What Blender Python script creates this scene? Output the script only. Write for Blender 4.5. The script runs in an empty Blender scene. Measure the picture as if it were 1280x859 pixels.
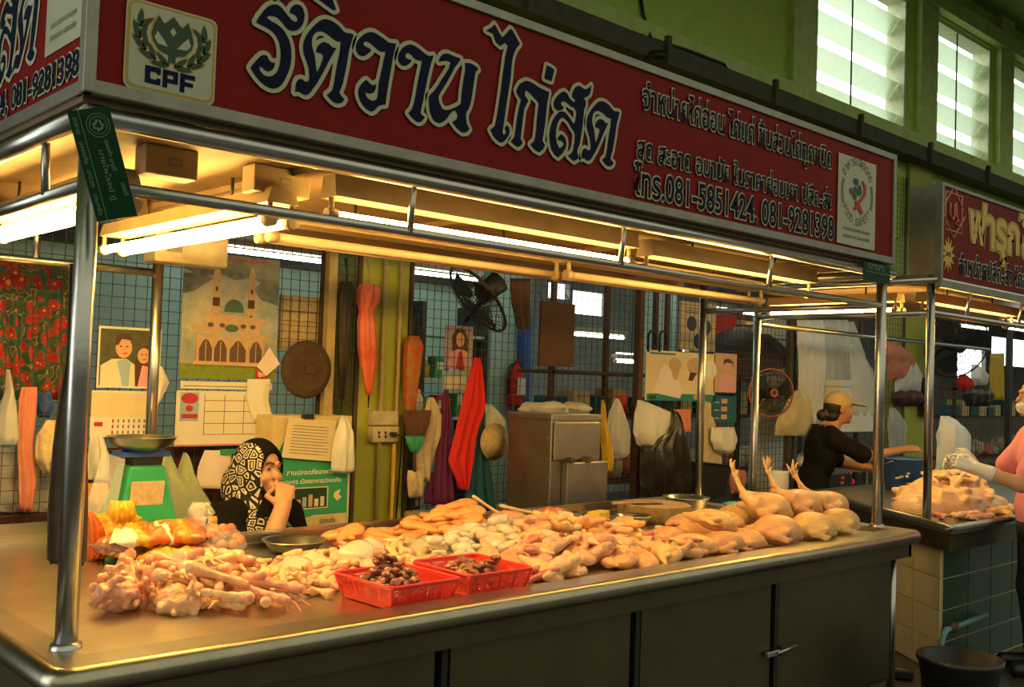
import bpy, bmesh, math, random
import numpy as np
from mathutils import Vector as V, Matrix, noise
random.seed(7); np.random.seed(7)
SC = bpy.context.scene; COL = SC.collection
PI = math.pi
def rv(a, b): return random.uniform(a, b)
# ------------------------------------------------------------------ camera
CR = V((0.73138738, -0.68111815, 0.03391996)); CU = V((-0.04925829, -0.00315403, 0.99878109))
CW = V((0.68018094, 0.73216673, 0.03585753)); CC = V((-0.92386447, -2.55085327, 1.52329250)); CF = 1275.09
cd = bpy.data.cameras.new('camera'); cam = bpy.data.objects.new('camera', cd); COL.objects.link(cam)
cd.sensor_fit = 'HORIZONTAL'; cd.sensor_width = 36; cd.lens = CF/1280*36; cd.clip_start = .05; cd.clip_end = 200
cam.matrix_world = Matrix(((CR.x, CU.x, -CW.x, CC.x), (CR.y, CU.y, -CW.y, CC.y), (CR.z, CU.z, -CW.z, CC.z), (0, 0, 0, 1)))
SC.camera = cam
# ------------------------------------------------------------------ view + sky
vs = SC.view_settings; vs.view_transform = 'Standard'; vs.look = 'None'; vs.gamma = 1; vs.use_curve_mapping = False
vs.exposure = 0.0
W = bpy.data.worlds.new('world'); SC.world = W; W.use_nodes = True
wn = W.node_tree; wn.nodes.clear()
wo = wn.nodes.new('ShaderNodeOutputWorld'); wb = wn.nodes.new('ShaderNodeBackground')
tc = wn.nodes.new('ShaderNodeTexCoord'); sp = wn.nodes.new('ShaderNodeSeparateXYZ'); rp = wn.nodes.new('ShaderNodeValToRGB')
wn.links.new(tc.outputs['Generated'], sp.inputs[0])
mr = wn.nodes.new('ShaderNodeMapRange'); mr.inputs[1].default_value = -1; mr.inputs[2].default_value = 1
wn.links.new(sp.outputs['Y'], mr.inputs[0]); wn.links.new(mr.outputs[0], rp.inputs[0])
# dim market hall in front of the stalls, bright daylight behind the outer wall
rp.color_ramp.elements[0].position = .50; rp.color_ramp.elements[0].color = (0, 0, 0, 1)
rp.color_ramp.elements[1].position = .60; rp.color_ramp.elements[1].color = (1, 1, 1, 1)
r2 = wn.nodes.new('ShaderNodeValToRGB'); m2 = wn.nodes.new('ShaderNodeMapRange'); m2.inputs[1].default_value = -1; m2.inputs[2].default_value = 1
wn.links.new(sp.outputs['Z'], m2.inputs[0]); wn.links.new(m2.outputs[0], r2.inputs[0])
HALL_LOW, HALL_HIGH, DAY = (.030, .029, .024), (.66, .67, .48), (3.2, 3.4, 3.2)
r2.color_ramp.elements[0].position = .50; r2.color_ramp.elements[0].color = (*HALL_LOW, 1)
r2.color_ramp.elements[1].position = .60; r2.color_ramp.elements[1].color = (*HALL_HIGH, 1)
mxw = wn.nodes.new('ShaderNodeMixRGB'); wn.links.new(rp.outputs[0], mxw.inputs[0]); wn.links.new(r2.outputs[0], mxw.inputs[1]); mxw.inputs[2].default_value = (*DAY, 1)
wn.links.new(mxw.outputs[0], wb.inputs[0]); wb.inputs[1].default_value = 1.0
wn.links.new(wb.outputs[0], wo.inputs[0])
LAMP_WARM = (1.0, .60, .145); LAMP_POWER = 68.0
LAMP_COOL = (.80, 1.0, .95); COOL_POWER = 22.0
# ------------------------------------------------------------------ pixel rays -> points on real planes
def ray(px, py): return CR*((px-640)/CF) - CU*((py-429.5)/CF) + CW
def atY(px, py, y):
    d = ray(px, py); return CC + d*((y-CC.y)/d.y)
def atZ(px, py, z):
    d = ray(px, py); return CC + d*((z-CC.z)/d.z)
def atX(px, py, x):
    d = ray(px, py); return CC + d*((x-CC.x)/d.x)
# ------------------------------------------------------------------ materials
MATS = {}
def pm(name, col, rough=.5, metal=0, var=None, bump=None, alpha=1, trans=0, emit=None, sss=0, coat=0, rnd=0, col2=None, spec=.5):
    if name in MATS: return MATS[name]
    m = bpy.data.materials.new(name); m.use_nodes = True; nt = m.node_tree; b = nt.nodes['Principled BSDF']
    N = nt.nodes.new; L = nt.links.new
    b.inputs['Base Color'].default_value = (*col, 1); b.inputs['Roughness'].default_value = rough; b.inputs['Metallic'].default_value = metal
    b.inputs['Alpha'].default_value = alpha; b.inputs['Transmission Weight'].default_value = trans
    b.inputs['Specular IOR Level'].default_value = spec
    if coat: b.inputs['Coat Weight'].default_value = coat; b.inputs['Coat Roughness'].default_value = .12
    if sss:
        b.inputs['Subsurface Weight'].default_value = sss; b.inputs['Subsurface Radius'].default_value = (.02, .008, .004); b.inputs['Subsurface Scale'].default_value = .6
    if emit: b.inputs['Emission Color'].default_value = (*emit[0], 1); b.inputs['Emission Strength'].default_value = emit[1]
    t = N('ShaderNodeTexCoord')
    out = None
    if var:                                   # (noise scale, amount 0..1) mottles col towards col2
        n = N('ShaderNodeTexNoise'); n.inputs['Scale'].default_value = var[0]; n.inputs['Detail'].default_value = 5; n.inputs['Roughness'].default_value = .65
        L(t.outputs['Object'], n.inputs['Vector'])
        r = N('ShaderNodeValToRGB'); r.color_ramp.elements[0].position = .35; r.color_ramp.elements[1].position = .68
        c2 = col2 if col2 else tuple(c*.45 for c in col)
        r.color_ramp.elements[0].color = (*col, 1)
        r.color_ramp.elements[1].color = (*[a*(1-var[1])+c*var[1] for a, c in zip(col, c2)], 1)
        L(n.outputs['Fac'], r.inputs[0]); out = r.outputs[0]
    if rnd:
        oi = N('ShaderNodeObjectInfo'); hs = N('ShaderNodeHueSaturation'); mp = N('ShaderNodeMapRange')
        mp.inputs[3].default_value = 1-rnd; mp.inputs[4].default_value = 1+rnd
        L(oi.outputs['Random'], mp.inputs[0]); L(mp.outputs[0], hs.inputs['Value'])
        mp2 = N('ShaderNodeMapRange'); mp2.inputs[3].default_value = .5-rnd*.08; mp2.inputs[4].default_value = .5+rnd*.08
        mu = N('ShaderNodeMath'); mu.operation = 'FRACT'; m7 = N('ShaderNodeMath'); m7.operation = 'MULTIPLY'; m7.inputs[1].default_value = 7.31
        L(oi.outputs['Random'], m7.inputs[0]); L(m7.outputs[0], mu.inputs[0]); L(mu.outputs[0], mp2.inputs[0]); L(mp2.outputs[0], hs.inputs['Hue'])
        if out: L(out, hs.inputs['Color'])
        else: hs.inputs['Color'].default_value = (*col, 1)
        out = hs.outputs[0]
    if out: L(out, b.inputs['Base Color'])
    if bump:
        n = N('ShaderNodeTexNoise'); n.inputs['Scale'].default_value = bump[0]; n.inputs['Detail'].default_value = 4
        L(t.outputs['Object'], n.inputs['Vector'])
        bp = N('ShaderNodeBump'); bp.inputs['Strength'].default_value = bump[1]; bp.inputs['Distance'].default_value = .01
        L(n.outputs['Fac'], bp.inputs['Height']); L(bp.outputs[0], b.inputs['Normal'])
    MATS[name] = m; return m
def floral(name):
    m = pm(name, (.5, .05, .03), .8); nt = m.node_tree; b = nt.nodes['Principled BSDF']; N = nt.nodes.new; L = nt.links.new
    t = N('ShaderNodeTexCoord'); v = N('ShaderNodeTexVoronoi'); v.inputs['Scale'].default_value = 17
    w = N('ShaderNodeTexNoise'); w.inputs['Scale'].default_value = 9; mx = N('ShaderNodeMixRGB'); mx.inputs[0].default_value = .10
    L(t.outputs['Object'], w.inputs['Vector']); L(t.outputs['Object'], mx.inputs[1]); L(w.outputs['Color'], mx.inputs[2]); L(mx.outputs[0], v.inputs['Vector'])
    r = N('ShaderNodeValToRGB'); r.color_ramp.interpolation = 'CONSTANT'
    es = r.color_ramp.elements; es[0].position = 0; es[0].color = (.75, .35, .05, 1); es[1].position = .16; es[1].color = (.45, .02, .02, 1)
    for p, c in ((.36, (.5, .05, .03)), (.46, (.05, .13, .05)), (.6, (.03, .10, .09)), (.72, (.35, .25, .08)), (.8, (.05, .07, .04))):
        e = es.new(p); e.color = (*c, 1)
    L(v.outputs['Distance'], r.inputs[0]); L(r.outputs[0], b.inputs['Base Color']); return m
M = {}
def mk():
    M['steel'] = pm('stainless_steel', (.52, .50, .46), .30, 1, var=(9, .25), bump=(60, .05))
    M['steel_dull'] = pm('stainless_worn', (.40, .37, .32), .42, 1, var=(5, .5), bump=(40, .08))
    M['tray'] = pm('stainless_tray', (.72, .67, .55), .30, 1, var=(6, .35), bump=(25, .05))
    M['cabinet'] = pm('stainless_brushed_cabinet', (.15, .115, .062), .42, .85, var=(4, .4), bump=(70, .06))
    M['alu'] = pm('anodised_sign_frame', (.33, .32, .27), .5, .8, var=(12, .4))
    M['red'] = pm('red_vinyl_sign', (.23, .010, .009), .6, var=(14, .25), spec=.12)
    M['red2'] = pm('faded_red_sign', (.20, .016, .013), .6, var=(14, .25), spec=.12)
    M['navy'] = pm('navy_lettering', (.007, .009, .034), .6, spec=.1)
    M['cream'] = pm('cream_lettering', (.50, .51, .33), .6, spec=.2)
    M['signwhite'] = pm('aged_white_sticker', (.50, .50, .35), .5, var=(8, .2))
    M['gold'] = pm('gold_print', (.45, .29, .03), .5); M['dkgreen'] = pm('dark_green_print', (.012, .05, .015), .5)
    M['plate'] = pm('green_acrylic_plate', (.004, .045, .014), .4, var=(5, .4), spec=.1); M['plate_text'] = pm('engraved_pale_green', (.12, .22, .13), .5)
    M['roof'] = pm('stained_canopy_ceiling', (.24, .155, .075), .6, var=(3, .75), bump=(20, .1))
    M['housing'] = pm('yellowed_enamel_housing', (.38, .28, .15), .45, var=(7, .4)); M['oldbox'] = pm('grubby_ivory_plastic', (.62, .53, .34), .5, var=(11, .6))
    M['tube_on'] = pm('lit_warm_tube', (1, .9, .7), .3, emit=(LAMP_WARM, LAMP_POWER)); M['tube_off'] = pm('unlit_tube_glass', (.58, .44, .28), .25)
    M['tube_cool'] = pm('lit_cool_tube', (1, 1, 1), .3, emit=(LAMP_COOL, COOL_POWER))
    M['skin_y'] = pm('raw_chicken_skin', (.78, .48, .19), .32, var=(16, .85), col2=(.70, .32, .12), bump=(130, .5), rnd=.16, coat=.25)
    M['meat_p'] = pm('raw_pink_meat', (.80, .46, .25), .28, var=(24, .95), col2=(.66, .26, .13), bump=(60, .6), rnd=.16, coat=.3)
    M['meat_pale'] = pm('raw_pale_wing', (.84, .58, .32), .28, var=(26, .9), col2=(.76, .38, .20), bump=(80, .5), rnd=.14, coat=.3)
    M['fillet'] = pm('raw_orange_fillet', (.80, .37, .13), .26, var=(18, .8), col2=(.68, .24, .07), bump=(40, .4), rnd=.12, coat=.35)
    M['red_meat'] = pm('raw_red_flesh', (.50, .11, .08), .25, var=(30, .6), col2=(.75, .35, .25), coat=.3, rnd=.1)
    M['liver'] = pm('raw_brown_liver', (.27, .085, .045), .2, var=(30, .8), col2=(.44, .20, .10), coat=.4, rnd=.25)
    M['mince'] = pm('minced_meat', (.86, .45, .26), .35, var=(120, .7), col2=(.7, .25, .14), bump=(160, .8))
    M['mince2'] = pm('minced_red_meat', (.75, .22, .12), .35, var=(120, .7), col2=(.6, .12, .07), bump=(160, .8))
    M['claw'] = pm('yellow_chicken_foot', (.85, .52, .16), .35, var=(40, .4), col2=(.9, .65, .35), bump=(120, .2), rnd=.08)
    M['ice'] = pm('cloudy_ice', (.92, .80, .60), .14, var=(14, .6), col2=(.80, .60, .38), coat=.4, trans=.3, bump=(30, .3))
    M['film'] = pm('clear_plastic_film', (.95, .92, .85), .12, alpha=.22, bump=(25, .5))
    M['bag'] = pm('thin_white_plastic_bag', (.86, .84, .76), .3, alpha=.42, bump=(18, .6)); M['bagw'] = pm('white_plastic_bag', (.84, .82, .74), .4, alpha=.78, bump=(14, .6))
    M['bag_green'] = pm('thin_green_tinted_bag', (.62, .70, .42), .35, alpha=.7, bump=(18, .6)); M['bag_black'] = pm('black_bin_bag', (.022, .020, .016), .35, bump=(12, 1.0))
    M['basket'] = pm('red_plastic_basket', (.82, .035, .022), .35)
    M['wood'] = pm('end_grain_chopping_wood', (.55, .34, .16), .7, var=(18, .6), bump=(40, .3)); M['woodp'] = pm('pale_spoon_wood', (.80, .62, .36), .6, var=(20, .3))
    M['bark'] = pm('chopping_block_bark', (.30, .19, .07), .85, var=(25, .8), bump=(30, .8))
    M['green'] = pm('green_painted_concrete', (.52, .70, .12), .75, var=(6, .35), col2=(.36, .48, .075), bump=(10, .15))
    M['greenc'] = pm('green_painted_column', (.40, .42, .045), .6, var=(7, .4), col2=(.26, .29, .035), bump=(14, .2)); M['greenlt'] = pm('pale_green_painted_trim', (.60, .74, .24), .65, var=(8, .4))
    M['grey'] = pm('grey_ledge_shade', (.10, .095, .06), .85, var=(10, .6)); M['conduit'] = pm('yellowed_conduit', (.48, .36, .16), .5, var=(20, .4))
    M['cyan'] = pm('pale_turquoise_wall', (.42, .62, .54), .6, var=(2, .2)); M['rust'] = pm('rusty_wire', (.12, .085, .055), .7, .4, var=(20, .5)); M['brownwall'] = pm('maroon_panel', (.075, .022, .014), .6, var=(4, .4))
    M['concrete'] = pm('wet_dark_floor', (.055, .05, .042), .35, var=(3, .5), bump=(12, .3)); M['ceil'] = pm('green_ceiling_paint', (.22, .34, .07), .8, var=(2, .3))
    M['slat'] = pm('frosted_louvre_glass', (.74, .86, .66), .5, var=(14, .35), col2=(.6, .62, .42), trans=.72); M['jamb'] = pm('pale_window_jamb', (.76, .80, .50), .7, var=(16, .6), col2=(.45, .46, .28))
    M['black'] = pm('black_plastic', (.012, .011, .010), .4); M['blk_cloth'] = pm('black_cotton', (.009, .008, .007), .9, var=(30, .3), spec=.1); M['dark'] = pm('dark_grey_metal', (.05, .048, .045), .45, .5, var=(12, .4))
    M['skin'] = pm('human_skin', (.56, .30, .17), .5, var=(14, .2), sss=.12); M['skin_d'] = pm('human_skin_tanned', (.42, .20, .10), .5, var=(14, .2), sss=.1); M['hair'] = pm('black_hair', (.010, .008, .006), .5, bump=(80, .5))
    M['pink'] = pm('pink_cotton', (.78, .30, .36), .85, bump=(40, .2)); M['glove'] = pm('translucent_glove', (.80, .76, .66), .35, bump=(40, .4)); M['cap'] = pm('tan_cotton_cap', (.42, .33, .17), .85, var=(25, .35)); M['jean'] = pm('dark_trousers', (.03, .03, .04), .85)
    M['paper'] = pm('white_paper', (.80, .76, .64), .75, var=(6, .12)); M['papery'] = pm('yellowed_paper', (.78, .65, .38), .75, var=(6, .2)); M['paperp'] = pm('pinkish_paper', (.82, .70, .62), .75)
    M['yellow'] = pm('yellow_plastic', (.66, .40, .02), .4); M['orange'] = pm('orange_print', (.62, .13, .012), .3); M['yellowbag'] = pm('yellow_printed_film', (.60, .36, .025), .25, var=(9, .6), col2=(.55, .14, .015), bump=(20, .5)); M['sponge'] = pm('yellow_sponge', (.85, .62, .08), .9, bump=(120, .6))
    M['scale_green'] = pm('scale_green_enamel', (.03, .36, .14), .35, var=(10, .3)); M['blue'] = pm('blue_plastic', (.04, .12, .42), .35, var=(8, .2)); M['teal'] = pm('teal_plastic', (.02, .24, .22), .4)
    M['redcloth'] = pm('bright_red_cloth', (.72, .025, .018), .85, bump=(30, .2)); M['bluecloth'] = pm('teal_blue_apron', (.015, .11, .15), .7, bump=(30, .2)); M['purple'] = pm('purple_cloth', (.16, .02, .11), .85, var=(10, .4)); M['pinkcloth'] = pm('salmon_cloth', (.72, .26, .17), .85, var=(14, .4))
    M['beige'] = pm('beige_cloth', (.62, .50, .32), .85, var=(16, .4)); M['browncloth'] = pm('dark_brown_cloth', (.085, .052, .028), .9, var=(20, .5)); M['straw'] = pm('woven_straw', (.72, .56, .30), .8, var=(40, .5), bump=(60, .5)); M['brown'] = pm('brown_board', (.10, .042, .015), .75, var=(14, .4)); M['bristle'] = pm('brown_bristles', (.12, .05, .03), .9, bump=(60, .8))
    M['umb_red'] = pm('red_umbrella_nylon', (.75, .09, .06), .5, var=(6, .7), col2=(.85, .30, .14)); M['umb_red2'] = pm('patterned_red_umbrella', (.5, .04, .02), .6, var=(20, .9), col2=(.3, .25, .03)); M['umb_dark'] = pm('black_umbrella_nylon', (.02, .018, .018), .6, var=(9, .8), col2=(.06, .03, .02))
    M['boxgreen'] = pm('green_printed_carton', (.03, .33, .14), .6); M['carton'] = pm('yellowed_carton', (.72, .56, .26), .7, var=(12, .35)); M['foam'] = pm('white_styrofoam', (.75, .75, .66), .8, bump=(60, .2)); M['tile_c'] = pm('cream_wall_tile', (.80, .67, .38), .3, var=(4, .2)); M['tile_g'] = pm('dark_green_wall_tile', (.02, .06, .03), .3, var=(4, .4))
    M['pvc'] = pm('pale_blue_water_pipe', (.10, .26, .27), .4); M['glass'] = pm('clear_glass', (.9, .92, .88), .06, alpha=.35); M['dred'] = pm('dark_red_print', (.5, .03, .03), .6); M['ink'] = pm('faded_print_ink', (.22, .20, .16), .8)
    M['sky_a'] = pm('poster_sky_dark', (.045, .07, .08), .6, var=(5, .9), col2=(.35, .36, .30)); M['sky_b'] = pm('poster_sky_pale', (.22, .30, .30), .6, var=(5, .9), col2=(.66, .56, .38)); M['grass'] = pm('poster_grass', (.22, .30, .03), .7, var=(40, .5)); M['stone'] = pm('poster_stone', (.62, .42, .24), .7, var=(20, .4)); M['arch'] = pm('poster_shadow', (.12, .07, .04), .7); M['dome'] = pm('poster_dome', (.06, .12, .08), .6)
    M['photo_bg'] = pm('photo_foliage', (.09, .10, .04), .6, var=(25, .7)); M['photo_skin'] = pm('photo_skin', (.66, .38, .22), .6); M['photo_hair'] = pm('photo_hair', (.08, .03, .015), .6); M['photo_white'] = pm('photo_white_suit', (.78, .68, .5), .6); M['photo_blue'] = pm('photo_pale_blue', (.32, .48, .60), .6); M['photo_lilac'] = pm('photo_lilac', (.40, .32, .42), .6); M['photo_pink'] = pm('photo_pink_dress', (.70, .35, .38), .6)
    M['lip'] = pm('rolled_steel_lip', (.42, .37, .27), .30, 1, var=(9, .3), bump=(60, .05)); M['skin_o'] = pm('raw_orange_chicken_skin', (.84, .47, .17), .30, var=(14, .8), col2=(.72, .30, .12), bump=(120, .5), rnd=.14, coat=.3); M['sausage'] = pm('brown_sausages_in_film', (.36, .13, .05), .2, var=(30, .7), col2=(.5, .22, .09), coat=.5); M['greenprint'] = pm('olive_film_print', (.30, .32, .04), .3)
    M['floral'] = floral('floral_curtain_cloth')
mk()
# ------------------------------------------------------------------ geometry collector
def frame(n, up=V((0, 0, 1))):
    n = n.normalized()
    if abs(n.dot(up)) > .97: up = V((1, 0, 0)) if abs(n.x) < .9 else V((0, 1, 0))
    a = up.cross(n).normalized(); return a, n.cross(a).normalized(), n
class G:
    def __init__(s): s.bm = bmesh.new(); s.mats = []
    def mi(s, m):
        m = M[m] if isinstance(m, str) else m
        if m not in s.mats: s.mats.append(m)
        return s.mats.index(m)
    def addf(s, vs, fs, m, smooth=False):
        k = s.mi(m); bv = [s.bm.verts.new(v) for v in vs]
        for f in fs:
            try: fc = s.bm.faces.new([bv[i] for i in f])
            except ValueError: continue
            fc.material_index = k; fc.smooth = smooth
        return bv
    def box(s, c, d, m, rot=None, bev=0):
        k = s.mi(m); R = (rot.to_4x4() if rot is not None else Matrix.Identity(4))
        mt = Matrix.Translation(V(c)) @ R @ Matrix.Diagonal((d[0], d[1], d[2], 1))
        r = bmesh.ops.create_cube(s.bm, size=1, matrix=mt); vs = r['verts']
        if bev:
            es = list({e for v in vs for e in v.link_edges})
            rb = bmesh.ops.bevel(s.bm, geom=es, offset=bev, segments=2, affect='EDGES', profile=.5)
            fs = {f for f in rb['faces']} | {f for v in rb['verts'] for f in v.link_faces}
        else: fs = {f for v in vs for f in v.link_faces}
        for f in fs: f.material_index = k
        return s
    def bb(s, x0, x1, y0, y1, z0, z1, m, bev=0): return s.box(((x0+x1)/2, (y0+y1)/2, (z0+z1)/2), (abs(x1-x0), abs(y1-y0), abs(z1-z0)), m, bev=bev)
    def tube(s, pts, r, m, seg=10, caps=True, smooth=True):
        pts = [V(p) for p in pts]; n = len(pts); rs = r if isinstance(r, (list, tuple)) else [r]*n
        vs = []; fs = []; a = None
        for i, p in enumerate(pts):
            t = (pts[min(i+1, n-1)]-pts[max(i-1, 0)])
            if t.length < 1e-9: t = V((0, 0, 1))
            if a is None: a, b, t = frame(t)
            else:
                t.normalize(); a = (a-t*a.dot(t)).normalized(); b = t.cross(a)
            for j in range(seg):
                q = 2*PI*j/seg; vs.append(p+(a*math.cos(q)+b*math.sin(q))*rs[i])
        for i in range(n-1):
            for j in range(seg): fs.append((i*seg+j, i*seg+(j+1) % seg, (i+1)*seg+(j+1) % seg, (i+1)*seg+j))
        bv = s.addf(vs, fs, m, smooth)
        if caps:
            k = s.mi(m)
            for ring in (bv[:seg][::-1], bv[-seg:]):
                try: f = s.bm.faces.new(ring); f.material_index = k
                except ValueError: pass
        return s
    def lathe(s, prof, c, m, seg=24, axis=V((0, 0, 1)), smooth=True, pleat=0, np_=8, twist=0):
        a, b, n = frame(V(axis)); c = V(c); vs = []; fs = []
        for i, (r, z) in enumerate(prof):
            for j in range(seg):
                q = 2*PI*j/seg+twist*i; rr = r*(1+pleat*math.cos(np_*2*PI*j/seg)); vs.append(c+n*z+(a*math.cos(q)+b*math.sin(q))*max(rr, 1e-4))
        for i in range(len(prof)-1):
            for j in range(seg): fs.append((i*seg+j, i*seg+(j+1) % seg, (i+1)*seg+(j+1) % seg, (i+1)*seg+j))
        s.addf(vs, fs, m, smooth); return s
    def ell(s, c, r, m, rot=None, sub=2, amp=0, fr=8, seed=0):
        k = s.mi(m); R = (rot.to_4x4() if rot is not None else Matrix.Identity(4)); r = r if isinstance(r, (tuple, list)) else (r, r, r)
        q = bmesh.ops.create_icosphere(s.bm, subdivisions=sub, radius=1)
        mt = Matrix.Translation(V(c)) @ R @ Matrix.Diagonal((*r, 1))
        for v in q['verts']:
            if amp: v.co *= 1+amp*noise.noise(v.co*fr+V((seed*3.1, seed, 0)))
            v.co = mt @ v.co
            for f in v.link_faces: f.material_index = k; f.smooth = True
        return s
    def prism(s, pts, ext, m):
        pts = [V(p) for p in pts]; e = V(ext); n = len(pts); k = s.mi(m)
        a = [s.bm.verts.new(p) for p in pts]; b = [s.bm.verts.new(p+e) for p in pts]
        for ring in (a[::-1], b):
            f = s.bm.faces.new(ring); f.material_index = k
        for i in range(n):
            f = s.bm.faces.new((a[i], a[(i+1) % n], b[(i+1) % n], b[i])); f.material_index = k
        return s
    def mesh(s, me, mt, m):
        k = s.mi(m); n0 = len(s.bm.faces); nv = len(s.bm.verts)
        s.bm.from_mesh(me); s.bm.verts.ensure_lookup_table(); s.bm.faces.ensure_lookup_table()
        for v in s.bm.verts[nv:]: v.co = mt @ v.co
        for f in s.bm.faces[n0:]: f.material_index = k
        return s
    def done(s, name, parent=None, label=None, cat=None, group=None, kind=None, recalc=True, org=None):
        if recalc: bmesh.ops.recalc_face_normals(s.bm, faces=s.bm.faces[:])
        s.bm.verts.ensure_lookup_table()
        if parent is not None: o0 = wloc(parent)
        elif org is not None: o0 = V(org)
        elif kind == 'structure' or not s.bm.verts: o0 = V((0, 0, 0))
        else:
            xs = [v.co for v in s.bm.verts]; o0 = V(((min(v.x for v in xs)+max(v.x for v in xs))/2, (min(v.y for v in xs)+max(v.y for v in xs))/2, min(v.z for v in xs)))
        for v in s.bm.verts: v.co -= o0
        me = bpy.data.meshes.new(name); s.bm.to_mesh(me); s.bm.free()
        for m in s.mats: me.materials.append(m)
        o = bpy.data.objects.new(name, me); COL.objects.link(o)
        if parent is not None: o.parent = parent
        else: o.location = o0
        return tag(o, label, cat, group, kind)
def wloc(o):
    l = V(o.location)
    while o.parent: o = o.parent; l += o.location
    return l
def tag(o, label=None, cat=None, group=None, kind=None):
    if label: o['label'] = label
    if cat: o['category'] = cat
    if group: o['group'] = group
    if kind: o['kind'] = kind
    return o
def thing(name, label, cat, loc=(0, 0, 0), group=None):
    o = bpy.data.objects.new(name, None); COL.objects.link(o); o.location = loc; o.empty_display_size = .05
    return tag(o, label, cat, group)
def dup(o, loc=None, rot=None, sc=None, label=None, group=None, parent=None):
    c = o.copy(); COL.objects.link(c)
    if parent is not None: c.parent = parent
    if loc is not None: c.location = loc
    if rot is not None: c.rotation_euler = rot
    if sc is not None: c.scale = (sc, sc, sc) if not isinstance(sc, (tuple, list)) else sc
    if label: c['label'] = label
    if group: c['group'] = group
    for ch in list(o.children): dup(ch, parent=c)
    return c
def rotm(x=0, y=0, z=0): return Matrix.Rotation(z, 3, 'Z') @ Matrix.Rotation(y, 3, 'Y') @ Matrix.Rotation(x, 3, 'X')
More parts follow.
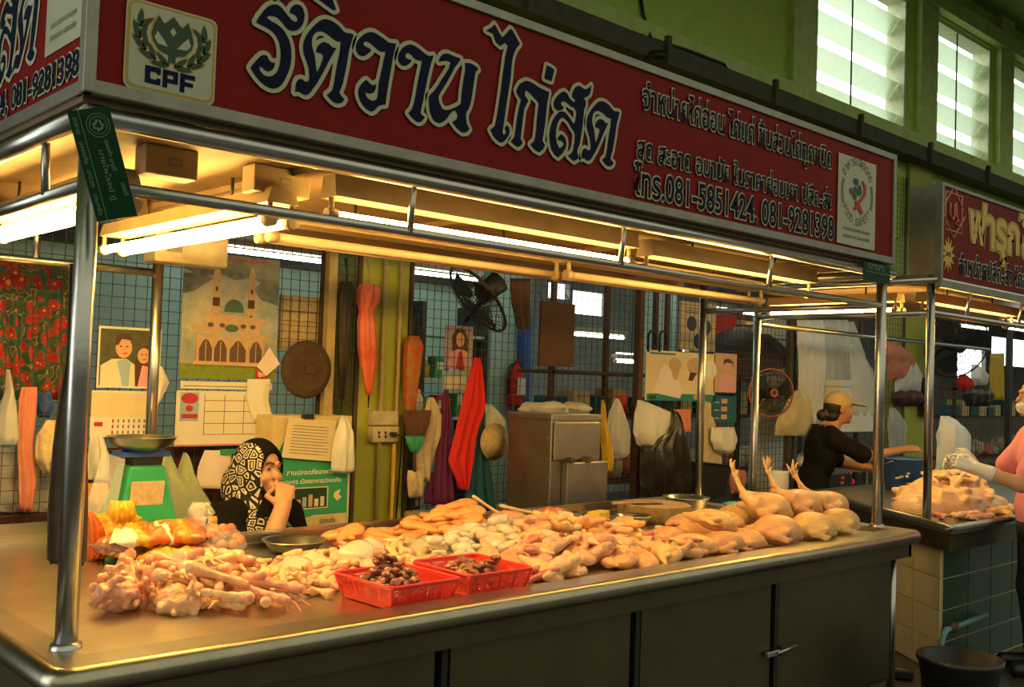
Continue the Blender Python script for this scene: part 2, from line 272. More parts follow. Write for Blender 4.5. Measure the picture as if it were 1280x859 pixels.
# ------------------------------------------------------------------ organic shapes: smooth union of round cones and ellipsoids
class SDF:
    def __init__(s, lo, hi, h):
        s.lo = np.array(lo, float); s.h = h; s.n = np.maximum(np.ceil((np.array(hi, float)-s.lo)/h).astype(int)+1, 3)
        s.D = np.full(s.n, .2, np.float32); s.ax = [s.lo[i]+h*np.arange(s.n[i]) for i in range(3)]
    def sub(s, lo, hi):
        a = np.clip(np.floor((np.array(lo)-s.lo)/s.h).astype(int), 0, s.n-1); b = np.clip(np.ceil((np.array(hi)-s.lo)/s.h).astype(int)+1, 1, s.n)
        b = np.maximum(b, a+1); sl = tuple(slice(a[i], b[i]) for i in range(3))
        return sl, np.meshgrid(*[s.ax[i][sl[i]] for i in range(3)], indexing='ij')
    def comb(s, sl, d, k, cut):
        A = s.D[sl]; d = d.astype(np.float32)
        if cut: A = -A
        if k > 0:
            hh = np.clip(.5+.5*(d-A)/k, 0, 1); r = d*(1-hh)+A*hh-k*hh*(1-hh)
        else: r = np.minimum(A, d)
        s.D[sl] = -r if cut else r
    def cone(s, a, b, r1, r2=None, k=.01, cut=False):
        r2 = r1 if r2 is None else r2; a = np.array(a, float); b = np.array(b, float); mg = max(r1, r2)+.03+k
        sl, (X, Y, Z) = s.sub(np.minimum(a, b)-mg, np.maximum(a, b)+mg)
        ab = b-a; L = max((ab**2).sum(), 1e-12)
        t = np.clip(((X-a[0])*ab[0]+(Y-a[1])*ab[1]+(Z-a[2])*ab[2])/L, 0, 1)
        d = np.sqrt((X-a[0]-t*ab[0])**2+(Y-a[1]-t*ab[1])**2+(Z-a[2]-t*ab[2])**2)-(r1+(r2-r1)*t)
        s.comb(sl, d, k, cut); return s
    def chain(s, pts, rs, k=.006):
        for i in range(len(pts)-1): s.cone(pts[i], pts[i+1], rs[i], rs[i+1], k)
        return s
    def ell(s, c, r, k=.01, cut=False, R=None):
        c = np.array(c, float); r = np.array(r if isinstance(r, (tuple, list)) else (r,)*3, float); mg = r.max()+.03+k
        sl, (X, Y, Z) = s.sub(c-mg, c+mg); P = np.stack((X-c[0], Y-c[1], Z-c[2]), -1)
        if R is not None: P = P @ np.array(R)
        k0 = np.sqrt(((P/r)**2).sum(-1)); k1 = np.sqrt(((P/r**2)**2).sum(-1))+1e-9
        s.comb(sl, k0*(k0-1)/k1, k, cut); return s
    def mesh(s, name, mat, noise_amp=0, noise_f=20, smooth=1):
        D = s.D; D[0] = D[-1] = .2; D[:, 0] = D[:, -1] = .2; D[:, :, 0] = D[:, :, -1] = .2
        n = D.shape; sg = D < 0
        acc = np.zeros((n[0]-1, n[1]-1, n[2]-1, 3)); cnt = np.zeros((n[0]-1, n[1]-1, n[2]-1))
        cor = [(i, j, k) for i in (0, 1) for j in (0, 1) for k in (0, 1)]
        S = lambda A, o: A[o[0]:n[0]-1+o[0], o[1]:n[1]-1+o[1], o[2]:n[2]-1+o[2]]
        for a in cor:
            for ax in range(3):
                if a[ax]: continue
                b = list(a); b[ax] = 1
                da, db = S(D, a), S(D, b); cr = S(sg, a) != S(sg, b)
                t = np.where(cr, da/np.where(cr, da-db, 1), 0)
                for q in range(3): acc[..., q] += np.where(cr, a[q]+(t if q == ax else 0), 0)
                cnt += cr
        act = cnt > 0; idx = -np.ones(act.shape, int); idx[act] = np.arange(act.sum())
        ii = np.argwhere(act); vs = s.lo+(ii+acc[act]/cnt[act][:, None])*s.h
        fs = []
        for ax in range(3):
            u, v = (ax+1) % 3, (ax+2) % 3
            A = [slice(None)]*3; A[ax] = slice(0, -1); B = [slice(None)]*3; B[ax] = slice(1, None)
            ch = np.argwhere(sg[tuple(A)] != sg[tuple(B)])
            ch = ch[(ch[:, u] > 0) & (ch[:, v] > 0) & (ch[:, u] < n[u]-1) & (ch[:, v] < n[v]-1)]
            fl = sg[tuple(ch.T)]
            def g(du, dv):
                c = ch.copy(); c[:, u] -= du; c[:, v] -= dv; return idx[tuple(c.T)]
            q = np.stack((g(1, 1), g(0, 1), g(0, 0), g(1, 0)), 1); q[~fl] = q[~fl][:, ::-1]; fs.append(q)
        fs = np.concatenate(fs); fs = fs[(fs >= 0).all(1)]
        for _ in range(smooth):                      # light Laplacian smoothing
            sm = np.zeros_like(vs); ct = np.zeros(len(vs))
            for i in range(4):
                np.add.at(sm, fs[:, i], vs[fs[:, (i+1) % 4]]); np.add.at(ct, fs[:, i], 1)
            vs = vs*.5+.5*sm/np.maximum(ct, 1)[:, None]
        if noise_amp:
            vs = np.array([np.array(p)+np.array(noise.noise_vector(V(p)*noise_f))*noise_amp for p in vs])
        me = bpy.data.meshes.new(name); me.from_pydata(vs.tolist(), [], fs.tolist()); me.polygons.foreach_set('use_smooth', [True]*len(me.polygons))
        me.materials.append(M[mat] if isinstance(mat, str) else mat); me.update(); return me
def place(name, me, parent=None, loc=None, **kw):
    o = bpy.data.objects.new(name, me); COL.objects.link(o)
    if parent is not None: o.parent = parent
    if loc is not None: o.location = loc
    return tag(o, **kw)
# ------------------------------------------------------------------ lettering
def curve_mesh(splines, offset=0):
    c = bpy.data.curves.new('outline', 'CURVE'); c.dimensions = '2D'; c.fill_mode = 'BOTH'; c.offset = offset
    for pts in splines:
        sp = c.splines.new('POLY'); sp.points.add(len(pts)-1); sp.use_cyclic_u = True
        for q, (x, y) in zip(sp.points, pts): q.co = (x, y, 0, 1)
    return obj_mesh(c)
def grow(poly, off, h=.003):
    """closed contours at distance off outside a polygon (marching squares on its distance field)"""
    P = np.array(poly, float); lo = P.min(0)-off-3*h; n = np.ceil((P.max(0)+off+3*h-lo)/h).astype(int)+1
    X, Y = np.meshgrid(lo[0]+h*np.arange(n[0]), lo[1]+h*np.arange(n[1]), indexing='ij'); D = np.full(X.shape, 9.); ins = np.zeros(X.shape, bool)
    for i in range(len(P)):
        a, b = P[i], P[(i+1) % len(P)]; ab = b-a; L = max((ab**2).sum(), 1e-12)
        t = np.clip(((X-a[0])*ab[0]+(Y-a[1])*ab[1])/L, 0, 1); D = np.minimum(D, np.hypot(X-a[0]-t*ab[0], Y-a[1]-t*ab[1]))
        if a[1] != b[1]: ins ^= ((a[1] > Y) != (b[1] > Y)) & (X < ab[0]*(Y-a[1])/(b[1]-a[1])+a[0])
    F = np.where(ins, -D, D)-off; S = F < 0; seg = {}
    def cr(i, j, k, l):
        t = F[i, j]/(F[i, j]-F[k, l]); return (lo[0]+h*(i+(k-i)*t), lo[1]+h*(j+(l-j)*t))
    pts = {}
    for i, j in np.argwhere((S[:-1, :-1] != S[1:, :-1]) | (S[:-1, :-1] != S[:-1, 1:]) | (S[1:, 1:] != S[1:, :-1]) | (S[1:, 1:] != S[:-1, 1:])):
        c = [(i, j), (i+1, j), (i+1, j+1), (i, j+1)]; E = []
        for q in range(4):
            u, v = c[q], c[(q+1) % 4]
            if S[u] != S[v]:
                k = (min(u, v), max(u, v)); pts[k] = cr(*k[0], *k[1]); E.append((k, S[v]))
        st = [k for k, e in E if e]; en = [k for k, e in E if not e]
        for a_, b_ in zip(st, en): seg[a_] = b_
    out = []
    while seg:
        k, v = seg.popitem(); loop = [k]
        while v != k and v in seg: loop.append(v); v = seg.pop(v)
        if len(loop) > 12: out.append([pts[q] for q in loop[::2]])
    return out
def obj_mesh(c):
    o = bpy.data.objects.new('temp', c); COL.objects.link(o); dg = bpy.context.evaluated_depsgraph_get()
    me = bpy.data.meshes.new_from_object(o.evaluated_get(dg)); bpy.data.objects.remove(o); return me
def text_mesh(s, offset=0):
    c = bpy.data.curves.new('line', 'FONT'); c.body = s; c.offset = offset; c.resolution_u = 3; return obj_mesh(c)
def bounds2(me):
    a = np.array([v.co[:2] for v in me.vertices]); return a.min(0), a.max(0)
def plane_m(o, ux, uy):                      # local x,y,z -> world; o = lower-left corner
    ux = V(ux); uy = V(uy); n = ux.cross(uy).normalized()
    return Matrix(((ux.x, uy.x, n.x, o[0]), (ux.y, uy.y, n.y, o[1]), (ux.z, uy.z, n.z, o[2]), (0, 0, 0, 1)))
def stagger(me):                             # neighbouring glyphs never lie in exactly the same plane
    p = list(range(len(me.vertices)))
    def find(i):
        while p[i] != i: p[i] = p[p[i]]; i = p[i]
        return i
    for e in me.edges: p[find(e.vertices[0])] = find(e.vertices[1])
    ids = {}
    for v in me.vertices: v.co.z += .00025*(ids.setdefault(find(v.index), len(ids)) % 5)
    return me
def write(g, s, o, ux, uy, w, h, fill, edge=None, bold=.02, eo=.05, lift=.002):
    """text s fitted in a w x h rectangle whose lower-left corner is o"""
    ux = V(ux).normalized(); uy = V(uy).normalized()
    f = text_mesh(s, bold); lo, hi = bounds2(f); sx = w/(hi[0]-lo[0]); sy = h/(hi[1]-lo[1])
    n = ux.cross(uy).normalized()
    def mt(l): return plane_m(V(o)+n*l, ux*sx, uy*sy) @ Matrix.Translation((-lo[0], -lo[1], 0))
    if edge: g.mesh(stagger(text_mesh(s, bold+eo)), mt(lift), edge); lift += .002
    g.mesh(stagger(f), mt(lift), fill)
# ================================================================== SETTING
YW = 2.25                                    # wire mesh plane
YB = 2.30                                    # upper wall face
def structure():
    G().bb(-6, 24, -6, 12, -.1, 0, 'concrete').done('floor', kind='structure')
    G().bb(-6, 24, -1.6, YB+.2, 5.95, 6.1, 'ceil').done('ceiling', kind='structure')
    # upper wall: solid bays and louvred windows
    zs, zt, zb = 4.17, 5.55, 3.10
    wins = [(3.05, 4.25), (7.1, 8.95), (9.52, 11.02), (11.62, 13.2), (13.9, 15.4)]
    g = G(); x = -6
    for a, b in wins:
        g.bb(x, a, YB, YB+.22, zs, zt, 'green'); x = b
    g.bb(x, 24, YB, YB+.22, zs, zt, 'green'); g.bb(-6, 24, YB, YB+.22, zt, 5.95, 'green'); g.bb(-6, 24, YB, YB+.22, zb, zs, 'green')
    g.done('wall_back', kind='structure')
    g = G().bb(-6, 24, YB-.14, YB, 4.0, 4.14, 'greenlt'); g.done('trim_1', kind='structure')
    g = G().bb(-6, 24, YB-.20, YB, 3.86, 4.0, 'grey')  # dark grey strip paints in the shade on the beam's underside
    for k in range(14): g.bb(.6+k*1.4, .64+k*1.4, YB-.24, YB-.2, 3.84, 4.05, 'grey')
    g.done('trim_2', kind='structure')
    g = G()                                  # pilasters and the soffit rib above the windows
    for a in (6.72, 9.1, 11.1, 13.4): g.bb(a, a+.38, YB-.07, YB, 4.14, 5.95, 'greenlt')
    g.bb(-6, 24, YB-.10, YB, 5.58, 5.75, 'greenlt')
    g.done('trim_3', kind='structure')
    for i, (a, b) in enumerate(wins):
        w = G(); w.bb(a, a+.05, YB+.02, YB+.21, zs, zt, 'jamb'); w.bb(b-.05, b, YB+.01, YB+.21, zs, zt, 'jamb')
        w.bb(a, b, YB+.02, YB+.21, zs-.01, zs+.03, 'jamb'); w.bb(a, b, YB+.02, YB+.21, zt-.04, zt, 'jamb')
        o = w.done('window_%d' % (i+1), kind='structure', label=None)
        s = G(); n = 4
        for k in range(n+1):
            z = zs+.10+k*(zt-zs-.05)/n
            s.box(((a+b)/2, YB+.13, z), (b-a-.12, .010, .20), 'slat', rotm(x=math.radians(38)))
        s.done('louvre_glass', o)
        G().tube([(a+(b-a)*.42, YB+.03, zs), (a+(b-a)*.42, YB+.03, zt)], .009, 'black', 6).done('operating_rod', o)
    # green columns in the mesh line
    g = G(); a, b = atY(449, 450, YW).x, atY(509, 450, YW).x
    g.bb(a, b, YW, YW+.26, 0, zb, 'greenc', bev=.01); g.done('column_1', kind='structure')
    g = G().bb(8.95, 9.45, YW, YW+.3, 0, 4.0, 'greenc', bev=.01); g.done('column_2', kind='structure')
    # shops behind the mesh
    g = G().bb(-3, atY(598, 430, 4.4).x, 4.4, 4.5, 0, 4.0, 'cyan'); g.done('wall_shop', kind='structure')
    g = G().bb(atY(614, 430, 4.25).x, atY(662, 430, 4.25).x, 4.25, 4.4, 0, 4.0, 'cyan'); g.done('trim_4', kind='structure')
    G().bb(-3, 5.2, YW+.3, 4.6, 3.0, 3.1, 'dark').done('ceiling_shop', kind='structure')
    G().bb(-.3, 2.36, YW+.10, YW+.13, 0, 1.13, 'brownwall').done('wall_low', kind='structure')
    G().bb(-3, atY(590, 430, 4.25).x, 4.25, 4.4, 2.33, 2.47, 'dark').done('beam_1', kind='structure')
    G().bb(-.5, 2.36, YW-.03, YW+.05, .0, .12, 'conduit').done('kerb_1', kind='structure')
    G().bb(2.72, 3.9, YW-.03, YW+.05, .66, .73, 'conduit').done('trim_5', kind='structure')
structure()
# wire mesh panels
def wire(name, x0, x1, z0, z1, y, label, step=.056, r=.0016, parent=None):
    t = thing(name, label, 'wire mesh', (x0, y, z0), 'welded mesh panels behind the stalls')
    g = G(); n = int((x1-x0)/step); m = int((z1-z0)/step)
    for i in range(n+1):
        x = x0+i*step+random.uniform(-.002, .002); g.bb(x-r, x+r, y-r, y+r, z0, z1, 'rust')
    for j in range(m+1):
        z = z0+j*step+random.uniform(-.002, .002); g.bb(x0, x1, y-r*2.6, y-r*.6, z-r, z+r, 'rust')
    g.done('wire_grid', t)
    for x in (x0, x1): G().bb(x-.012, x+.012, y, y+.022, z0, z1, 'rust').done('frame_bar', t)
    return t
xc0, xc1 = atY(449, 450, YW).x, atY(509, 450, YW).x
wire('wire_mesh_panel', -.5, xc0-.25, .12, 2.5, YW, 'rusty mesh panel behind the seated vendor and the wall calendars')
wire('wire_mesh_panel', xc0-.22, xc0-.01, .12, 2.5, YW, 'narrow rusty mesh strip just left of the green column')
xm = atY(795, 500, YW).x; xn = atY(990, 500, YW).x
wire('wire_mesh_panel', xc1+.02, xm, .7, 2.6, YW, 'rusty mesh panel behind the steel ice box and red cloth')
wire('wire_mesh_panel', xm+.05, xn, .3, 2.6, YW, 'rusty mesh panel behind the whole chickens and food posters')
wire('wire_mesh_panel', xn+.05, 8.9, .3, 3.7, YW, 'rusty mesh panel behind the vendor in the tan cap')
wire('wire_mesh_panel', 9.5, 13.5, .3, 2.9, YW, 'rusty mesh panel right of the far green column', step=.075)
# posts of the mesh line
def mpost(px, py, z0, z1, w, mat, label):
    x = atY(px, py, YW-.02).x
    return G().bb(x-w/2, x+w/2, YW-.06, YW-.012, z0, z1, mat, bev=.004).done('mesh_post', label=label, cat='post')
mpost(408, 450, 0, 2.45, .055, 'conduit', 'yellowed upright post left of the two folded umbrellas')
mpost(795, 500, 0, 2.5, .05, 'brown', 'rusty brown upright post left of the poultry poster')
mpost(985, 450, 0, 2.6, .05, 'rust', 'dark upright post left of the hanging white plastic sheets')
G().tube([(atY(483, 330, YW-.03).x, YW-.025, .3), (atY(483, 330, YW-.03).x, YW-.025, 2.6)], .013, 'conduit', 8).done('conduit_pipe', label='thin conduit running down the green column into the socket box', cat='conduit', group='conduits on the green column')
G().tube([(atY(503, 330, YW-.03).x, YW-.025, .3), (atY(503, 330, YW-.03).x, YW-.025, 2.6)], .012, 'conduit', 8).done('conduit_pipe', label='thin conduit at the right edge of the green column', cat='conduit', group='conduits on the green column')
G().tube([(atY(489, 600, YW-.03).x, YW-.045, .3), (atY(489, 600, YW-.03).x, YW-.045, atY(486, 555, YW-.04).z)], .012, 'yellow', 8).done('conduit_pipe', label='yellow conduit below the socket box on the green column', cat='conduit', group='conduits on the green column')
# ================================================================== STALL CANOPY
PA, PB, PR, PW = V((.02, .045, 0)), V((4.13, .05, 0)), V((4.14, 1.2, 0)), V((.99, 1.83, 0))
ZR, ZT = 1.98, 2.145
def canopy():
    t = thing('stall_canopy', 'tubular steel canopy frame standing on the chicken stall counter', 'canopy', (0, 0, .825))
    for p, top, r in ((PA, 2.2, .027), (PB, 2.2, .027), (PR, 2.16, .023), (PW, 2.14, .024)):
        g = G().tube([(p.x, p.y, .826), (p.x, p.y, top)], r, 'steel', 18); g.lathe([(r+.012, 0), (r+.01, .012), (r, .016)], (p.x, p.y, .8255), 'steel', 18)
        g.done('post', t)
    def rail(a, b, r=.0165, name='rail'): G().tube([a, b], r, 'steel', 14).done(name, t)
    rail((PA.x, PA.y-.005, ZR), (PB.x, PB.y-.005, ZR)); rail((PB.x, PB.y, ZR), (PR.x, PR.y, ZR-.0))
    rail((PA.x, PA.y, ZR), (PA.x, 1.83, ZR)); rail((PA.x, 1.83, ZR-.035), (PW.x, 1.83, ZR-.035))
    rail((-.01, .01, ZT), (4.16, .01, ZT), .026, 'eave_tube'); rail((0, .01, ZT), (0, 1.5, ZT), .026, 'eave_tube'); rail((4.14, .01, ZT), (4.14, 1.3, ZT), .022, 'eave_tube')
    for px, py in ((514, 250), (777, 300), (962, 335)):
        x = atY(px, py, .03).x; G().tube([(x, .03, ZR), (x, .02, ZT)], .011, 'steel', 10).done('stub', t)
    for y in (.33, .8): G().tube([(.01, y, ZR), (.005, y, ZT)], .011, 'steel', 10).done('stub', t)
    x = atY(45, 305, 1.83).x; G().tube([(x, 1.83, ZR-.035), (x, 1.83, ZT)], .011, 'steel', 10).done('stub', t)
    g = G().bb(-.02, 4.15, .0, 1.42, 2.172, 2.195, 'roof')
    for k in range(4): g.bb(.75+k*.95, .80+k*.95, .02, 1.40, 2.150, 2.172, 'roof')
    g.bb(-.02, 4.15, 1.36, 1.42, 2.10, 2.172, 'roof')
    g.done('roof_panel', t)
canopy()
# ================================================================== STALL SIGN
ZB, ZTOP, YS = 2.20, 2.748, -.035
ro = [(168,160),(190,122),(215,90),(235,65),(255,48),(280,36),(300,32),(322,36),(340,45),(357,62),(370,80),(395,110),(425,145),(442,156),(455,158),(466,148),(465,130),(455,115),(430,100),(410,92),(414,68),(425,50),(440,38),(455,33),(475,34),(490,42),(505,62),(513,85),(517,108),(515,130),(511,155),(500,180),(485,201),(465,215),(448,221),(430,222),(412,218),(395,210),(380,195),(365,175),(350,157),(335,140),(318,126),(300,118),(282,115),(265,115),(250,120),(248,130),(270,148),(310,170),(333,186),(355,205),(375,230),(390,255),(405,287),(415,320),(421,360),(422,400),(420,440),(412,480),(400,517),(385,550),(370,582),(350,610),(323,629),(295,636),(265,630),(240,618),(215,600),(195,580),(175,557),(155,530),(128,488),(145,463),(165,440),(185,418),(205,400),(220,395),(235,395),(248,402),(255,415),(262,431),(270,440),(285,449),(305,450),(302,470),(295,490),(282,503),(265,512),(249,511),(235,505),(220,492),(210,480),(192,478),(200,510),(212,527),(225,540),(245,547),(265,548),(283,545),(300,535),(314,522),(325,505),(334,478),(340,450),(344,415),(345,380),(342,345),(335,310),(324,281),(310,255),(292,234),(270,215),(245,199),(215,185)]
do = [(868,250),(845,240),(820,238),(800,230),(780,208),(760,185),(740,169),(720,155),(695,144),(670,138),(647,141),(625,150),(597,173),(570,200),(545,230),(525,260),(512,295),(505,330),(507,365),(515,400),(528,436),(540,470),(546,500),(548,530),(550,558),(545,580),(532,586),(520,585),(500,568),(485,567),(470,572),(459,588),(452,610),(448,660),(470,655),(485,662),(500,672),(515,680),(530,682),(545,675),(560,660),(610,590),(636,545),(660,500),(700,420),(745,345),(715,340),(690,315),(671,306),(650,303),(632,310),(615,325),(604,347),(598,375),(612,377),(625,380),(640,388),(650,400),(648,418),(640,440),(630,470),(615,500),(605,515),(598,480),(590,400),(578,365),(570,330),(568,305),(570,280),(577,258),(590,240),(608,228),(630,225),(650,229),(670,240),(690,254),(710,270),(730,286),(750,298),(775,300),(768,370),(757,425),(745,480),(730,580),(722,613),(715,645),(695,665),(675,680),(692,700),(710,720),(730,735),(750,742),(772,740),(790,730),(802,710),(780,690),(765,665),(778,630),(790,600),(815,480),(835,360)]
wo_ = [(348,185),(325,184),(300,180),(280,166),(260,150),(237,135),(215,120),(195,110),(175,108),(152,113),(130,125),(108,143),(90,165),(79,187),(75,210),(79,235),(90,255),(104,266),(120,270),(136,268),(150,260),(168,246),(180,230),(165,215),(150,210),(140,205),(129,195),(128,182),(135,173),(147,170),(160,176),(175,185),(195,202),(215,220),(230,233),(245,240),(275,240),(270,270),(262,300),(252,350),(240,400),(230,450),(225,500),(222,535),(215,560),(201,568),(185,570),(166,560),(150,545),(142,528),(140,510),(152,517),(165,520),(182,520),(195,515),(204,501),(210,485),(212,455),(200,463),(185,465),(165,448),(150,430),(133,437),(120,450),(105,468),(95,490),(92,515),(95,540),(105,568),(120,595),(145,622),(175,642),(192,639),(205,630),(220,613),(235,600),(255,596),(275,595),(280,560),(285,520),(294,460),(305,400),(315,340),(325,280)]
aa = [(598,265),(577,268),(555,265),(527,242),(500,220),(475,203),(450,192),(430,193),(410,200),(388,216),(370,240),(361,262),(358,285),(363,308),(375,325),(390,334),(405,335),(422,330),(435,320),(444,310),(450,298),(438,292),(425,290),(413,282),(408,270),(410,258),(418,250),(432,250),(445,258),(460,275),(475,290),(497,299),(520,300),(513,340),(505,380),(494,430),(485,480),(475,540),(465,590),(450,630),(428,652),(444,673),(460,690),(477,704),(495,713),(510,711),(525,700),(538,680),(510,655),(518,607),(530,560),(542,495),(555,430),(565,385),(575,340)]
no = [(632,308),(638,285),(650,265),(668,253),(690,252),(712,260),(735,270),(780,288),(762,318),(740,345),(715,393),(690,440),(665,480),(640,520),(632,540),(632,560),(640,590),(655,620),(671,630),(690,632),(716,625),(740,615),(760,604),(780,590),(784,557),(785,520),(792,470),(800,420),(810,360),(808,315),(845,318),(870,330),(890,345),(898,360),(880,375),(872,420),(865,470),(858,520),(850,570),(842,600),(830,630),(818,645),(815,660),(816,690),(820,720),(838,760),(820,780),(790,783),(770,768),(750,750),(722,710),(740,702),(755,690),(758,672),(755,655),(747,641),(735,635),(720,644),(705,660),(690,684),(670,705),(650,716),(630,720),(608,708),(590,690),(578,661),(570,630),(565,585),(565,540),(580,523),(600,505),(626,470),(650,430),(676,391),(700,350),(712,312),(697,303),(680,300),(655,304)]
ai = [(72,78),(100,65),(118,45),(128,60),(135,75),(147,97),(160,115),(173,104),(185,90),(205,68),(216,80),(225,95),(240,124),(255,150),(235,175),(223,202),(215,230),(209,280),(205,330),(195,395),(185,460),(176,520),(168,580),(161,622),(166,638),(177,634),(180,618),(173,604),(177,592),(188,588),(197,600),(200,620),(195,640),(185,655),(171,672),(155,682),(133,669),(115,650),(95,612),(120,590),(131,535),(140,480),(151,405),(160,330),(168,275),(175,220),(190,160),(175,145),(150,162),(125,140),(117,118),(110,95)]
ko = [(235,400),(244,381),(255,365),(271,354),(290,348),(310,354),(330,365),(355,382),(380,395),(412,410),(406,445),(400,480),(395,530),(390,580),(382,630),(375,670),(390,695),(378,717),(360,732),(345,725),(330,715),(310,690),(326,676),(335,660),(341,610),(345,560),(350,515),(355,470),(344,453),(330,440),(312,418),(290,400),(282,410),(280,425),(300,455),(288,478),(278,500),(271,550),(265,600),(258,660),(270,680),(260,695),(245,705),(225,693),(205,675),(225,650),(233,595),(240,540),(249,493),(260,450),(240,420)]
mai = [(398,265),(420,275),(440,290),(432,320),(425,350),(405,345),(385,335),(392,300)]
so = [(435,470),(441,449),(455,430),(473,412),(495,405),(510,420),(520,440),(535,457),(548,463),(552,450),(536,438),(534,420),(540,403),(550,385),(562,377),(575,375),(590,386),(605,395),(622,388),(638,372),(636,398),(630,420),(612,436),(595,440),(606,454),(610,470),(606,485),(600,500),(595,550),(590,600),(583,645),(575,690),(565,712),(562,730),(570,765),(545,780),(528,767),(512,750),(530,738),(540,720),(547,680),(550,640),(543,618),(530,600),(518,578),(505,560),(492,549),(480,545),(466,559),(455,580),(449,615),(448,650),(453,683),(465,710),(480,705),(490,690),(486,677),(475,670),(455,665),(462,648),(475,635),(489,643),(500,660),(504,685),(500,710),(484,738),(460,760),(440,745),(425,720),(415,682),(412,640),(418,598),(430,560),(446,535),(465,515),(484,512),(500,520),(516,539),(530,560),(545,582),(552,560),(558,515),(545,492),(528,486),(515,474),(500,462),(485,458),(474,468),(478,480),(490,490),(482,503),(465,510),(450,504),(440,495)]
def glyph(pts, sc, ox, oy): return [(ox+x/sc, oy+y/sc) for x, y in pts]
GL = [glyph(ro, 5.728, 290, 0), glyph(do, 5.728, 290, 0), glyph(wo_, 5.367, 430, 20), glyph(aa, 5.367, 430, 20), glyph(no, 5.367, 430, 20),
      glyph(ai, 4.295, 590, 20), glyph(ko, 4.295, 590, 20), glyph(mai, 4.295, 590, 20), glyph(so, 4.295, 590, 20)]
def stall_sign():
    t = thing('shop_sign', 'long dark red stall sign with navy Thai lettering above the chicken counter', 'sign', (0, 0, ZB))
    x1 = 4.075; yl = 1.45
    G().bb(-.015, x1, YS+.005, .05, ZB+.02, ZTOP-.02, 'red').done('front_panel', t)
    G().bb(-.02, .02, .04, yl, ZB+.02, ZTOP-.02, 'red').done('side_panel', t)
    G().bb(x1-.012, x1+.012, .05, yl, ZB, ZTOP, 'alu').done('end_panel', t)
    g = G(); f = .022
    g.bb(-.03, x1+.015, YS-.004, .03, ZB-.012, ZB+f, 'alu', .003); g.bb(-.03, x1+.015, YS-.004, .03, ZTOP-f, ZTOP+.01, 'alu', .003)
    g.bb(-.036, -.005, YS-.008, -.004, ZB-.012, ZTOP+.01, 'alu', .003); g.bb(x1-.012, x1+.016, YS-.006, .03, ZB-.012, ZTOP+.01, 'alu', .003)
    g.bb(-.032, .03, 0, yl, ZB-.012, ZB+f, 'alu', .003); g.bb(-.032, .03, 0, yl, ZTOP-f, ZTOP+.01, 'alu', .003)
    g.done('sign_frame', t)
    # big decorative lettering, traced on the sign face
    y = YS
    sp = []
    for gl in GL:
        P = [atY(px, py, y) for px, py in gl]; sp.append([(p.x, p.z) for p in P])
    d1 = sp[1]; lo = np.min(d1, 0); hi = np.max(d1, 0)
    a = atY(727, 170, y).x; b = atY(773, 170, y).x; zt_ = atY(752, 126.5, y).z; zb_ = atY(752, 206, y).z
    sp.append([(a+(u-lo[0])/(hi[0]-lo[0])*(b-a), zb_+(v-lo[1])/(hi[1]-lo[1])*(zt_-zb_)) for u, v in d1])
    top = max(v for u, v in sp[0])           # short vowel stroke over the first letter
    cx = (hi[0]+lo[0])/2-.02; sp.append([(cx-.16, top+.02), (cx-.10, top+.07), (cx+.02, top+.075), (cx+.05, top+.02), (cx+.04, top+.015), (cx-.03, top+.04), (cx-.1, top+.03), (cx-.15, top-.0)])
    I = Matrix(((1, 0, 0, 0), (0, 0, 0, y-.0015), (0, 1, 0, 0), (0, 0, 0, 1))); J = I.copy(); J[1][3] = y-.003
    def pair(spl, I, J, off):
        g = G()
        for q in spl:
            g.mesh(curve_mesh(grow(q, off)), I, 'cream')
            g.mesh(curve_mesh([q]), J, 'navy')
        return g
    # orient each outline counter-clockwise so that the border grows outwards
    def ccw(q):
        A = sum(q[i][0]*q[(i+1) % len(q)][1]-q[(i+1) % len(q)][0]*q[i][1] for i in range(len(q)))
        return q if A > 0 else q[::-1]
    sp = [ccw(q) for q in sp]
    pair(sp, I, J, .0125).done('lettering', t)
    # the same last letters on the side face
    g0 = [sp[6], sp[7], sp[8], sp[9]]; r = max(u for u, v in sp[9]); b0 = min(v for u, v in sp[9])
    Pn = atX(48, 30, -.025); Q = atX(44, 72, -.025)
    ymax = Pn.y; 
    side = [[(ymax+(u-r)*-1.0*1.0, Q.z+(v-b0)*1.0) for u, v in q] for q in g0]
    IS = Matrix(((0, 0, 0, -.0225), (1, 0, 0, 0), (0, 1, 0, 0), (0, 0, 0, 1))); JS = IS.copy(); JS[0][3] = -.024
    pair([ccw(q) for q in side], IS, JS, .0125).done('lettering', t)
    def line(txt, l, rr, lt, lb, ux=V((1, 0, 0))):
        g = G(); a, b = atY(l, (lt+lb)/2, y), atY(rr, (lt+lb)/2, y)
        z0, z1 = atY(l+8, lb, y).z, atY(l+8, lt, y).z
        write(g, txt, (a.x, y, z0), (1, 0, 0), (0, 0, 1), b.x-a.x, z1-z0, 'navy', 'cream', .014, .042, .0015); g.done('lettering', t)
    line('จำหน่ายไก่อ่อน ไก่แก่ ชิ้นส่วนไก่ทุกชนิด', 803, 1041, 101, 149)
    line('สด สะอาด อนามัย ในราคาย่อมเยา ปลีก-ส่ง', 796, 1042, 167, 200)
    line('โทร.081-5851424, 081-9281398', 792, 1043, 203, 251)
    # side telephone line
    g = G(); p = atX(99, 75, -.025); q = atX(98, 98, -.025); p0 = atX(0, 125, -.025)
    L = (p0.y-p.y)*1.75
    write(g, '081-5851424, 081-9281398', (-.0225, p.y+L, q.z), (0, -1, 0), (0, 0, 1), L, (atX(97, 56, -.025).z-q.z)*.9, 'navy', 'cream', .022, .05, .0015); g.done('lettering', t)
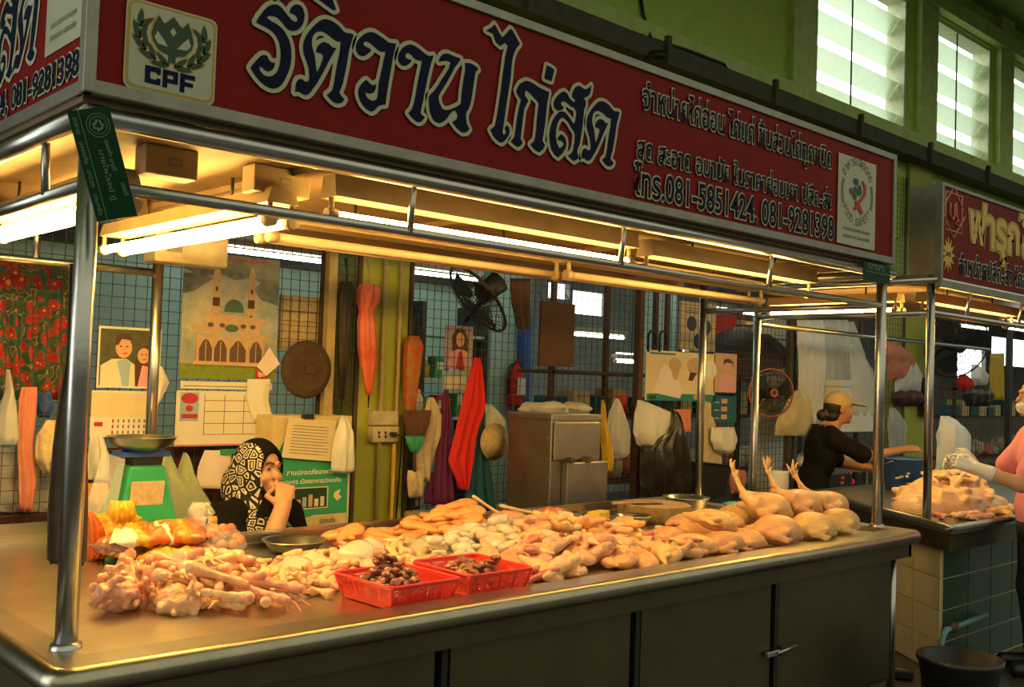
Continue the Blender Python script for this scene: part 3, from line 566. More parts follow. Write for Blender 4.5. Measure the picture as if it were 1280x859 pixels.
    # food safety certificate (front and side)
    def cert(o, ux, w, h):
        g = G(); ux = V(ux); n = ux.cross(V((0, 0, 1))); o = V(o); uz = V((0, 0, 1))
        P = lambda u, v, l=.001: o+ux*(u*w)+uz*(v*h)+n*l
        g.prism([P(0, 0, 0), P(1, 0, 0), P(1, 1, 0), P(0, 1, 0)], n*.0012, 'signwhite')
        cx, cy, r = .5, .60, .40*w/h
        def ring(a0, a1, r0, r1, mat, k=14):
            pts = [(a0+(a1-a0)*i/k) for i in range(k+1)]
            q = [P(cx+math.cos(a)*r0*h/w, cy+math.sin(a)*r0, .002) for a in pts]+[P(cx+math.cos(a)*r1*h/w, cy+math.sin(a)*r1, .002) for a in pts[::-1]]
            g.prism(q, n*.0006, mat)
        ring(-.45, .40, r*.92, r*1.06, 'ink'); ring(PI-.40, PI+.45, r*.92, r*1.06, 'ink')
        for k in range(9):
            a = random.uniform(0, 6.28); d = random.uniform(0, .42)*r; ring_c = (cx-.06+math.cos(a)*d*h/w, cy+.03+math.sin(a)*d)
            g.prism([P(ring_c[0]+.05*math.cos(i*PI/3), ring_c[1]+.05*w/h*math.sin(i*PI/3), .002+.0002*k) for i in range(6)], n*.0004, 'dkgreen')
        pts = [(.44, .40), (.60, .52), (.72, .62), (.72, .72), (.62, .77), (.60, .75), (.66, .70), (.66, .63), (.55, .54), (.40, .43)]
        g.prism([P(u, v, .0045) for u, v in pts], n*.0006, 'dred'); g.prism([P(u, v, .0048) for u, v in ((.66, .40), (.50, .53), (.42, .50), (.60, .37))], n*.0006, 'dred')
        def arc(s, a0, a1, flip):
            for i, ch in enumerate(s):
                a = a0+(a1-a0)*i/max(len(s)-1, 1)
                if ch == ' ': continue
                e = -1 if flip else 1
                rad = ux*math.cos(a)+uz*math.sin(a); tx = (ux*math.sin(a)-uz*math.cos(a))*e
                s_ = .105*w; base = P(cx, cy)+rad*(r*h*(.93 if not flip else 1.08))-tx*s_*.4
                write(g, ch, base, tx, rad*e, s_*.7, s_, 'ink', None, .02, 0, .001)
        arc('อาหารปลอดภย', PI-.62, .62, False); arc('FOOD SAFETY', PI+.62, 2*PI-.62, True)
        for k in range(2): write(g, ['กระทรวงสาธารณสุข', 'สดสะอาด ปลอดภัย'][k], P(.15, .15-.07*k), ux, uz, w*.7, h*.045, 'ink', None, .02, 0, .0012)
        g.done('certificate_sticker', t, label='cream food safety certificate sticker')
    a = atY(1047, 247, y); b = atY(1094, 260, y); cert((a.x, y, atY(1046, 303, y).z), (1, 0, 0), b.x-a.x, atY(1047, 190, y).z-atY(1046, 303, y).z)
    a = atX(55, 72, -.025); b = atX(101, 45, -.025); h = (a.y-b.y)*1.55
    cert((-.0225, a.y, a.z), (0, -1, 0), a.y-b.y, h)
    # brand panel: laurel wreath and tulip over three letters
    A = atY(153, 108, y); B = atY(270, 128, y); TL = atY(160, -5, y)
    w = B.x-A.x; h = TL.z-A.z; w = atY(271, 60, y).x-atY(156, 60, y).x; g = G()
    P = lambda u, v, l: V((A.x+u*w, y-l, A.z+v*h))
    def rr(i, m, l):
        q = []; r = .08
        for cx, cy, a0 in ((1-i-r, 1-i-r, 0), (i+r, 1-i-r, PI/2), (i+r, i+r, PI), (1-i-r, i+r, 1.5*PI)):
            for k in range(5): a = a0+k*PI/8; q.append(P(cx+r*math.cos(a), cy+r*math.sin(a), l))
        g.prism(q, (0, -.0008, 0), m)
    rr(0, 'cream', .0008); rr(.018, 'gold', .0016); rr(.045, 'signwhite', .0024)
    def leaf(cx, cy, a, L, W_):
        for s, m, l in ((1.28, 'gold', .0032), (1, 'dkgreen', .004)):
            q = []
            for k in range(12):
                th = 2*PI*k/12; u = L*s*.5*math.cos(th); v = W_*s*.5*math.sin(th)*(1-.35*math.cos(th))
                q.append(P(cx+u*math.cos(a)-v*math.sin(a), cy+u*math.sin(a)+v*math.cos(a), l))
            g.prism(q, (0, -.0006, 0), m)
    for sd in (-1, 1):
        for k in range(5):
            th = -PI/2+sd*(.35+k*.42); R = .36; cx = .5+R*math.cos(th)*1.0; cy = .655+R*math.sin(th)*.86
            tg = th+sd*PI/2
            leaf(cx+.03*math.cos(th), cy+.03*math.sin(th), tg+sd*-.38, .18, .062); leaf(cx-.045*math.cos(th), cy-.045*math.sin(th), tg+sd*.42, .165, .056)
    tul = [(.5, .38), (.46, .38), (.46, .46), (.36, .49), (.29, .58), (.27, .66), (.29, .76), (.34, .88), (.40, .80), (.43, .82), (.5, .90)]
    tul = tul+[(1-u, v) for u, v in tul[::-1][1:-1]]+[(.54, .38)]
    for s, m, l in ((1.07, 'gold', .0032), (1, 'dkgreen', .004)): g.prism([P(.5+(u-.5)*s, .64+(v-.64)*s, l) for u, v in tul], (0, -.0006, 0), m)
    g.prism([P(u, v, .0048) for u, v in ((.5, .68), (.535, .73), (.5, .78), (.465, .73))], (0, -.0006, 0), 'signwhite')
    for s in (-1, 1): g.prism([P(.5+s*u, v, .0048) for u, v in ((.05, .55), (.16, .56), (.20, .62), (.17, .70), (.10, .62))], (0, -.0006, 0), 'signwhite')
    def letter(polys, ox):
        for q in polys: g.prism([P(ox+u, v, .0045) for u, v in q], (0, -.0008, 0), 'navy')
    B_ = lambda u0, v0, u1, v1: [(u0, v0), (u1, v0), (u1, v1), (u0, v1)]
    letter([B_(0, .10, .055, .29), B_(.055, .235, .165, .29), B_(.055, .10, .165, .15), B_(.125, .215, .165, .235), B_(.125, .15, .165, .17)], .22)
    letter([B_(0, .09, .05, .29), B_(.05, .24, .165, .29), B_(.05, .15, .165, .195), B_(.115, .195, .165, .24)], .41)
    letter([B_(0, .08, .05, .29), B_(.05, .24, .165, .29), B_(.05, .155, .145, .20)], .60)
    g.done('brand_sticker', t, label='white square sticker with green laurel emblem')
stall_sign()
# green market plates wired to the corner posts
def plate():
    q = [atY(84, 139, -.075), atY(136, 132, -.075), atY(172, 270, -.075), atY(122, 277, -.075)]
    t = thing('market_plate', 'dark green stall plate hanging askew from the left canopy corner post', 'plate', q[3])
    g = G().prism(q, (0, .004, 0), 'plate'); g.done('plate_board', t)
    uy = (q[0]-q[3]).normalized(); ux = (q[1]-q[0]).normalized(); H = (q[0]-q[3]).length; Wd = (q[1]-q[0]).length
    dn = -uy; rt = V((0, -1, 0)).cross(dn).normalized()      # text runs down the plate
    def tx(s, u, v, L, hh): # u across from left, v down from top (0..1)
        o = q[0]+ux*(Wd*u)+dn*(H*v); g2 = g_; write(g2, s, o, dn, rt, H*L, Wd*hh, 'plate_text', None, .01, 0, .0015)
    g_ = G()
    g_.prism([q[0]+ux*(Wd*.23)+V((0, -.001, 0)), q[0]+ux*(Wd*.245)+V((0, -.001, 0)), q[3]+ux*(Wd*.245)+V((0, -.001, 0)), q[3]+ux*(Wd*.23)+V((0, -.001, 0))], (0, -.0006, 0), 'plate_text')
    for s, u, v, L, hh in (('สะอาด', .06, .06, .15, .10), ('ปลอดภัย', .06, .28, .2, .12), ('สะดวก', .06, .54, .15, .10), ('ประหยัด', .06, .76, .19, .12), ('แผงค้า เลขที่', .66, .30, .28, .13), ('นายไพโรจน์ ภู่', .42, .38, .46, .18), ('แผงที่', .78, .70, .12, .13)): tx(s, u, v, L, hh)
    c = q[0]+ux*(Wd*.62)+dn*(H*.16)
    for r0, r1 in ((.20, .215), (.27, .285)):
        for k in range(24):
            a, b = 2*PI*k/24, 2*PI*(k+1)/24; f = lambda r, a: c+ux*(Wd*r*math.cos(a))+uy*(Wd*r*math.sin(a))+V((0, -.001, 0))
            g_.prism([f(r0, a), f(r1, a), f(r1, b), f(r0, b)], (0, -.0005, 0), 'plate_text')
    for k in range(7):
        a = k*.9; g_.box(c+ux*(Wd*.1*math.cos(a))+uy*(Wd*.1*math.sin(a))+V((0, -.001, 0)), (Wd*.09, .0006, Wd*.05), 'plate_text', rotm(y=a))
    g_.done('plate_text', t)
    g = G().tube([q[0]+V((.02, .002, -.01)), V((.02, .02, q[0].z+.01)), V((.045, .02, q[0].z)), q[0]+V((.05, .002, -.01))], .0015, 'black', 5); g.done('tie_wire', t)
    a, b = atY(1077, 326, -.02), atY(1110, 356, -.02)
    t = thing('market_plate', 'small dark green stall plate on the right canopy corner post', 'plate', (b.x, -.02, b.z))
    G().bb(a.x, b.x, -.030, -.026, b.z, a.z, 'plate').done('plate_board', t)
    g = G(); write(g, 'ตลาดสด', (a.x+.04, -.0305, b.z+.06), (1, 0, 0), (0, 0, 1), (b.x-a.x)*.6, .03, 'plate_text'); g.bb(a.x+.02, b.x-.02, -.032, -.0302, b.z+.045, b.z+.048, 'plate_text'); g.done('plate_text', t)
plate()
# ================================================================== LIGHT FITTINGS
def fixture(label, a, b, lit, tubes=2, hw=.055, hh=.05, group='fluorescent fittings under the chicken stall canopy', cool=False, tz=-.055, off=.038, top=None):
    """batten from a to b (points on its underside axis), one part per tube and lamp holder"""
    a, b = V(a), V(b); d = (b-a).normalized(); s = d.cross(V((0, 0, 1))).normalized(); up = V((0, 0, 1)); L = (b-a).length
    t = thing('fluorescent_fixture', label, 'light', (a+b)/2, group)
    g = G(); P = lambda l, u, v: a+d*l+s*u+up*v
    prof = [(-hw, 0), (hw, 0), (hw*.75, hh), (-hw*.75, hh)]
    g.prism([P(0, u, v) for u, v in prof], d*L, 'housing'); g.bb
    for k in (.25, .75): g.tube([P(L*k, 0, hh), P(L*k, 0, (top-a.z) if top else max(hh+.01, 2.172-a.z))], .006, 'dark', 6)
    g.done('housing', t)
    offs = [off*(2*i/(tubes-1)-1) for i in range(tubes)] if tubes > 1 else [0]
    for i, u in enumerate(offs):
        on = lit if isinstance(lit, bool) else lit[i]
        g = G().tube([P(.03, u, tz), P(L-.03, u, tz)], .0155, ('tube_cool' if cool else 'tube_on') if on else 'tube_off', 12)
        g.done('tube', t)
        for l in (.012, L-.012):
            h = G().tube([P(l-.018, u, tz), P(l+.018, u, tz)], .021, 'housing', 12); h.tube([P(l, u, tz), P(l, u, .004)], .009, 'housing', 8); h.done('lamp_holder', t)
    return t
def fittings():
    z = 2.05
    p0, p1 = atZ(2, 287, 2.0), atZ(92, 252, 2.0)
    fixture('lit twin tube fitting hanging outside the left post, half cut by the frame', (.24, 1.62, z), (.24, .38, z), True)
    fixture('lit twin tube fitting running back just right of the left post', (.70, 1.62, z), (.70, .27, z), True)
    fixture('lit single tube batten behind the front rail on the left', (.80, .17, 2.075), (2.25, .17, 2.075), True, 1, .045, .07)
    fixture('lit single tube batten behind the front rail on the right', (2.36, .19, 2.06), (3.66, .19, 2.06), True, 1, .045, .07)
    fixture('unlit twin tube fitting at the rear of the canopy, left one', (.87, .69, 2.055), (2.40, .69, 2.055), False, 2)
    fixture('unlit twin tube fitting at the rear of the canopy, right one', (2.28, .60, 2.05), (3.80, .60, 2.05), False, 2)
    fixture('cool white tube in the shop behind the mosque poster', atY(258, 303, 3.5), atY(407, 322, 3.5), True, 1, group='cool tubes in the shop behind the mesh', cool=True, tz=-.03, top=3.0)
    fixture('cool white tube in the shop right of the green column', atY(512, 334, 3.5), atY(600, 345, 3.5), True, 1, group='cool tubes in the shop behind the mesh', cool=True, tz=-.03, top=3.0)
    # ballast boxes
    for px, py, w, lab in ((345, 243, .20, 'small ivory ballast box with a stamped mark under the canopy ceiling'), (208, 214, .16, 'small ivory ballast box beside the hanging green plate')):
        c = atY(px, py, .35); t = thing('ballast_box', lab, 'box', (c.x, .35, 2.10))
        G().bb(c.x-w/2, c.x+w/2, .31, .39, 2.085, 2.171, 'housing', .004).done('case', t)
        g = G().bb(c.x-.012, c.x+.03, .3085, .3095, 2.115, 2.14, 'ink'); g.bb(c.x-.006, c.x+.024, .3075, .3084, 2.121, 2.134, 'housing'); g.done('stamped_mark', t)
    # switch box on the rear post
    a, b = atY(183, 300, 1.80), atY(256, 346, 1.80)
    t = thing('switch_box', 'grubby ivory switch box on top of the rear left post', 'box', (b.x, 1.8, b.z))
    G().bb(a.x, a.x+.34, 1.70, 1.83, 1.985, 2.12, 'oldbox', .008).done('case', t)
    G().bb(a.x+.05, a.x+.12, 1.697, 1.70, 2.03, 2.06, 'ink').done('rating_label', t)
fittings()
# ================================================================== COUNTER
def counter():
    t = thing('stall_counter', 'stainless steel butcher counter with rolled front lip and cabinet panels', 'counter', (2, .5, 0))
    F, X0, X1, Y0, Y1, XW, YWg = .825, -.055, 4.20, -.135, 1.22, 1.06, 1.86
    g = G()
    out = [(X0, Y0), (X1, Y0), (X1, Y1), (XW, Y1), (XW, YWg), (X0, YWg)]
    inn = [(X0+.085, Y0+.10), (X1-.10, Y0+.10), (X1-.10, Y1-.02), (XW-.02, Y1-.02), (XW-.02, YWg-.02), (X0+.085, YWg-.02)]
    g.prism([(x, y, .788) for x, y in inn], (0, 0, .012), 'tray')
    n = 6
    for i in range(n):
        j = (i+1) % n; a, b, c, d = out[i], out[j], inn[j], inn[i]
        g.addf([(*a, F), (*b, F), (*c, F), (*d, F)], [(0, 1, 2, 3)], 'steel'); g.addf([(*d, F), (*c, F), (*c, .79), (*d, .79)], [(0, 1, 2, 3)], 'steel')
        g.addf([(*a, F), (*b, F), (*b, .79), (*a, .79)], [(0, 1, 2, 3)], 'steel')
    g.addf([(*p, .79) for p in out], [tuple(range(6))], 'steel_dull')
    g.done('tray', t)
    g = G().tube([(X0, YWg, F-.033), (X0, Y0+.035, F-.033), (X0+.01, Y0+.01, F-.033), (X0+.035, Y0, F-.033), (X1-.035, Y0, F-.033), (X1-.01, Y0+.01, F-.033), (X1, Y0+.035, F-.033), (X1, Y1, F-.033)], .034, 'lip', 18); g.done('rolled_lip', t)
    g = G()
    for (a, b), (c, d) in (((XW, Y1), (X1, Y1)), ((XW, Y1), (XW, YWg)), ((X0, YWg), (XW, YWg))):
        g.bb(min(a, c)-.006, max(a, c)+.006, min(b, d)-.006, max(b, d)+.006, .79, .872, 'steel')
    g.done('splash_riser', t)
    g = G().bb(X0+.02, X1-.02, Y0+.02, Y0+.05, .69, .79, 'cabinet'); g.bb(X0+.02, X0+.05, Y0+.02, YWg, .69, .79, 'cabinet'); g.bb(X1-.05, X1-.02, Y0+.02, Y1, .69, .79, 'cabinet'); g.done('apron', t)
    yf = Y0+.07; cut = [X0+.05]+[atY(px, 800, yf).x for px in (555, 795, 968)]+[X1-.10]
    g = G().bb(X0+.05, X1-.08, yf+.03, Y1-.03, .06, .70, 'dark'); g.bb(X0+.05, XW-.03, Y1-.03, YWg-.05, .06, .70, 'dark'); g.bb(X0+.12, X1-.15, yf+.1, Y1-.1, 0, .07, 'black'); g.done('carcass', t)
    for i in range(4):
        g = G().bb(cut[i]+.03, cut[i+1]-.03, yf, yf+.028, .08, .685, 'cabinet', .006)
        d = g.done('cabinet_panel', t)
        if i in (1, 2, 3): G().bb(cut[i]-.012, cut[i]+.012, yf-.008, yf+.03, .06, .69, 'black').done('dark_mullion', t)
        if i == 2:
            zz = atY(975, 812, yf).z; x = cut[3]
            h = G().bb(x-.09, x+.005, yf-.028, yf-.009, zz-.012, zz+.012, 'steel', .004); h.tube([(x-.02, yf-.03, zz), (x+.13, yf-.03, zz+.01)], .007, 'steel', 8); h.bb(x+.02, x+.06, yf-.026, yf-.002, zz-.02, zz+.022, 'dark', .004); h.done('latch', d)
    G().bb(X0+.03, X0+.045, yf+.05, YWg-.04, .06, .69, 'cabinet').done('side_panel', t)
    G().tube([(X1-.06, yf+.03, 0), (X1-.06, yf+.03, .69)], .022, 'steel', 12).done('end_leg', t)
counter()
# ================================================================== HANGING THINGS
def hang(name, rows, y, mat, label, cat, folds=3, amp=.012, bulge=0, group=None, thick=.006, parent=None, nu=20, sub=5, ph=0, flat_back=True):
    """closed soft sheet or bag on the plane y; rows = (py, px left, px right) in the photo, top to bottom"""
    R = []; px0 = rows[0][1]*.37
    for i in range(len(rows)-1):
        for k in range(sub):
            t = k/sub; R.append([rows[i][q]*(1-t)+rows[i+1][q]*t for q in range(3)])
    R.append(list(rows[-1])); n = len(R); g = G(); vs = []
    for side in (0, 1):
        for i, (py, l, r) in enumerate(R):
            a, b = atY(l, py, y), atY(r, py, y); zc = (a.z+b.z)/2; a.z += (zc-a.z)*.0
            fv = i/(n-1)
            for j in range(nu+1):
                u = j/nu; p = a.lerp(b, u); prof = math.sqrt(max(0, 1-(2*u-1)**2))
                vprof = math.sin(PI*min(1, max(0, fv)))**.6 if bulge else 0
                rip = amp*math.sin(u*folds*2*PI+ph+1.2*math.sin(fv*3+ph))*(.45+.55*fv)+amp*.6*noise.noise(V((u*4, fv*5, ph)))+(amp*1.3*noise.noise(V((u*9+fv*2, fv*3.5, ph+px0)))+amp*.6*abs(noise.noise(V((u*14, fv*9, px0)))) if bulge else 0)
                if side == 0: yy = y-bulge*prof*vprof-thick/2+rip
                else: yy = y+thick/2+(rip if not bulge else bulge*.15*prof*vprof)
                if side == 1 and bulge and yy < y-bulge*prof*vprof: yy = y+thick/2
                vs.append((p.x, yy, p.z))
    N = n*(nu+1); fs = []
    for i in range(n-1):
        for j in range(nu):
            a = i*(nu+1)+j; q = (a, a+1, a+nu+2, a+nu+1); fs.append(q); fs.append(tuple(N+k for k in q[::-1]))
    ed = [i*(nu+1) for i in range(n)]
    for i in range(n-1):
        a, b = i*(nu+1), (i+1)*(nu+1); fs.append((a, b, N+b, N+a)); a += nu; b += nu; fs.append((a, N+a, N+b, b))
    for j in range(nu):
        fs.append((j, N+j, N+j+1, j+1)); a = (n-1)*(nu+1)+j; fs.append((a, a+1, N+a+1, N+a))
    g.addf(vs, fs, mat, True)
    return g.done(name, parent, label, cat, group)
class Pic:
    """flat printed sheet on the plane y; px corners: top left, bottom right"""
    def __init__(s, tl, br, y, mat, thick=.004, zt=None, dz=0):
        a, b = atY(*tl, y), atY(*br, y); s.x0, s.x1, s.z1, s.z0, s.y = a.x, b.x, a.z, b.z, y
        s.w, s.h = s.x1-s.x0, s.z1-s.z0; s.g = G(); s.l = 0; s.g.bb(s.x0, s.x1, y, y+thick, s.z0, s.z1, mat)
    def P(s, u, v): return V((s.x0+u*s.w, s.y-.00022*s.l, s.z0+v*s.h))
    def poly(s, pts, m): s.l += 1; s.g.prism([s.P(u, v) for u, v in pts], (0, .00018, 0), m); return s
    def rect(s, u0, v0, u1, v1, m): return s.poly([(u0, v0), (u1, v0), (u1, v1), (u0, v1)], m)
    def ell(s, u, v, a, b, m, n=18): return s.poly([(u+a*math.cos(2*PI*k/n), v+b*math.sin(2*PI*k/n)) for k in range(n)], m)
    def txt(s, t, u, v, w, h, m, edge=None): write(s.g, t, s.P(u, v)+V((0, -.001*1, 0)), (1, 0, 0), (0, 0, 1), s.w*w, s.h*h, m, edge, .02, .05, .001*s.l*0+.0006); return s
    def done(s, name, label, cat, parent=None, group=None): return s.g.done(name, parent, label, cat, group)
YH = YW-.035
# --- left: floral curtain, cloth, small bags
hang('floral_curtain', [(325, -70, 96), (420, -70, 96), (500, -70, 100)], YW+.14, 'floral', 'red and green floral curtain behind the left mesh', 'curtain', 9, .03, nu=50)
hang('pink_rag', [(484, 27, 46), (500, 24, 47), (560, 23, 42), (600, 24, 47), (640, 25, 40)], YH, 'pinkcloth', 'long salmon pink rag tied on the mesh at far left', 'cloth', 2, .01)
hang('plastic_bag', [(462, 8, 12), (490, 6, 16), (520, -4, 22), (548, -6, 24), (556, 0, 20)], YH-.02, 'bag', 'small clear bag hung on the mesh at the left edge', 'bag', 2, .006, .05)
hang('straw_bag', [(525, 58, 72), (545, 46, 76), (575, 44, 76), (592, 54, 74)], YH-.03, 'straw', 'beige woven bag hung on the mesh beside the left post', 'bag', 3, .008, .05)
hang('blue_bag', [(490, 46, 64), (510, 44, 66), (522, 48, 62)], YW+.06, 'blue', 'small blue plastic bag behind the left mesh', 'bag', 2, .01, .04)
hang('brown_rag', [(330, 88, 104), (450, 84, 108), (560, 68, 110), (640, 62, 111), (700, 61, 109), (706, 64, 104)], .30, 'browncloth', 'long dark brown cloth draped behind the front left post', 'cloth', 2, .015, thick=.012)
hang('clear_sack', [(545, 113, 128), (570, 110, 136), (600, 110, 138)], YH-.02, 'bagw', 'white sack hung below the wedding photo calendar', 'bag', 2, .008, .04)
hang('yellow_sack', [(604, 108, 134), (625, 106, 140), (640, 106, 138)], YH-.04, 'yellowbag', 'yellow patterned sack below the white sack on the mesh', 'bag', 2, .008, .05)
hang('clear_packets', [(560, -20, 60), (600, -30, 66), (640, -30, 66)], YW+.09, 'bag', 'clear packets stacked behind the mesh at the left edge', 'bag', 4, .02, .05)
# --- wedding calendar
t = thing('photo_calendar', 'wall calendar with a photo of a couple left of the rear post', 'calendar', atY(155, 545, YH-.01))
p = Pic((124, 407), (199, 486), YH-.012, 'paper'); p.rect(.03, .03, .97, .96, 'photo_bg')
p.poly([(.05, .03), (.05, .36), (.22, .47), (.45, .48), (.62, .36), (.66, .03)], 'photo_white'); p.poly([(.30, .44), (.44, .48), (.52, .42), (.5, .03), (.40, .03)], 'photo_blue')
p.ell(.40, .66, .13, .17, 'photo_skin'); p.poly([(.26, .70), (.27, .84), (.36, .90), (.47, .90), (.54, .82), (.50, .79), (.36, .80), (.31, .70)], 'photo_hair')
p.poly([(.60, .03), (.58, .40), (.64, .66), (.76, .72), (.88, .62), (.92, .03)], 'photo_hair'); p.ell(.72, .54, .10, .13, 'photo_skin'); p.poly([(.64, .03), (.70, .38), (.92, .34), (.95, .03)], 'photo_pink')
for u, w_ in ((.35, .02), (.45, .02), (.69, .015), (.76, .015)): p.ell(u, .68 if u < .5 else .56, w_, .012, 'photo_hair', 8)
p.ell(.42, .57, .04, .012, 'dred', 8); p.ell(.73, .48, .03, .01, 'dred', 8)
p.done('couple_photo', None, None, t)
p = Pic((115, 488), (190, 521), YH-.014, 'papery'); p.rect(.0, .93, 1, 1, 'paper'); p.done('cover_flap', None, None, t)
p = Pic((113, 521), (185, 546), YH-.012, 'paper'); 
for r in range(3):
    for c in range(7): p.rect(.36+c*.09, .15+r*.28, .39+c*.09, .32+r*.28, 'dred' if c == 0 else 'ink')
p.rect(.06, .55, .2, .75, 'dred'); p.done('date_sheet', None, None, t)
hang('loose_papers', [(458, 194, 202), (478, 190, 212), (500, 190, 202), (508, 190, 196)], YH-.03, 'paper', 'curled loose papers sticking out right of the rear post', 'paper', 1, .01)
# --- mosque poster
t = thing('mosque_poster', 'large wall calendar poster of a domed building with two minarets', 'poster', atY(285, 470, YH-.01))
p = Pic((231, 312), (344, 476), YH-.012, 'sky_b', .004)
p.poly([(0, .86), (.18, .80), (.36, .84), (.52, .80), (.7, .83), (.85, .78), (1, .82), (1, 1), (0, 1)], 'sky_a'); p.poly([(0, .66), (.10, .68), (.22, .75), (.3, .80), (.12, .83), (0, .82)], 'sky_a'); p.poly([(1, .62), (.8, .66), (.72, .74), (.8, .8), (1, .82)], 'sky_a'); p.poly([(0, 0), (1, 0), (1, .10), (0, .12)], 'grass')
for cx in (.335, .70):
    p.rect(cx-.035, .46, cx+.035, .86, 'stone'); p.rect(cx-.055, .55, cx+.055, .57, 'stone'); p.rect(cx-.045, .66, cx+.045, .675, 'stone'); p.rect(cx-.025, .80, cx+.025, .805, 'stone'); p.poly([(cx-.03, .86), (cx, .93), (cx+.03, .86)], 'stone')
    for v in (.49, .60, .70): p.rect(cx-.012, v, cx+.012, v+.035, 'arch')
    p.rect(cx-.035, .58, cx+.035, .65, 'brown')
p.poly([(.42, .54)]+[(.52+.10*math.cos(a), .56+.085*math.sin(a)) for a in np.linspace(PI, 0, 9)]+[(.62, .54)], 'dome'); p.rect(.517, .64, .523, .70, 'stone')
p.poly([(.17, .53), (.87, .50), (.80, .44), (.24, .46)], 'stone'); p.rect(.23, .37, .80, .46, 'stone'); p.poly([(.08, .42), (.92, .36), (.85, .32), (.14, .36)], 'stone'); p.rect(.15, .13, .86, .34, 'stone')
for u0, u1 in ((.18, .31), (.33, .46), (.49, .66), (.70, .83)):
    p.poly([(u0, .14), (u1, .14), (u1, .24), ((u0+u1)/2+.03, .30), ((u0+u1)/2, .315), ((u0+u1)/2-.03, .30), (u0, .24)], 'arch'); p.rect((u0+u1)/2-.004, .14, (u0+u1)/2+.004, .30, 'stone')
for k in range(6): p.poly([(.36+.03*k, .33+.01*(k % 2)), (.42+.045*k, .36), (.40+.045*k, .385), (.34+.03*k, .36)], 'sky_b')
for u in (.28, .40, .62, .72): p.ell(u, .43, .03, .018, 'arch', 10)
p.ell(.5, .41, .07, .03, 'dome'); p.rect(.12, .11, .88, .14, 'stone')
for k in range(7): p.rect(.18+k*.1, .955, .24+k*.1, .975, 'dred')
p.done('poster_print', None, None, t)
p = Pic((226, 476), (340, 488), YH-.014, 'paper'); p.rect(.03, .3, .8, .42, 'ink'); p.done('poster_margin', None, None, t)
p = Pic((221, 488), (330, 556), YH-.014, 'paper')
for v in (.2, .4, .62, .82): p.rect(.30, v, .98, v+.012, 'dred')
for u in (.30, .52, .74): p.rect(u, .2, u+.008, .93, 'ink')
p.rect(.04, .45, .24, .97, 'photo_blue'); p.ell(.14, .86, .09, .10, 'dred'); p.rect(.06, .5, .23, .58, 'dred'); p.ell(.14, .68, .04, .06, 'dred'); p.rect(.0, 0, 1, .03, 'pinkcloth')
p.done('month_sheet', None, None, t)
hang('paper_slip', [(474, 310, 338), (500, 309, 336), (528, 318, 342)], YH-.03, 'paper', 'crumpled white paper slip over the calendar month sheet', 'paper', 1, .008)
g = G(); q = [atY(337, 434, YH-.03), atY(350, 455, YH-.03), atY(333, 470, YH-.03), atY(321, 458, YH-.03)]; g.prism(q, (0, .002, 0), 'paperp'); g.done('diamond_note', label='square note hung cornerwise on the right of the mosque poster', cat='note')
p = Pic((320, 462), (334, 474), YH-.022, 'dred'); p.txt('๒๕', .2, .2, .6, .6, 'paper'); p.done('red_tag', 'small red tag under the square note', 'tag')
# --- board, round lid, umbrellas
p = Pic((351, 368), (401, 440), YW+.05, 'straw', .012)
for k in range(5): p.rect(.05+k*.2, .02, .065+k*.2, .98, 'brown')
for k in range(3): p.rect(.02, .2+k*.25, .98, .21+k*.25, 'brown')
p.done('straw_board', 'square yellowed straw board behind the mesh above the round lid', 'board')
c = atY(383, 462, YH-.03); t = thing('round_lid', 'dark round pan lid hung on the mesh right of the mosque poster', 'lid', (c.x, c.y, c.z-.16)); r = .155
G().lathe([(.001, .035), (r*.5, .034), (r*.62, .028), (r*.66, .034), (r*.78, .022), (r*.92, .016), (r, .0), (r*.98, -.004), (.001, .006)], c, 'browncloth', 40, axis=(0, -1, 0)).done('lid_disc', t)
G().bb(c.x-.03, c.x+.03, c.y-.05, c.y-.032, c.z-.025, c.z+.025, 'brown', .006).done('lid_knob', t)
def umbrella(rows, y, mat, label, hook=None, tip=True):
    P = [atY(px, py, y) for py, px, r in rows]; t = thing('folded_umbrella', label, 'umbrella', P[-1]); g = G(); vs = []; n = 28; fs = []
    for i, (p, (py, px, r)) in enumerate(zip(P, rows)):
        for j in range(n):
            a = 2*PI*j/n; rr = r*(1+.22*math.cos(7*a+i*.25)); vs.append((p.x+rr*math.cos(a), p.y+rr*.8*math.sin(a), p.z))
    for i in range(len(P)-1):
        for j in range(n): fs.append((i*n+j, i*n+(j+1) % n, (i+1)*n+(j+1) % n, (i+1)*n+j))
    fs += [tuple(range(n)), tuple(range((len(P)-1)*n, len(P)*n))]
    g.addf(vs, fs, mat, True); g.done('canopy_cloth', t)
    if tip: G().tube([P[-1]+V((0, 0, .01)), P[-1]-V((0, 0, .07))], [.007, .003], 'black', 8).done('ferrule', t)
    if hook: G().tube([P[0]]+[P[0]+V(h) for h in hook], .007, 'black' if mat != 'umb_red' else 'conduit', 8).done('handle', t)
umbrella([(356, 462, .05), (366, 461, .066), (378, 460, .058), (388, 458, .038), (402, 458, .048), (430, 459, .05), (455, 460, .042), (480, 461, .024), (494, 461, .014)], YW-.09, 'umb_red', 'red and orange folded umbrella hanging on the green column', [(0, 0, .05), (-.01, .02, .16)])
umbrella([(352, 433, .03), (372, 433, .045), (380, 431, .035), (440, 429, .03), (500, 427, .014)], YW-.07, 'umb_dark', 'black folded umbrella hanging left of the green column', [(0, 0, .05), (0, .02, .13)])
umbrella([(420, 517, .03), (432, 517, .055), (460, 515, .05), (500, 513, .035), (530, 512, .018)], YW-.06, 'umb_red2', 'dark red patterned folded umbrella right of the green column', [(0, 0, .05), (0, 0, .16)])
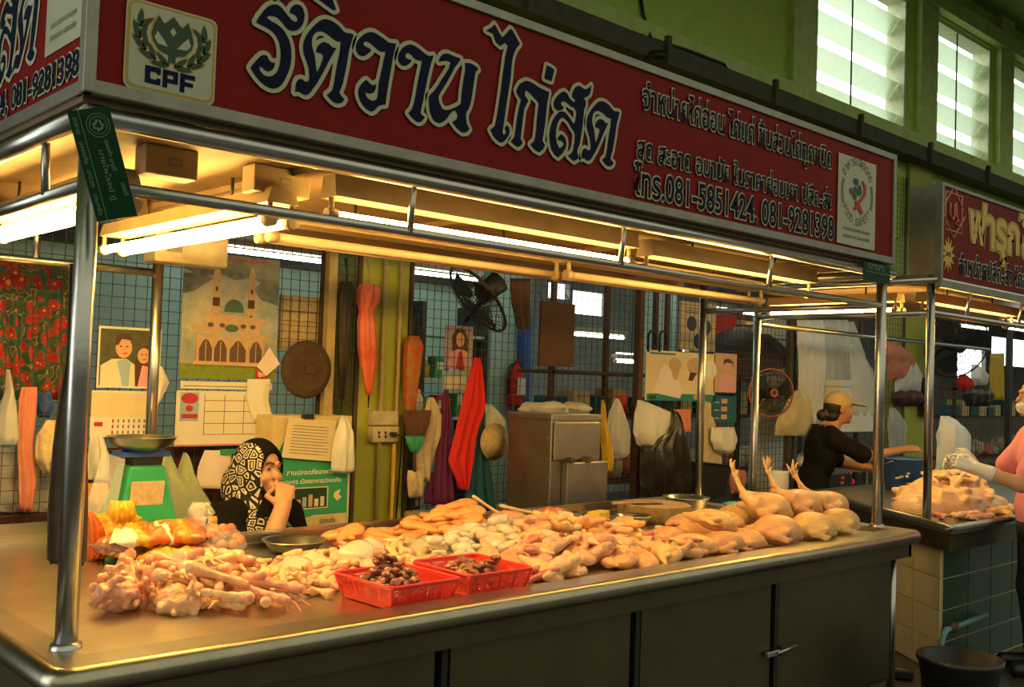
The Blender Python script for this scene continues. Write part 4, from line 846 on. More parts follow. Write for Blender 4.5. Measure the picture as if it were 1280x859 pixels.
# --- socket box
t = thing('socket_box', 'ivory double socket box with a black plug on the green column', 'socket', atY(482, 552, YW-.03))
for a, b in (((466, 514), (498, 532)), ((466, 533), (498, 553))):
    A, B = atY(*a, YW-.05), atY(*b, YW-.05); G().bb(A.x, B.x, YW-.055, YW-.002, B.z, A.z, 'oldbox', .008).done('box_cover', t)
for k in range(4):
    c = atY(474+k % 2*8, 541+k//2*5, YW-.056); G().bb(c.x-.006, c.x+.006, YW-.058, YW-.054, c.z-.008, c.z+.008, 'black').done('socket_slot', t)
c = atY(491, 543, YW-.07); G().tube([(c.x, YW-.056, c.z), (c.x, YW-.10, c.z)], .014, 'black', 10).tube([(c.x, YW-.095, c.z), (c.x+.05, YW-.09, c.z-.01), (c.x+.07, YW-.06, c.z-.12), (c.x+.05, YW-.05, .5)], .005, 'black', 6).done('plug_and_cord', t)
# --- green carton with notice
A, B = atY(342, 520, 2.02), atY(435, 655, 2.02); t = thing('printed_carton', 'tall green printed carton standing behind the seated woman', 'carton', ((A.x+B.x)/2, 2.1, .3))
G().bb(A.x, B.x, 2.02, 2.20, .3, A.z, 'carton', .004).done('carton_body', t)
p = Pic((342, 522), (435, 654), 2.018, 'carton', .002); p.poly([(0, 0), (.98, 0), (.97, .58), (.88, .78), (.7, .88), (.4, .90), (.15, .80), (.02, .62)], 'boxgreen')
p.poly([(0.02, 0), (.97, 0), (.97, .10), (.55, .10)], 'carton'); p.txt('สานปลอดภัยอาหาร', .18, .475, .6, .05, 'paper'); p.txt('เกษตร เมืองอาหารปลอดภัย', .16, .395, .72, .045, 'paper')
p.rect(.28, .16, .72, .36, 'papery'); p.rect(.295, .17, .705, .35, 'dkgreen')
for k, m in enumerate(('photo_pink', 'photo_blue', 'photo_skin', 'photo_white', 'papery')): p.rect(.32+k*.075, .18, .37+k*.075, .25+.02*(k % 3), m)
p.poly([(.80, .30), (.88, .33), (.86, .28), (.9, .25), (.84, .22), (.79, .26)], 'papery'); p.txt('ปลอดภัย', .62, .02, .2, .05, 'ink'); p.done('printed_front', None, None, t)
t = thing('clipped_notice', 'typed notice hanging from a bulldog clip on the green carton', 'notice', atY(388, 576, 2.0))
q = [atY(361, 522, 2.0), atY(421, 526, 2.0), atY(416, 577, 2.0), atY(352, 572, 2.0)]; g = G().prism(q, (0, .002, 0), 'papery')
for k in range(10):
    a = q[0].lerp(q[3], .18+.075*k); b = q[1].lerp(q[2], .18+.075*k); g.prism([a.lerp(b, .12)+V((0, -.001, 0)), a.lerp(b, rv(.7, .9))+V((0, -.001, 0)), a.lerp(b, .88)+V((0, -.001, -.004)), a.lerp(b, .12)+V((0, -.001, -.004))], (0, .0005, 0), 'ink')
g.done('notice_sheet', t); c = atY(386, 521, 1.99); G().bb(c.x-.03, c.x+.03, 1.985, 2.015, c.z-.012, c.z+.012, 'black', .003).done('bulldog_clip', t)
hang('goods_bag', [(520, 426, 433), (540, 420, 440), (565, 415, 442), (588, 414, 442), (592, 420, 436)], 1.98, 'bagw', 'small white bag of goods hung at the corner of the green carton', 'bag', 2, .006, .05)
t = thing('memo_pad', 'white memo sheets hung on the mesh left of the seated woman', 'paper', atY(265, 612, YH))
hang('memo_sheet', [(563, 256, 290), (585, 248, 288), (611, 245, 283)], YH-.01, 'paperp', None, None, 1, .006, parent=t)
c = atY(285, 565, YH); G().bb(c.x-.05, c.x+.03, YH-.03, YH, c.z-.01, c.z+.015, 'boxgreen').done('green_clip', t)
hang('carrier_bag', [(566, 206, 211), (590, 200, 222), (620, 196, 258), (650, 192, 276), (665, 196, 276)], YW-.03, 'bag_green', 'pale green carrier bag hung just right of the spring scale', 'bag', 2, .012, .06)
hang('carrier_bag', [(566, 229, 234), (590, 222, 240), (620, 216, 258), (655, 212, 282), (665, 214, 280)], YW-.008, 'bag_green', 'pale green carrier bag hung behind the first carrier bag', 'bag', 2, .012, .06)
# --- right of the column
t = thing('portrait_poster', 'small pale poster of a long haired figure on the mesh right of the column', 'poster', atY(572, 490, YW+.03))
p = Pic((557, 406), (590, 462), YW+.03, 'photo_lilac'); p.poly([(.28, .2), (.24, .75), (.42, .95), (.68, .93), (.82, .7), (.8, .2)], 'photo_hair'); p.ell(.54, .68, .15, .17, 'photo_skin'); p.poly([(.12, 0), (.18, .36), (.45, .46), (.66, .46), (.9, .34), (.95, 0)], 'photo_pink'); p.poly([(.4, 0), (.5, .4), (.62, .4), (.72, 0)], 'dred'); p.done('portrait_print', None, None, t)
p = Pic((553, 463), (586, 492), YW+.03, 'photo_blue'); p.rect(.1, .2, .9, .8, 'paper'); p.done('lower_print', None, None, t)
def fan(c, n, r, label, mat, ring, parent_y, d=.12, hub='dark', bars=28):
    n = V(n).normalized(); a, b, n = frame(n); c = V(c); t = thing('wall_fan', label, 'fan', c)
    g = G()
    for k in range(bars):
        q = 2*PI*k/bars; u = a*math.cos(q)+b*math.sin(q)
        g.tube([c+n*d*.5+u*r*.16, c+n*d*.46+u*r*.6, c+u*r, c-n*d*.4+u*r*.7, c-n*d*.5+u*r*.2], .0022, mat, 4, smooth=False)
    for rr, z in ((.98, .06), (.75, .36), (.5, .46), (.3, .5)): g.tube([c+n*d*z+(a*math.cos(q)+b*math.sin(q))*r*rr for q in np.linspace(0, 2*PI, 33)], .0025, mat, 4)
    g.done('fan_guard', t)
    G().tube([c+(a*math.cos(q)+b*math.sin(q))*r for q in np.linspace(0, 2*PI, 41)], .008, ring, 8).done('guard_rim', t)
    g = G()
    for k in range(3):
        q0 = k*2*PI/3+.3; pts = []
        for w_, rr in ((-.30, .2), (-.5, .55), (-.45, .85), (.1, .92), (.45, .8), (.4, .5), (.30, .2)):
            q = q0+w_; pts.append(c+(a*math.cos(q)+b*math.sin(q))*r*rr+n*(w_*.03))
        g.prism(pts, n*.004, mat)
    g.done('fan_blades', t)
    G().tube([c+n*d*.45, c+n*d*.56], r*.17, ring, 18).tube([c+n*d*.56, c+n*d*.58], r*.11, hub, 18).done('hub_badge', t)
    e = V((c.x-n.x*.18, c.y-n.y*.18, c.z)); G().tube([c-n*.02, c-n*.18], [r*.22, r*.3], hub, 14).tube([c-n*.15, V((c.x-n.x*.15, parent_y, c.z-.12))], .018, hub, 8).done('motor_and_bracket', t)
c = atY(597, 374, YW-.25); fan(c, (-.75, .22, -.65), .235, 'dark wall fan tilted down in front of the mesh', 'dark', 'dark', YW-.01)
def slab(tl, br, y, mat, lab, name='brown_board', cat='board', th=.02, slope=None):
    a, b = atY(*tl, y), atY(*br, y); t = thing(name, lab, cat, ((a.x+b.x)/2, y, b.z)); 
    G().bb(a.x, b.x, y, y+th, b.z, a.z, mat, .004).done('board_sheet', t)
    for x in (a.x+.03, b.x-.03): G().tube([(x, y+.01, a.z-.01), (x, YW-.002, a.z+.08)], .003, 'black', 5).done('hanging_cord', t)
slab((677, 376), (717, 459), YH-.04, 'brown', 'square dark brown board hanging on the mesh above the steel ice box')
hang('brown_mat', [(348, 638, 663), (380, 641, 663), (408, 647, 663), (412, 648, 662)], YH-.03, 'brown', 'narrow dark brown mat hanging right of the tilted fan', 'mat', 2, .008, thick=.012)
# brooms and cloths
t = thing('broom', 'brown bristle broom hung upside down right of the green column', 'broom', atY(518, 625, YH-.05))
hang('bristles', [(513, 503, 539), (530, 506, 536), (546, 508, 530), (552, 512, 524)], YH-.06, 'bristle', None, None, 6, .006, .03, parent=t)
p0, p1 = atY(518, 553, YH-.06), atY(521, 632, YH-.06); G().tube([p0, p0.lerp(p1, .3), p1], [.014, .012, .011], 'wood', 10).done('handle', t)
t = thing('hand_brush', 'green fan shaped brush below the brown broom', 'brush', atY(520, 590, YH-.1))
hang('brush_fibres', [(545, 506, 530), (555, 509, 528), (566, 514, 522)], YH-.10, 'boxgreen', None, None, 5, .004, .02, parent=t); G().tube([atY(518, 565, YH-.1), atY(518, 592, YH-.1)], .01, 'brown', 8).done('handle', t)
hang('straw_sleeve', [(588, 510, 530), (600, 509, 529), (622, 511, 528)], YH-.09, 'straw', 'short straw sleeve hanging low right of the green column', 'straw sleeve', 2, .006, .03)
hang('beige_cloth', [(497, 535, 542), (520, 530, 553), (545, 528, 552), (580, 526, 540), (602, 524, 536)], YH-.04, 'beige', 'beige cloth hung on the mesh beside the brown broom', 'cloth', 3, .012)
hang('grubby_towel', [(552, 518, 540), (575, 521, 541), (600, 524, 537)], YH-.075, 'beige', 'grubby stained towel hung in front of the beige cloth', 'cloth', 2, .01)
hang('white_cloth', [(486, 520, 524), (500, 516, 530), (514, 516, 531)], YW+.04, 'paper', 'small white cloth behind the mesh above the broom', 'cloth', 2, .01)
hang('purple_apron', [(487, 556, 560), (520, 552, 564), (570, 546, 566), (632, 540, 568)], YH-.03, 'purple', 'purple apron hanging left of the red cloth', 'apron', 3, .014)
hang('purple_rag', [(590, 538, 548), (615, 532, 552), (630, 530, 556)], YH-.01, 'purple', 'low purple rag under the beige cloth', 'cloth', 2, .01)
hang('red_cloth', [(447, 595, 599), (465, 589, 603), (490, 583, 607), (512, 577, 608), (545, 570, 597), (575, 562, 594), (595, 569, 588), (612, 575, 583)], YH-.09, 'redcloth', 'bright red cloth hanging over the blue apron', 'cloth', 3, .02)
hang('blue_apron', [(515, 597, 606), (530, 594, 606), (560, 590, 610), (600, 584, 616), (640, 580, 621)], YH-.06, 'bluecloth', 'teal blue apron hanging under the red cloth', 'apron', 3, .018)
t = thing('hat_bag', 'clear bag with a straw hat hung left of the steel ice box', 'bag', atY(617, 577, YH-.06))
hang('bag_film', [(505, 606, 614), (525, 603, 630), (555, 602, 634), (575, 606, 630)], YH-.04, 'bag', None, None, 2, .008, .06, parent=t)
c = atY(618, 552, YH-.10); g = G().lathe([(.001, .05), (.05, .045), (.06, .02), (.115, .0), (.11, -.004), (.001, .0)], c, 'straw', 28, axis=(0, -1, 0)); g.done('straw_hat', label='pale straw hat inside the clear hanging bag', cat='hat')
# --- steel ice box
def icebox():
    e = atY(690, 519, 1.55); x0, y0, zt = e.x, 1.55, e.z; x1 = atY(750, 519, 1.55).x; y1 = 1.55+.36
    t = thing('steel_ice_box', 'tall stainless ice box behind the counter', 'ice box', ((x0+x1)/2, (y0+y1)/2, 0)); zm = atY(720, 577, 1.55).z
    G().bb(x0, x1, y0, y1, .05, zt, 'steel_dull', .006).done('box_body', t)
    G().bb(x0-.006, x1+.006, y0-.006, y1+.006, zt-.03, zt+.004, 'steel_dull', .004).done('lid', t)
    G().bb(x0+.012, x1-.01, y0-.018, y0-.002, zm+.01, zt-.04, 'steel_dull', .006).done('upper_door', t)
    d = G().bb(x0+.09, x1+.03, y0-.05, y0-.002, .45, zm, 'steel_dull', .006).done('lower_door', t)
    for k in (.3, .65):
        x = x0+(x1-x0)*k; G().bb(x-.015, x+.015, y0-.06, y0-.018, zm-.004, zm+.03, 'rust', .003).done('hinge', t)
    g = G()
    for k in range(7): g.ell((x0-.003, y0+.02, .6+k*.12), .006, 'steel', None, 1)
    g.done('rivets', t); G().box(((x0+x1)/2, (y0+y1)/2, .025), (x1-x0-.04, y1-y0-.04, .05), 'dark').done('plinth', t)
    s = SDF((x0-.1, y0-.02, zt-.03), (x1+.1, y1+.05, zt+.14), .009)
    random.seed(5)
    for k in range(16): s.ell((rv(x0+.03, x1-.03), rv(y0+.04, y1-.03), zt+rv(.015, .045)), (rv(.04, .09), rv(.04, .08), rv(.015, .03)), .02, R=rotm(z=rv(0, 3)))
    me = s.mesh('plastic_bags', 'bag', .014, 20); c = V(((x0+x1)/2, (y0+y1)/2, zt))
    for v in me.vertices: v.co = V((v.co.x-c.x, v.co.y-c.y, max(v.co.z, zt+.005)-c.z))
    place('crumpled_bags', me, loc=c, label='crumpled clear plastic bags on top of the steel ice box', cat='bags')
icebox()
hang('yellow_bag', [(500, 752, 755), (535, 751, 757), (555, 752, 764), (578, 752, 765), (590, 755, 762)], YW-.008, 'yellow', 'yellow plastic bag hung right of the steel ice box', 'bag', 2, .008, .03)
hang('clear_bag', [(498, 769, 772), (515, 762, 777), (545, 757, 786), (565, 761, 785), (573, 768, 778)], YW-.008, 'bag', 'clear plastic bag of wraps hung right of the yellow bag', 'bag', 2, .01, .06)
hang('red_net', [(493, 768, 786), (505, 772, 784), (518, 780, 786)], YW+.03, 'dred', 'small red net behind the mesh above the clear bag', 'net', 3, .012)
hang('carrier_bag', [(500, 797, 801), (515, 794, 836), (540, 792, 834), (555, 796, 828), (563, 806, 822)], YH-.05, 'bagw', 'full beige carrier bag hung in front of the black bin bag', 'bag', 2, .01, .08)
hang('bin_bag', [(512, 838, 842), (530, 832, 850), (560, 802, 858), (590, 800, 864), (622, 800, 866)], YH-.08, 'bag_black', 'black bin bag hanging below the poultry poster', 'bag', 5, .02, .06)
hang('pink_cloth', [(512, 842, 864), (525, 846, 864), (540, 852, 864)], YH-.10, 'pinkcloth', 'pink cloth corner beside the right rear post', 'cloth', 2, .008)
# poultry poster etc.
t = thing('poultry_poster', 'pale poster of plucked poultry with a teal border behind the right post', 'poster', atY(840, 510, YH-.02))
p = Pic((808, 437), (893, 502), YH-.02, 'papery'); p.rect(.02, .0, .98, .14, 'teal'); p.rect(.05, .02, .15, .10, 'dkgreen'); p.ell(.72, .08, .04, .05, 'yellow'); p.poly([(.10, .16), (.22, .7), (.38, .72), (.52, .2), (.48, .05)], 'paperp')
p.ell(.40, .74, .09, .14, 'stone'); p.poly([(.34, .66), (.38, .44), (.44, .42), (.46, .66)], 'stone'); p.ell(.70, .72, .13, .18, 'stone'); p.poly([(.62, .6), (.60, .42), (.66, .42), (.72, .58)], 'brown'); p.ell(.92, .66, .10, .2, 'paper'); p.rect(.05, .92, .4, .96, 'teal'); p.done('poster_print', None, None, t)
p = Pic((893, 441), (920, 491), YH-.02, 'photo_pink'); p.rect(.04, .02, .96, .98, 'stone'); p.ell(.62, .66, .20, .14, 'photo_skin'); p.poly([(.4, .7), (.42, .84), (.62, .88), (.84, .8), (.86, .62), (.78, .76), (.5, .76)], 'photo_hair'); p.poly([(.2, .02), (.3, .42), (.6, .5), (.9, .4), (.95, .02)], 'photo_pink'); p.ell(.25, .72, .12, .10, 'photo_skin'); p.done('family_photo', 'reddish family photo pinned right of the poultry poster', 'photo')
p = Pic((890, 495), (920, 528), YH-.02, 'bluecloth')
for v in (.12, .42, .72): p.rect(.38, v, .62, v+.18, 'photo_skin'); p.rect(.1, v+.02, .3, v+.06, 'photo_blue')
p.done('blue_card', 'dark blue card with three small photos under the family photo', 'card')
hang('paper_sack', [(500, 874, 890), (540, 873, 896), (590, 872, 905)], YH-.0, 'beige', 'tall beige printed sack behind the bin basket', 'sack', 2, .008, .02)
hang('grey_bag', [(534, 890, 918), (550, 888, 921), (562, 894, 918), (567, 902, 912)], YH-.05, 'bagw', 'small greyish white bag under the blue card', 'bag', 2, .008, .04)
A, B = atY(873, 578, YH-.16), atY(913, 622, YH-.16); t = thing('wire_basket', 'dark mesh basket with a bag liner right of the right rear post', 'basket', ((A.x+B.x)/2, YH-.1, B.z))
g = G().prism([(A.x, YH-.16, A.z), (B.x, YH-.16, A.z-.04), (B.x-.06, YH-.14, B.z), (A.x, YH-.14, B.z)], (0, .12, 0), 'dark'); g.done('basket_body', t); G().tube([(A.x, YH-.165, A.z), (B.x, YH-.165, A.z-.04)], .008, 'black', 6).done('basket_rim', t)
hang('pink_bag', [(588, 914, 931), (600, 912, 932), (617, 914, 928)], YW-.008, 'pinkcloth', 'small pink bag right of the dark mesh basket', 'bag', 2, .006, .04)
for k, (px, lab) in enumerate(((814, 'black crook umbrella handle hooked on the mesh, left of two'), (828, 'black crook umbrella handle hooked on the mesh, right of two'))):
    a = atY(px-4, 440, YH-.02); pts = [a]+[V((a.x, YH-.02, a.z+.10))]+[V((a.x+.04+.04*math.cos(q), YH-.02, a.z+.11+.045*math.sin(q))) for q in np.linspace(PI, 0, 8)]+[V((a.x+.08, YH-.02, a.z+.06))]
    G().tube(pts, .009, 'black', 8).done('umbrella_handle', label=lab, cat='umbrella handle')
# the orange fan, bag and plastic sheets
c = atY(964, 491, YW-.20); fan(c, (-.45, -.75, .0), .19, 'orange rimmed black fan behind the whole chickens', 'dark', 'orange', YW-.01, .1, 'dark')
hang('orange_bag', [(488, 995, 1001), (500, 985, 1012), (525, 972, 1016), (545, 968, 1006)], YH-.04, 'carton', 'translucent orange bag hung under the orange fan', 'bag', 2, .012, .06)
hang('plastic_sheets', [(400, 996, 1030), (450, 998, 1030), (530, 1000, 1028)], YH-.06, 'bagw', 'bundle of white carrier bags hanging behind the vendor in the cap', 'bags', 4, .015, .05)
hang('clear_sleeve', [(400, 1028, 1060), (450, 1026, 1060), (500, 1028, 1058), (530, 1032, 1056)], YH-.05, 'bag', 'clear plastic sleeves hanging right of the white bag bundle', 'bags', 4, .015, .04)
hang('clear_sleeve', [(402, 1058, 1066), (450, 1060, 1082), (480, 1062, 1092)], YH-.02, 'bag', 'tapering clear sleeve with green print above the foam box', 'bags', 3, .012, .03)
g = G()
for px, pz, s_ in ((995, 392, .8), (995, 440, .8)): 
    a = atY(px, pz+26, YH-.02)
    for k in range(6): g.bb(a.x-.012, a.x+.012, YH-.026, YH-.022, a.z+k*.032, a.z+k*.032+.02, 'boxgreen')
g.done('green_tape', label='strip of green printed tape left of the white bag bundle', cat='tape')
A, B = atY(1052, 475, YH-.22), atY(1092, 540, YH-.22); t = thing('foam_box', 'white foam box on the shelf behind the vendor in the cap', 'box', ((A.x+B.x)/2, YH-.1, B.z)); G().bb(A.x, B.x, YH-.22, YH-.02, B.z, A.z-.06, 'foam', .012).done('box_body', t); G().bb(A.x-.01, B.x+.01, YH-.23, YH-.01, A.z-.06, A.z, 'foam', .012).done('lid', t)

# cables on the upper wall
g = G().tube([atY(742, 12, YB-.02), atY(752, 9, YB-.02), atY(775, 26, YB-.02), atY(806, 46, YB-.15), atY(860, 63, YB-.15), atY(905, 80, YB-.15), atY(910, 88, YB-.15)], .012, 'black', 6)
g.done('cable', label='black cable sagging along the ledge above the sign', cat='cable')
G().tube([atY(800, -8, YB-.02), atY(804, 18, YB-.02), atY(813, 46, YB-.15)], .014, 'dark', 6).done('cable', label='thick grey cable coming down the upper wall to the ledge', cat='cable')
c = atY(820, 74, YB-.22); G().lathe([(.001, .06), (.05, .05), (.09, .0), (.001, -.01)], c, 'dark', 16).done('wall_bracket', label='dark round bracket under the ledge above the sign', cat='bracket')
# ================================================================== GOODS ON THE COUNTER
ZF = .80                                      # tray floor
HX0, HY0, HC = 0.0, -.15, .01
HF = np.full((430, 205), ZF)
HXX, HYY = np.meshgrid(HX0+HC*np.arange(430), HY0+HC*np.arange(205), indexing='ij')
def foot(x, y, rx, ry, a):
    dx, dy = HXX-x, HYY-y; u = (dx*math.cos(a)+dy*math.sin(a))/rx; v = (-dx*math.sin(a)+dy*math.cos(a))/ry
    return u*u+v*v
def rest(x, y, rx, ry, a, h, q=.8, up=.8):
    d = foot(x, y, rx, ry, a); m = d < 1
    if not m.any(): return ZF
    z = float(np.quantile(HF[m], q)); HF[m] = np.maximum(HF[m], z+h*up*np.sqrt(1-d[m])); return z
def zmin(me): return min(v.co.z for v in me.vertices)
def base0(me):
    z = zmin(me)
    for v in me.vertices: v.co.z -= z
    return me
# --- templates
def t_drumette(i):
    s = SDF((-.03, -.035, -.03), (.09, .035, .035), .0035)
    s.cone((0, 0, 0), (.045, .004*i-.004, .002), .021, .011, .01).cone((.045, 0, .002), (.064, .002, .0), .010, .011, .008).ell((-.008, .012, .004), (.014, .012, .013), .008).ell((.066, .008, 0), .008, .006).ell((.066, -.006, .002), .007, .006)
    return base0(s.mesh('drumette', 'meat_pale', .003, 40))
def t_foot(i):
    s = SDF((-.09, -.05, -.025), (.09, .05, .035), .0032)
    s.cone((-.07, 0, .004), (-.055, 0, .004), .0125, .010, .006).cone((-.06, 0, .004), (.012, .003*i, .006), .0085, .0075, .006).ell((.016, .003*i, .004), (.013, .014, .008), .006)
    for k, (dx, dy) in enumerate(((.055, .030), (.064, .002), (.052, -.027))):
        s.chain([(.018, .003*i, .004), (.018+dx*.55, dy*.6, .012), (.018+dx, dy, .002-.004*(i % 2))], [.0065, .0055, .0042], .004)
    s.chain([(.012, 0, .003), (.0, -.022, .002)], [.0055, .004], .004)
    return base0(s.mesh('chicken_foot', 'meat_p', .002, 50))
def t_bone(i):
    s = SDF((-.09, -.04, -.03), (.08, .04, .035), .0034)
    s.cone((-.06, 0, .004), (-.045, .004, .004), .018, .014, .008).cone((-.05, 0, .004), (.045, .006*i, .004), .0115, .0085, .008).cone((.045, .006*i, .004), (.058, .004*i, .004), .0125, .011, .006).ell((-.064, .01, .006), (.011, .01, .01), .006)
    return base0(s.mesh('chicken_shank', 'meat_p', .0025, 45))
def t_fillet(i):
    s = SDF((-.12, -.06, -.03), (.11, .06, .04), .005)
    s.ell((.02, 0, .0), (.062, .042, .02), .02).ell((-.045, .008*(i-1), -.003), (.05, .022, .014), .02).ell((.03, .018, .006), (.045, .02, .014), .012)
    return base0(s.mesh('breast_fillet', 'fillet', .006, 18))
def t_leg(i):
    s = SDF((-.11, -.08, -.05), (.17, .09, .06), .0055)
    s.ell((-.03, 0, 0), (.065, .055, .030), .02).ell((-.04, .03, .008), (.04, .03, .025), .02).cone((.01, -.012, 0), (.10, .015+.012*i, .004), .033, .014, .025).ell((.115, .018+.012*i, .004), (.014, .013, .012), .01)
    for k in range(5): s.ell((rv(-.08, .05), rv(-.045, .045), rv(.0, .025)), rv(.012, .02), .012)
    return base0(s.mesh('leg_quarter', 'skin_y', .006, 20))
def t_wing(i):
    s = SDF((-.09, -.05, -.03), (.11, .09, .045), .0045)
    s.chain([(-.06, .0, 0), (.0, .045, .004), (.055, .0, .002), (.085, .03, 0)], [.022, .013, .012, .005], .012).ell((0, .018, 0), (.045, .022, .008), .015).ell((-.06, 0, .002), (.024, .02, .018), .012)
    return base0(s.mesh('chicken_wing', 'skin_y', .004, 25))
def t_carcass(i):
    random.seed(40+i); s = SDF((-.13, -.12, -.07), (.13, .12, .11), .006)
    s.ell((0, 0, 0), (.075, .06, .045), .02)
    for k in range(34):
        a = rv(0, 6.28); r = rv(.03, .092); s.ell((math.cos(a)*r, math.sin(a)*r*.8, rv(-.035, .06)), (rv(.010, .026), rv(.010, .022), rv(.007, .016)), .007, R=rotm(rv(0, 3), rv(0, 3), rv(0, 3)))
    for k in range(5):
        a = rv(0, 6.28); s.ell((math.cos(a)*.05, math.sin(a)*.045, .05), (.018, .018, .02), .012, cut=True)
    s.chain([(-.06, -.05, .04), (-.09, -.03, .0), (-.075, .02, -.03)], [.014, .012, .012], .01).chain([(.03, -.07, .05), (.08, -.05, .02), (.09, .0, -.02)], [.013, .012, .014], .01)
    return base0(s.mesh('chicken_carcass', 'meat_p', .009, 30, 0))
def t_liver(i):
    s = SDF((-.045, -.035, -.02), (.045, .035, .03), .004)
    s.ell((-.01, 0, 0), (.022, .014, .010), .008).ell((.012, .006, .002), (.017, .012, .009), .006).ell((.004, -.01, .003), (.012, .009, .008), .006)
    return base0(s.mesh('chicken_liver', 'liver', .007, 55, 0))
def t_ice(i):
    random.seed(90+i); g = G(); k = g.mi('ice'); q = bmesh.ops.create_icosphere(g.bm, subdivisions=1, radius=1)
    for v in q['verts']: v.co = V((v.co.x*.045*rv(.8, 1.2), v.co.y*.036*rv(.75, 1.2), v.co.z*.022*rv(.7, 1.3)))
    for f in g.bm.faces: f.material_index = k; f.smooth = False
    bmesh.ops.bevel(g.bm, geom=g.bm.edges[:], offset=.004, segments=2, affect='EDGES', profile=.5)
    for f in g.bm.faces: f.smooth = True
    me = bpy.data.meshes.new('ice_chunk'); g.bm.to_mesh(me); me.materials.append(M['ice']); return base0(me)
def t_chicken(raised, i):
    s = SDF((-.20, -.15, -.01), (.17, .15, .24), .006)
    s.ell((.02, 0, .078), (.115, .088, .075), .02).ell((.06, 0, .085), (.075, .06, .068), .02).cone((.11, 0, .08), (.14, .02, .06), .034, .022, .02)
    for sd in (-1, 1):
        if raised: s.cone((-.035, sd*.06, .095), (-.105, sd*.052, .125), .047, .022, .02)
        else: s.cone((-.035, sd*.06, .07), (-.12, sd*.062, .055), .046, .022, .02)
        s.chain([(.06, sd*.085, .085), (-.01, sd*.112, .06), (.055, sd*.118, .045), (.085, sd*.105, .05)], [.024, .017, .014, .007], .012)
    s.ell((-.10, 0, .07), (.035, .028, .02), .02)
    return s.mesh('chicken_body', 'skin_y', .004, 16)
def t_shank(k):
    s = SDF((-.12, -.06, -.04), (.07, .06, .20), .0034)
    s.chain([(.01, 0, 0), (-.025, 0, .035), (-.062, .004, .102)], [.015, .0105, .0095], .008).ell((-.065, .004, .105), (.013, .014, .012), .008)
    for j, (dx, dy, dz) in enumerate(((-.012, .03, .055), (-.03, .0, .066), (-.012, -.028, .055))):
        s.chain([(-.066, .004, .108), (-.066+dx*.6-.004, dy*.7, .108+dz*.55), (-.066+dx+.006*k, dy, .108+dz)], [.008, .0062, .0042], .004)
    s.chain([(-.066, .0, .105), (-.046, .012, .118)], [.006, .004], .004)
    return s.mesh('yellow_foot', 'claw', .0015, 50)
TD = [t_drumette(i) for i in range(3)]; TF = [t_foot(0), t_bone(0), t_bone(1)]; TB = [t_fillet(i) for i in range(3)]; TL = [t_leg(i) for i in range(3)]; TW = [t_wing(i) for i in range(2)]
TC = [t_carcass(i) for i in range(3)]; TV = [t_liver(i) for i in range(2)]; TI = [t_ice(i) for i in range(5)]
random.seed(11)
def variant(me, mat, name=None):
    c = me.copy(); c.materials.clear(); c.materials.append(M[mat]); return c
TLp = [variant(m, 'meat_p') for m in TL]; TWp = [variant(m, 'meat_pale') for m in TW]; TLr = [variant(TB[0], 'red_meat'), variant(TV[0], 'red_meat')]; TFy = [variant(m, 'meat_pale') for m in TF]; TBf = [variant(m, 'meat_pale') for m in TB]
def put(name, me, x, y, a, s, rx, ry, h, lab, cat, grp, tilt=.25, q=.8, up=.8, dz=0):
    z = rest(x, y, rx*s, ry*s, a, h*s, q, up)+dz
    o = place(name, me, loc=(x, y, z), label=lab, cat=cat, group=grp); o.rotation_euler = (rv(-tilt, tilt), rv(-tilt, tilt), a); o.scale = (s, s, s); return o
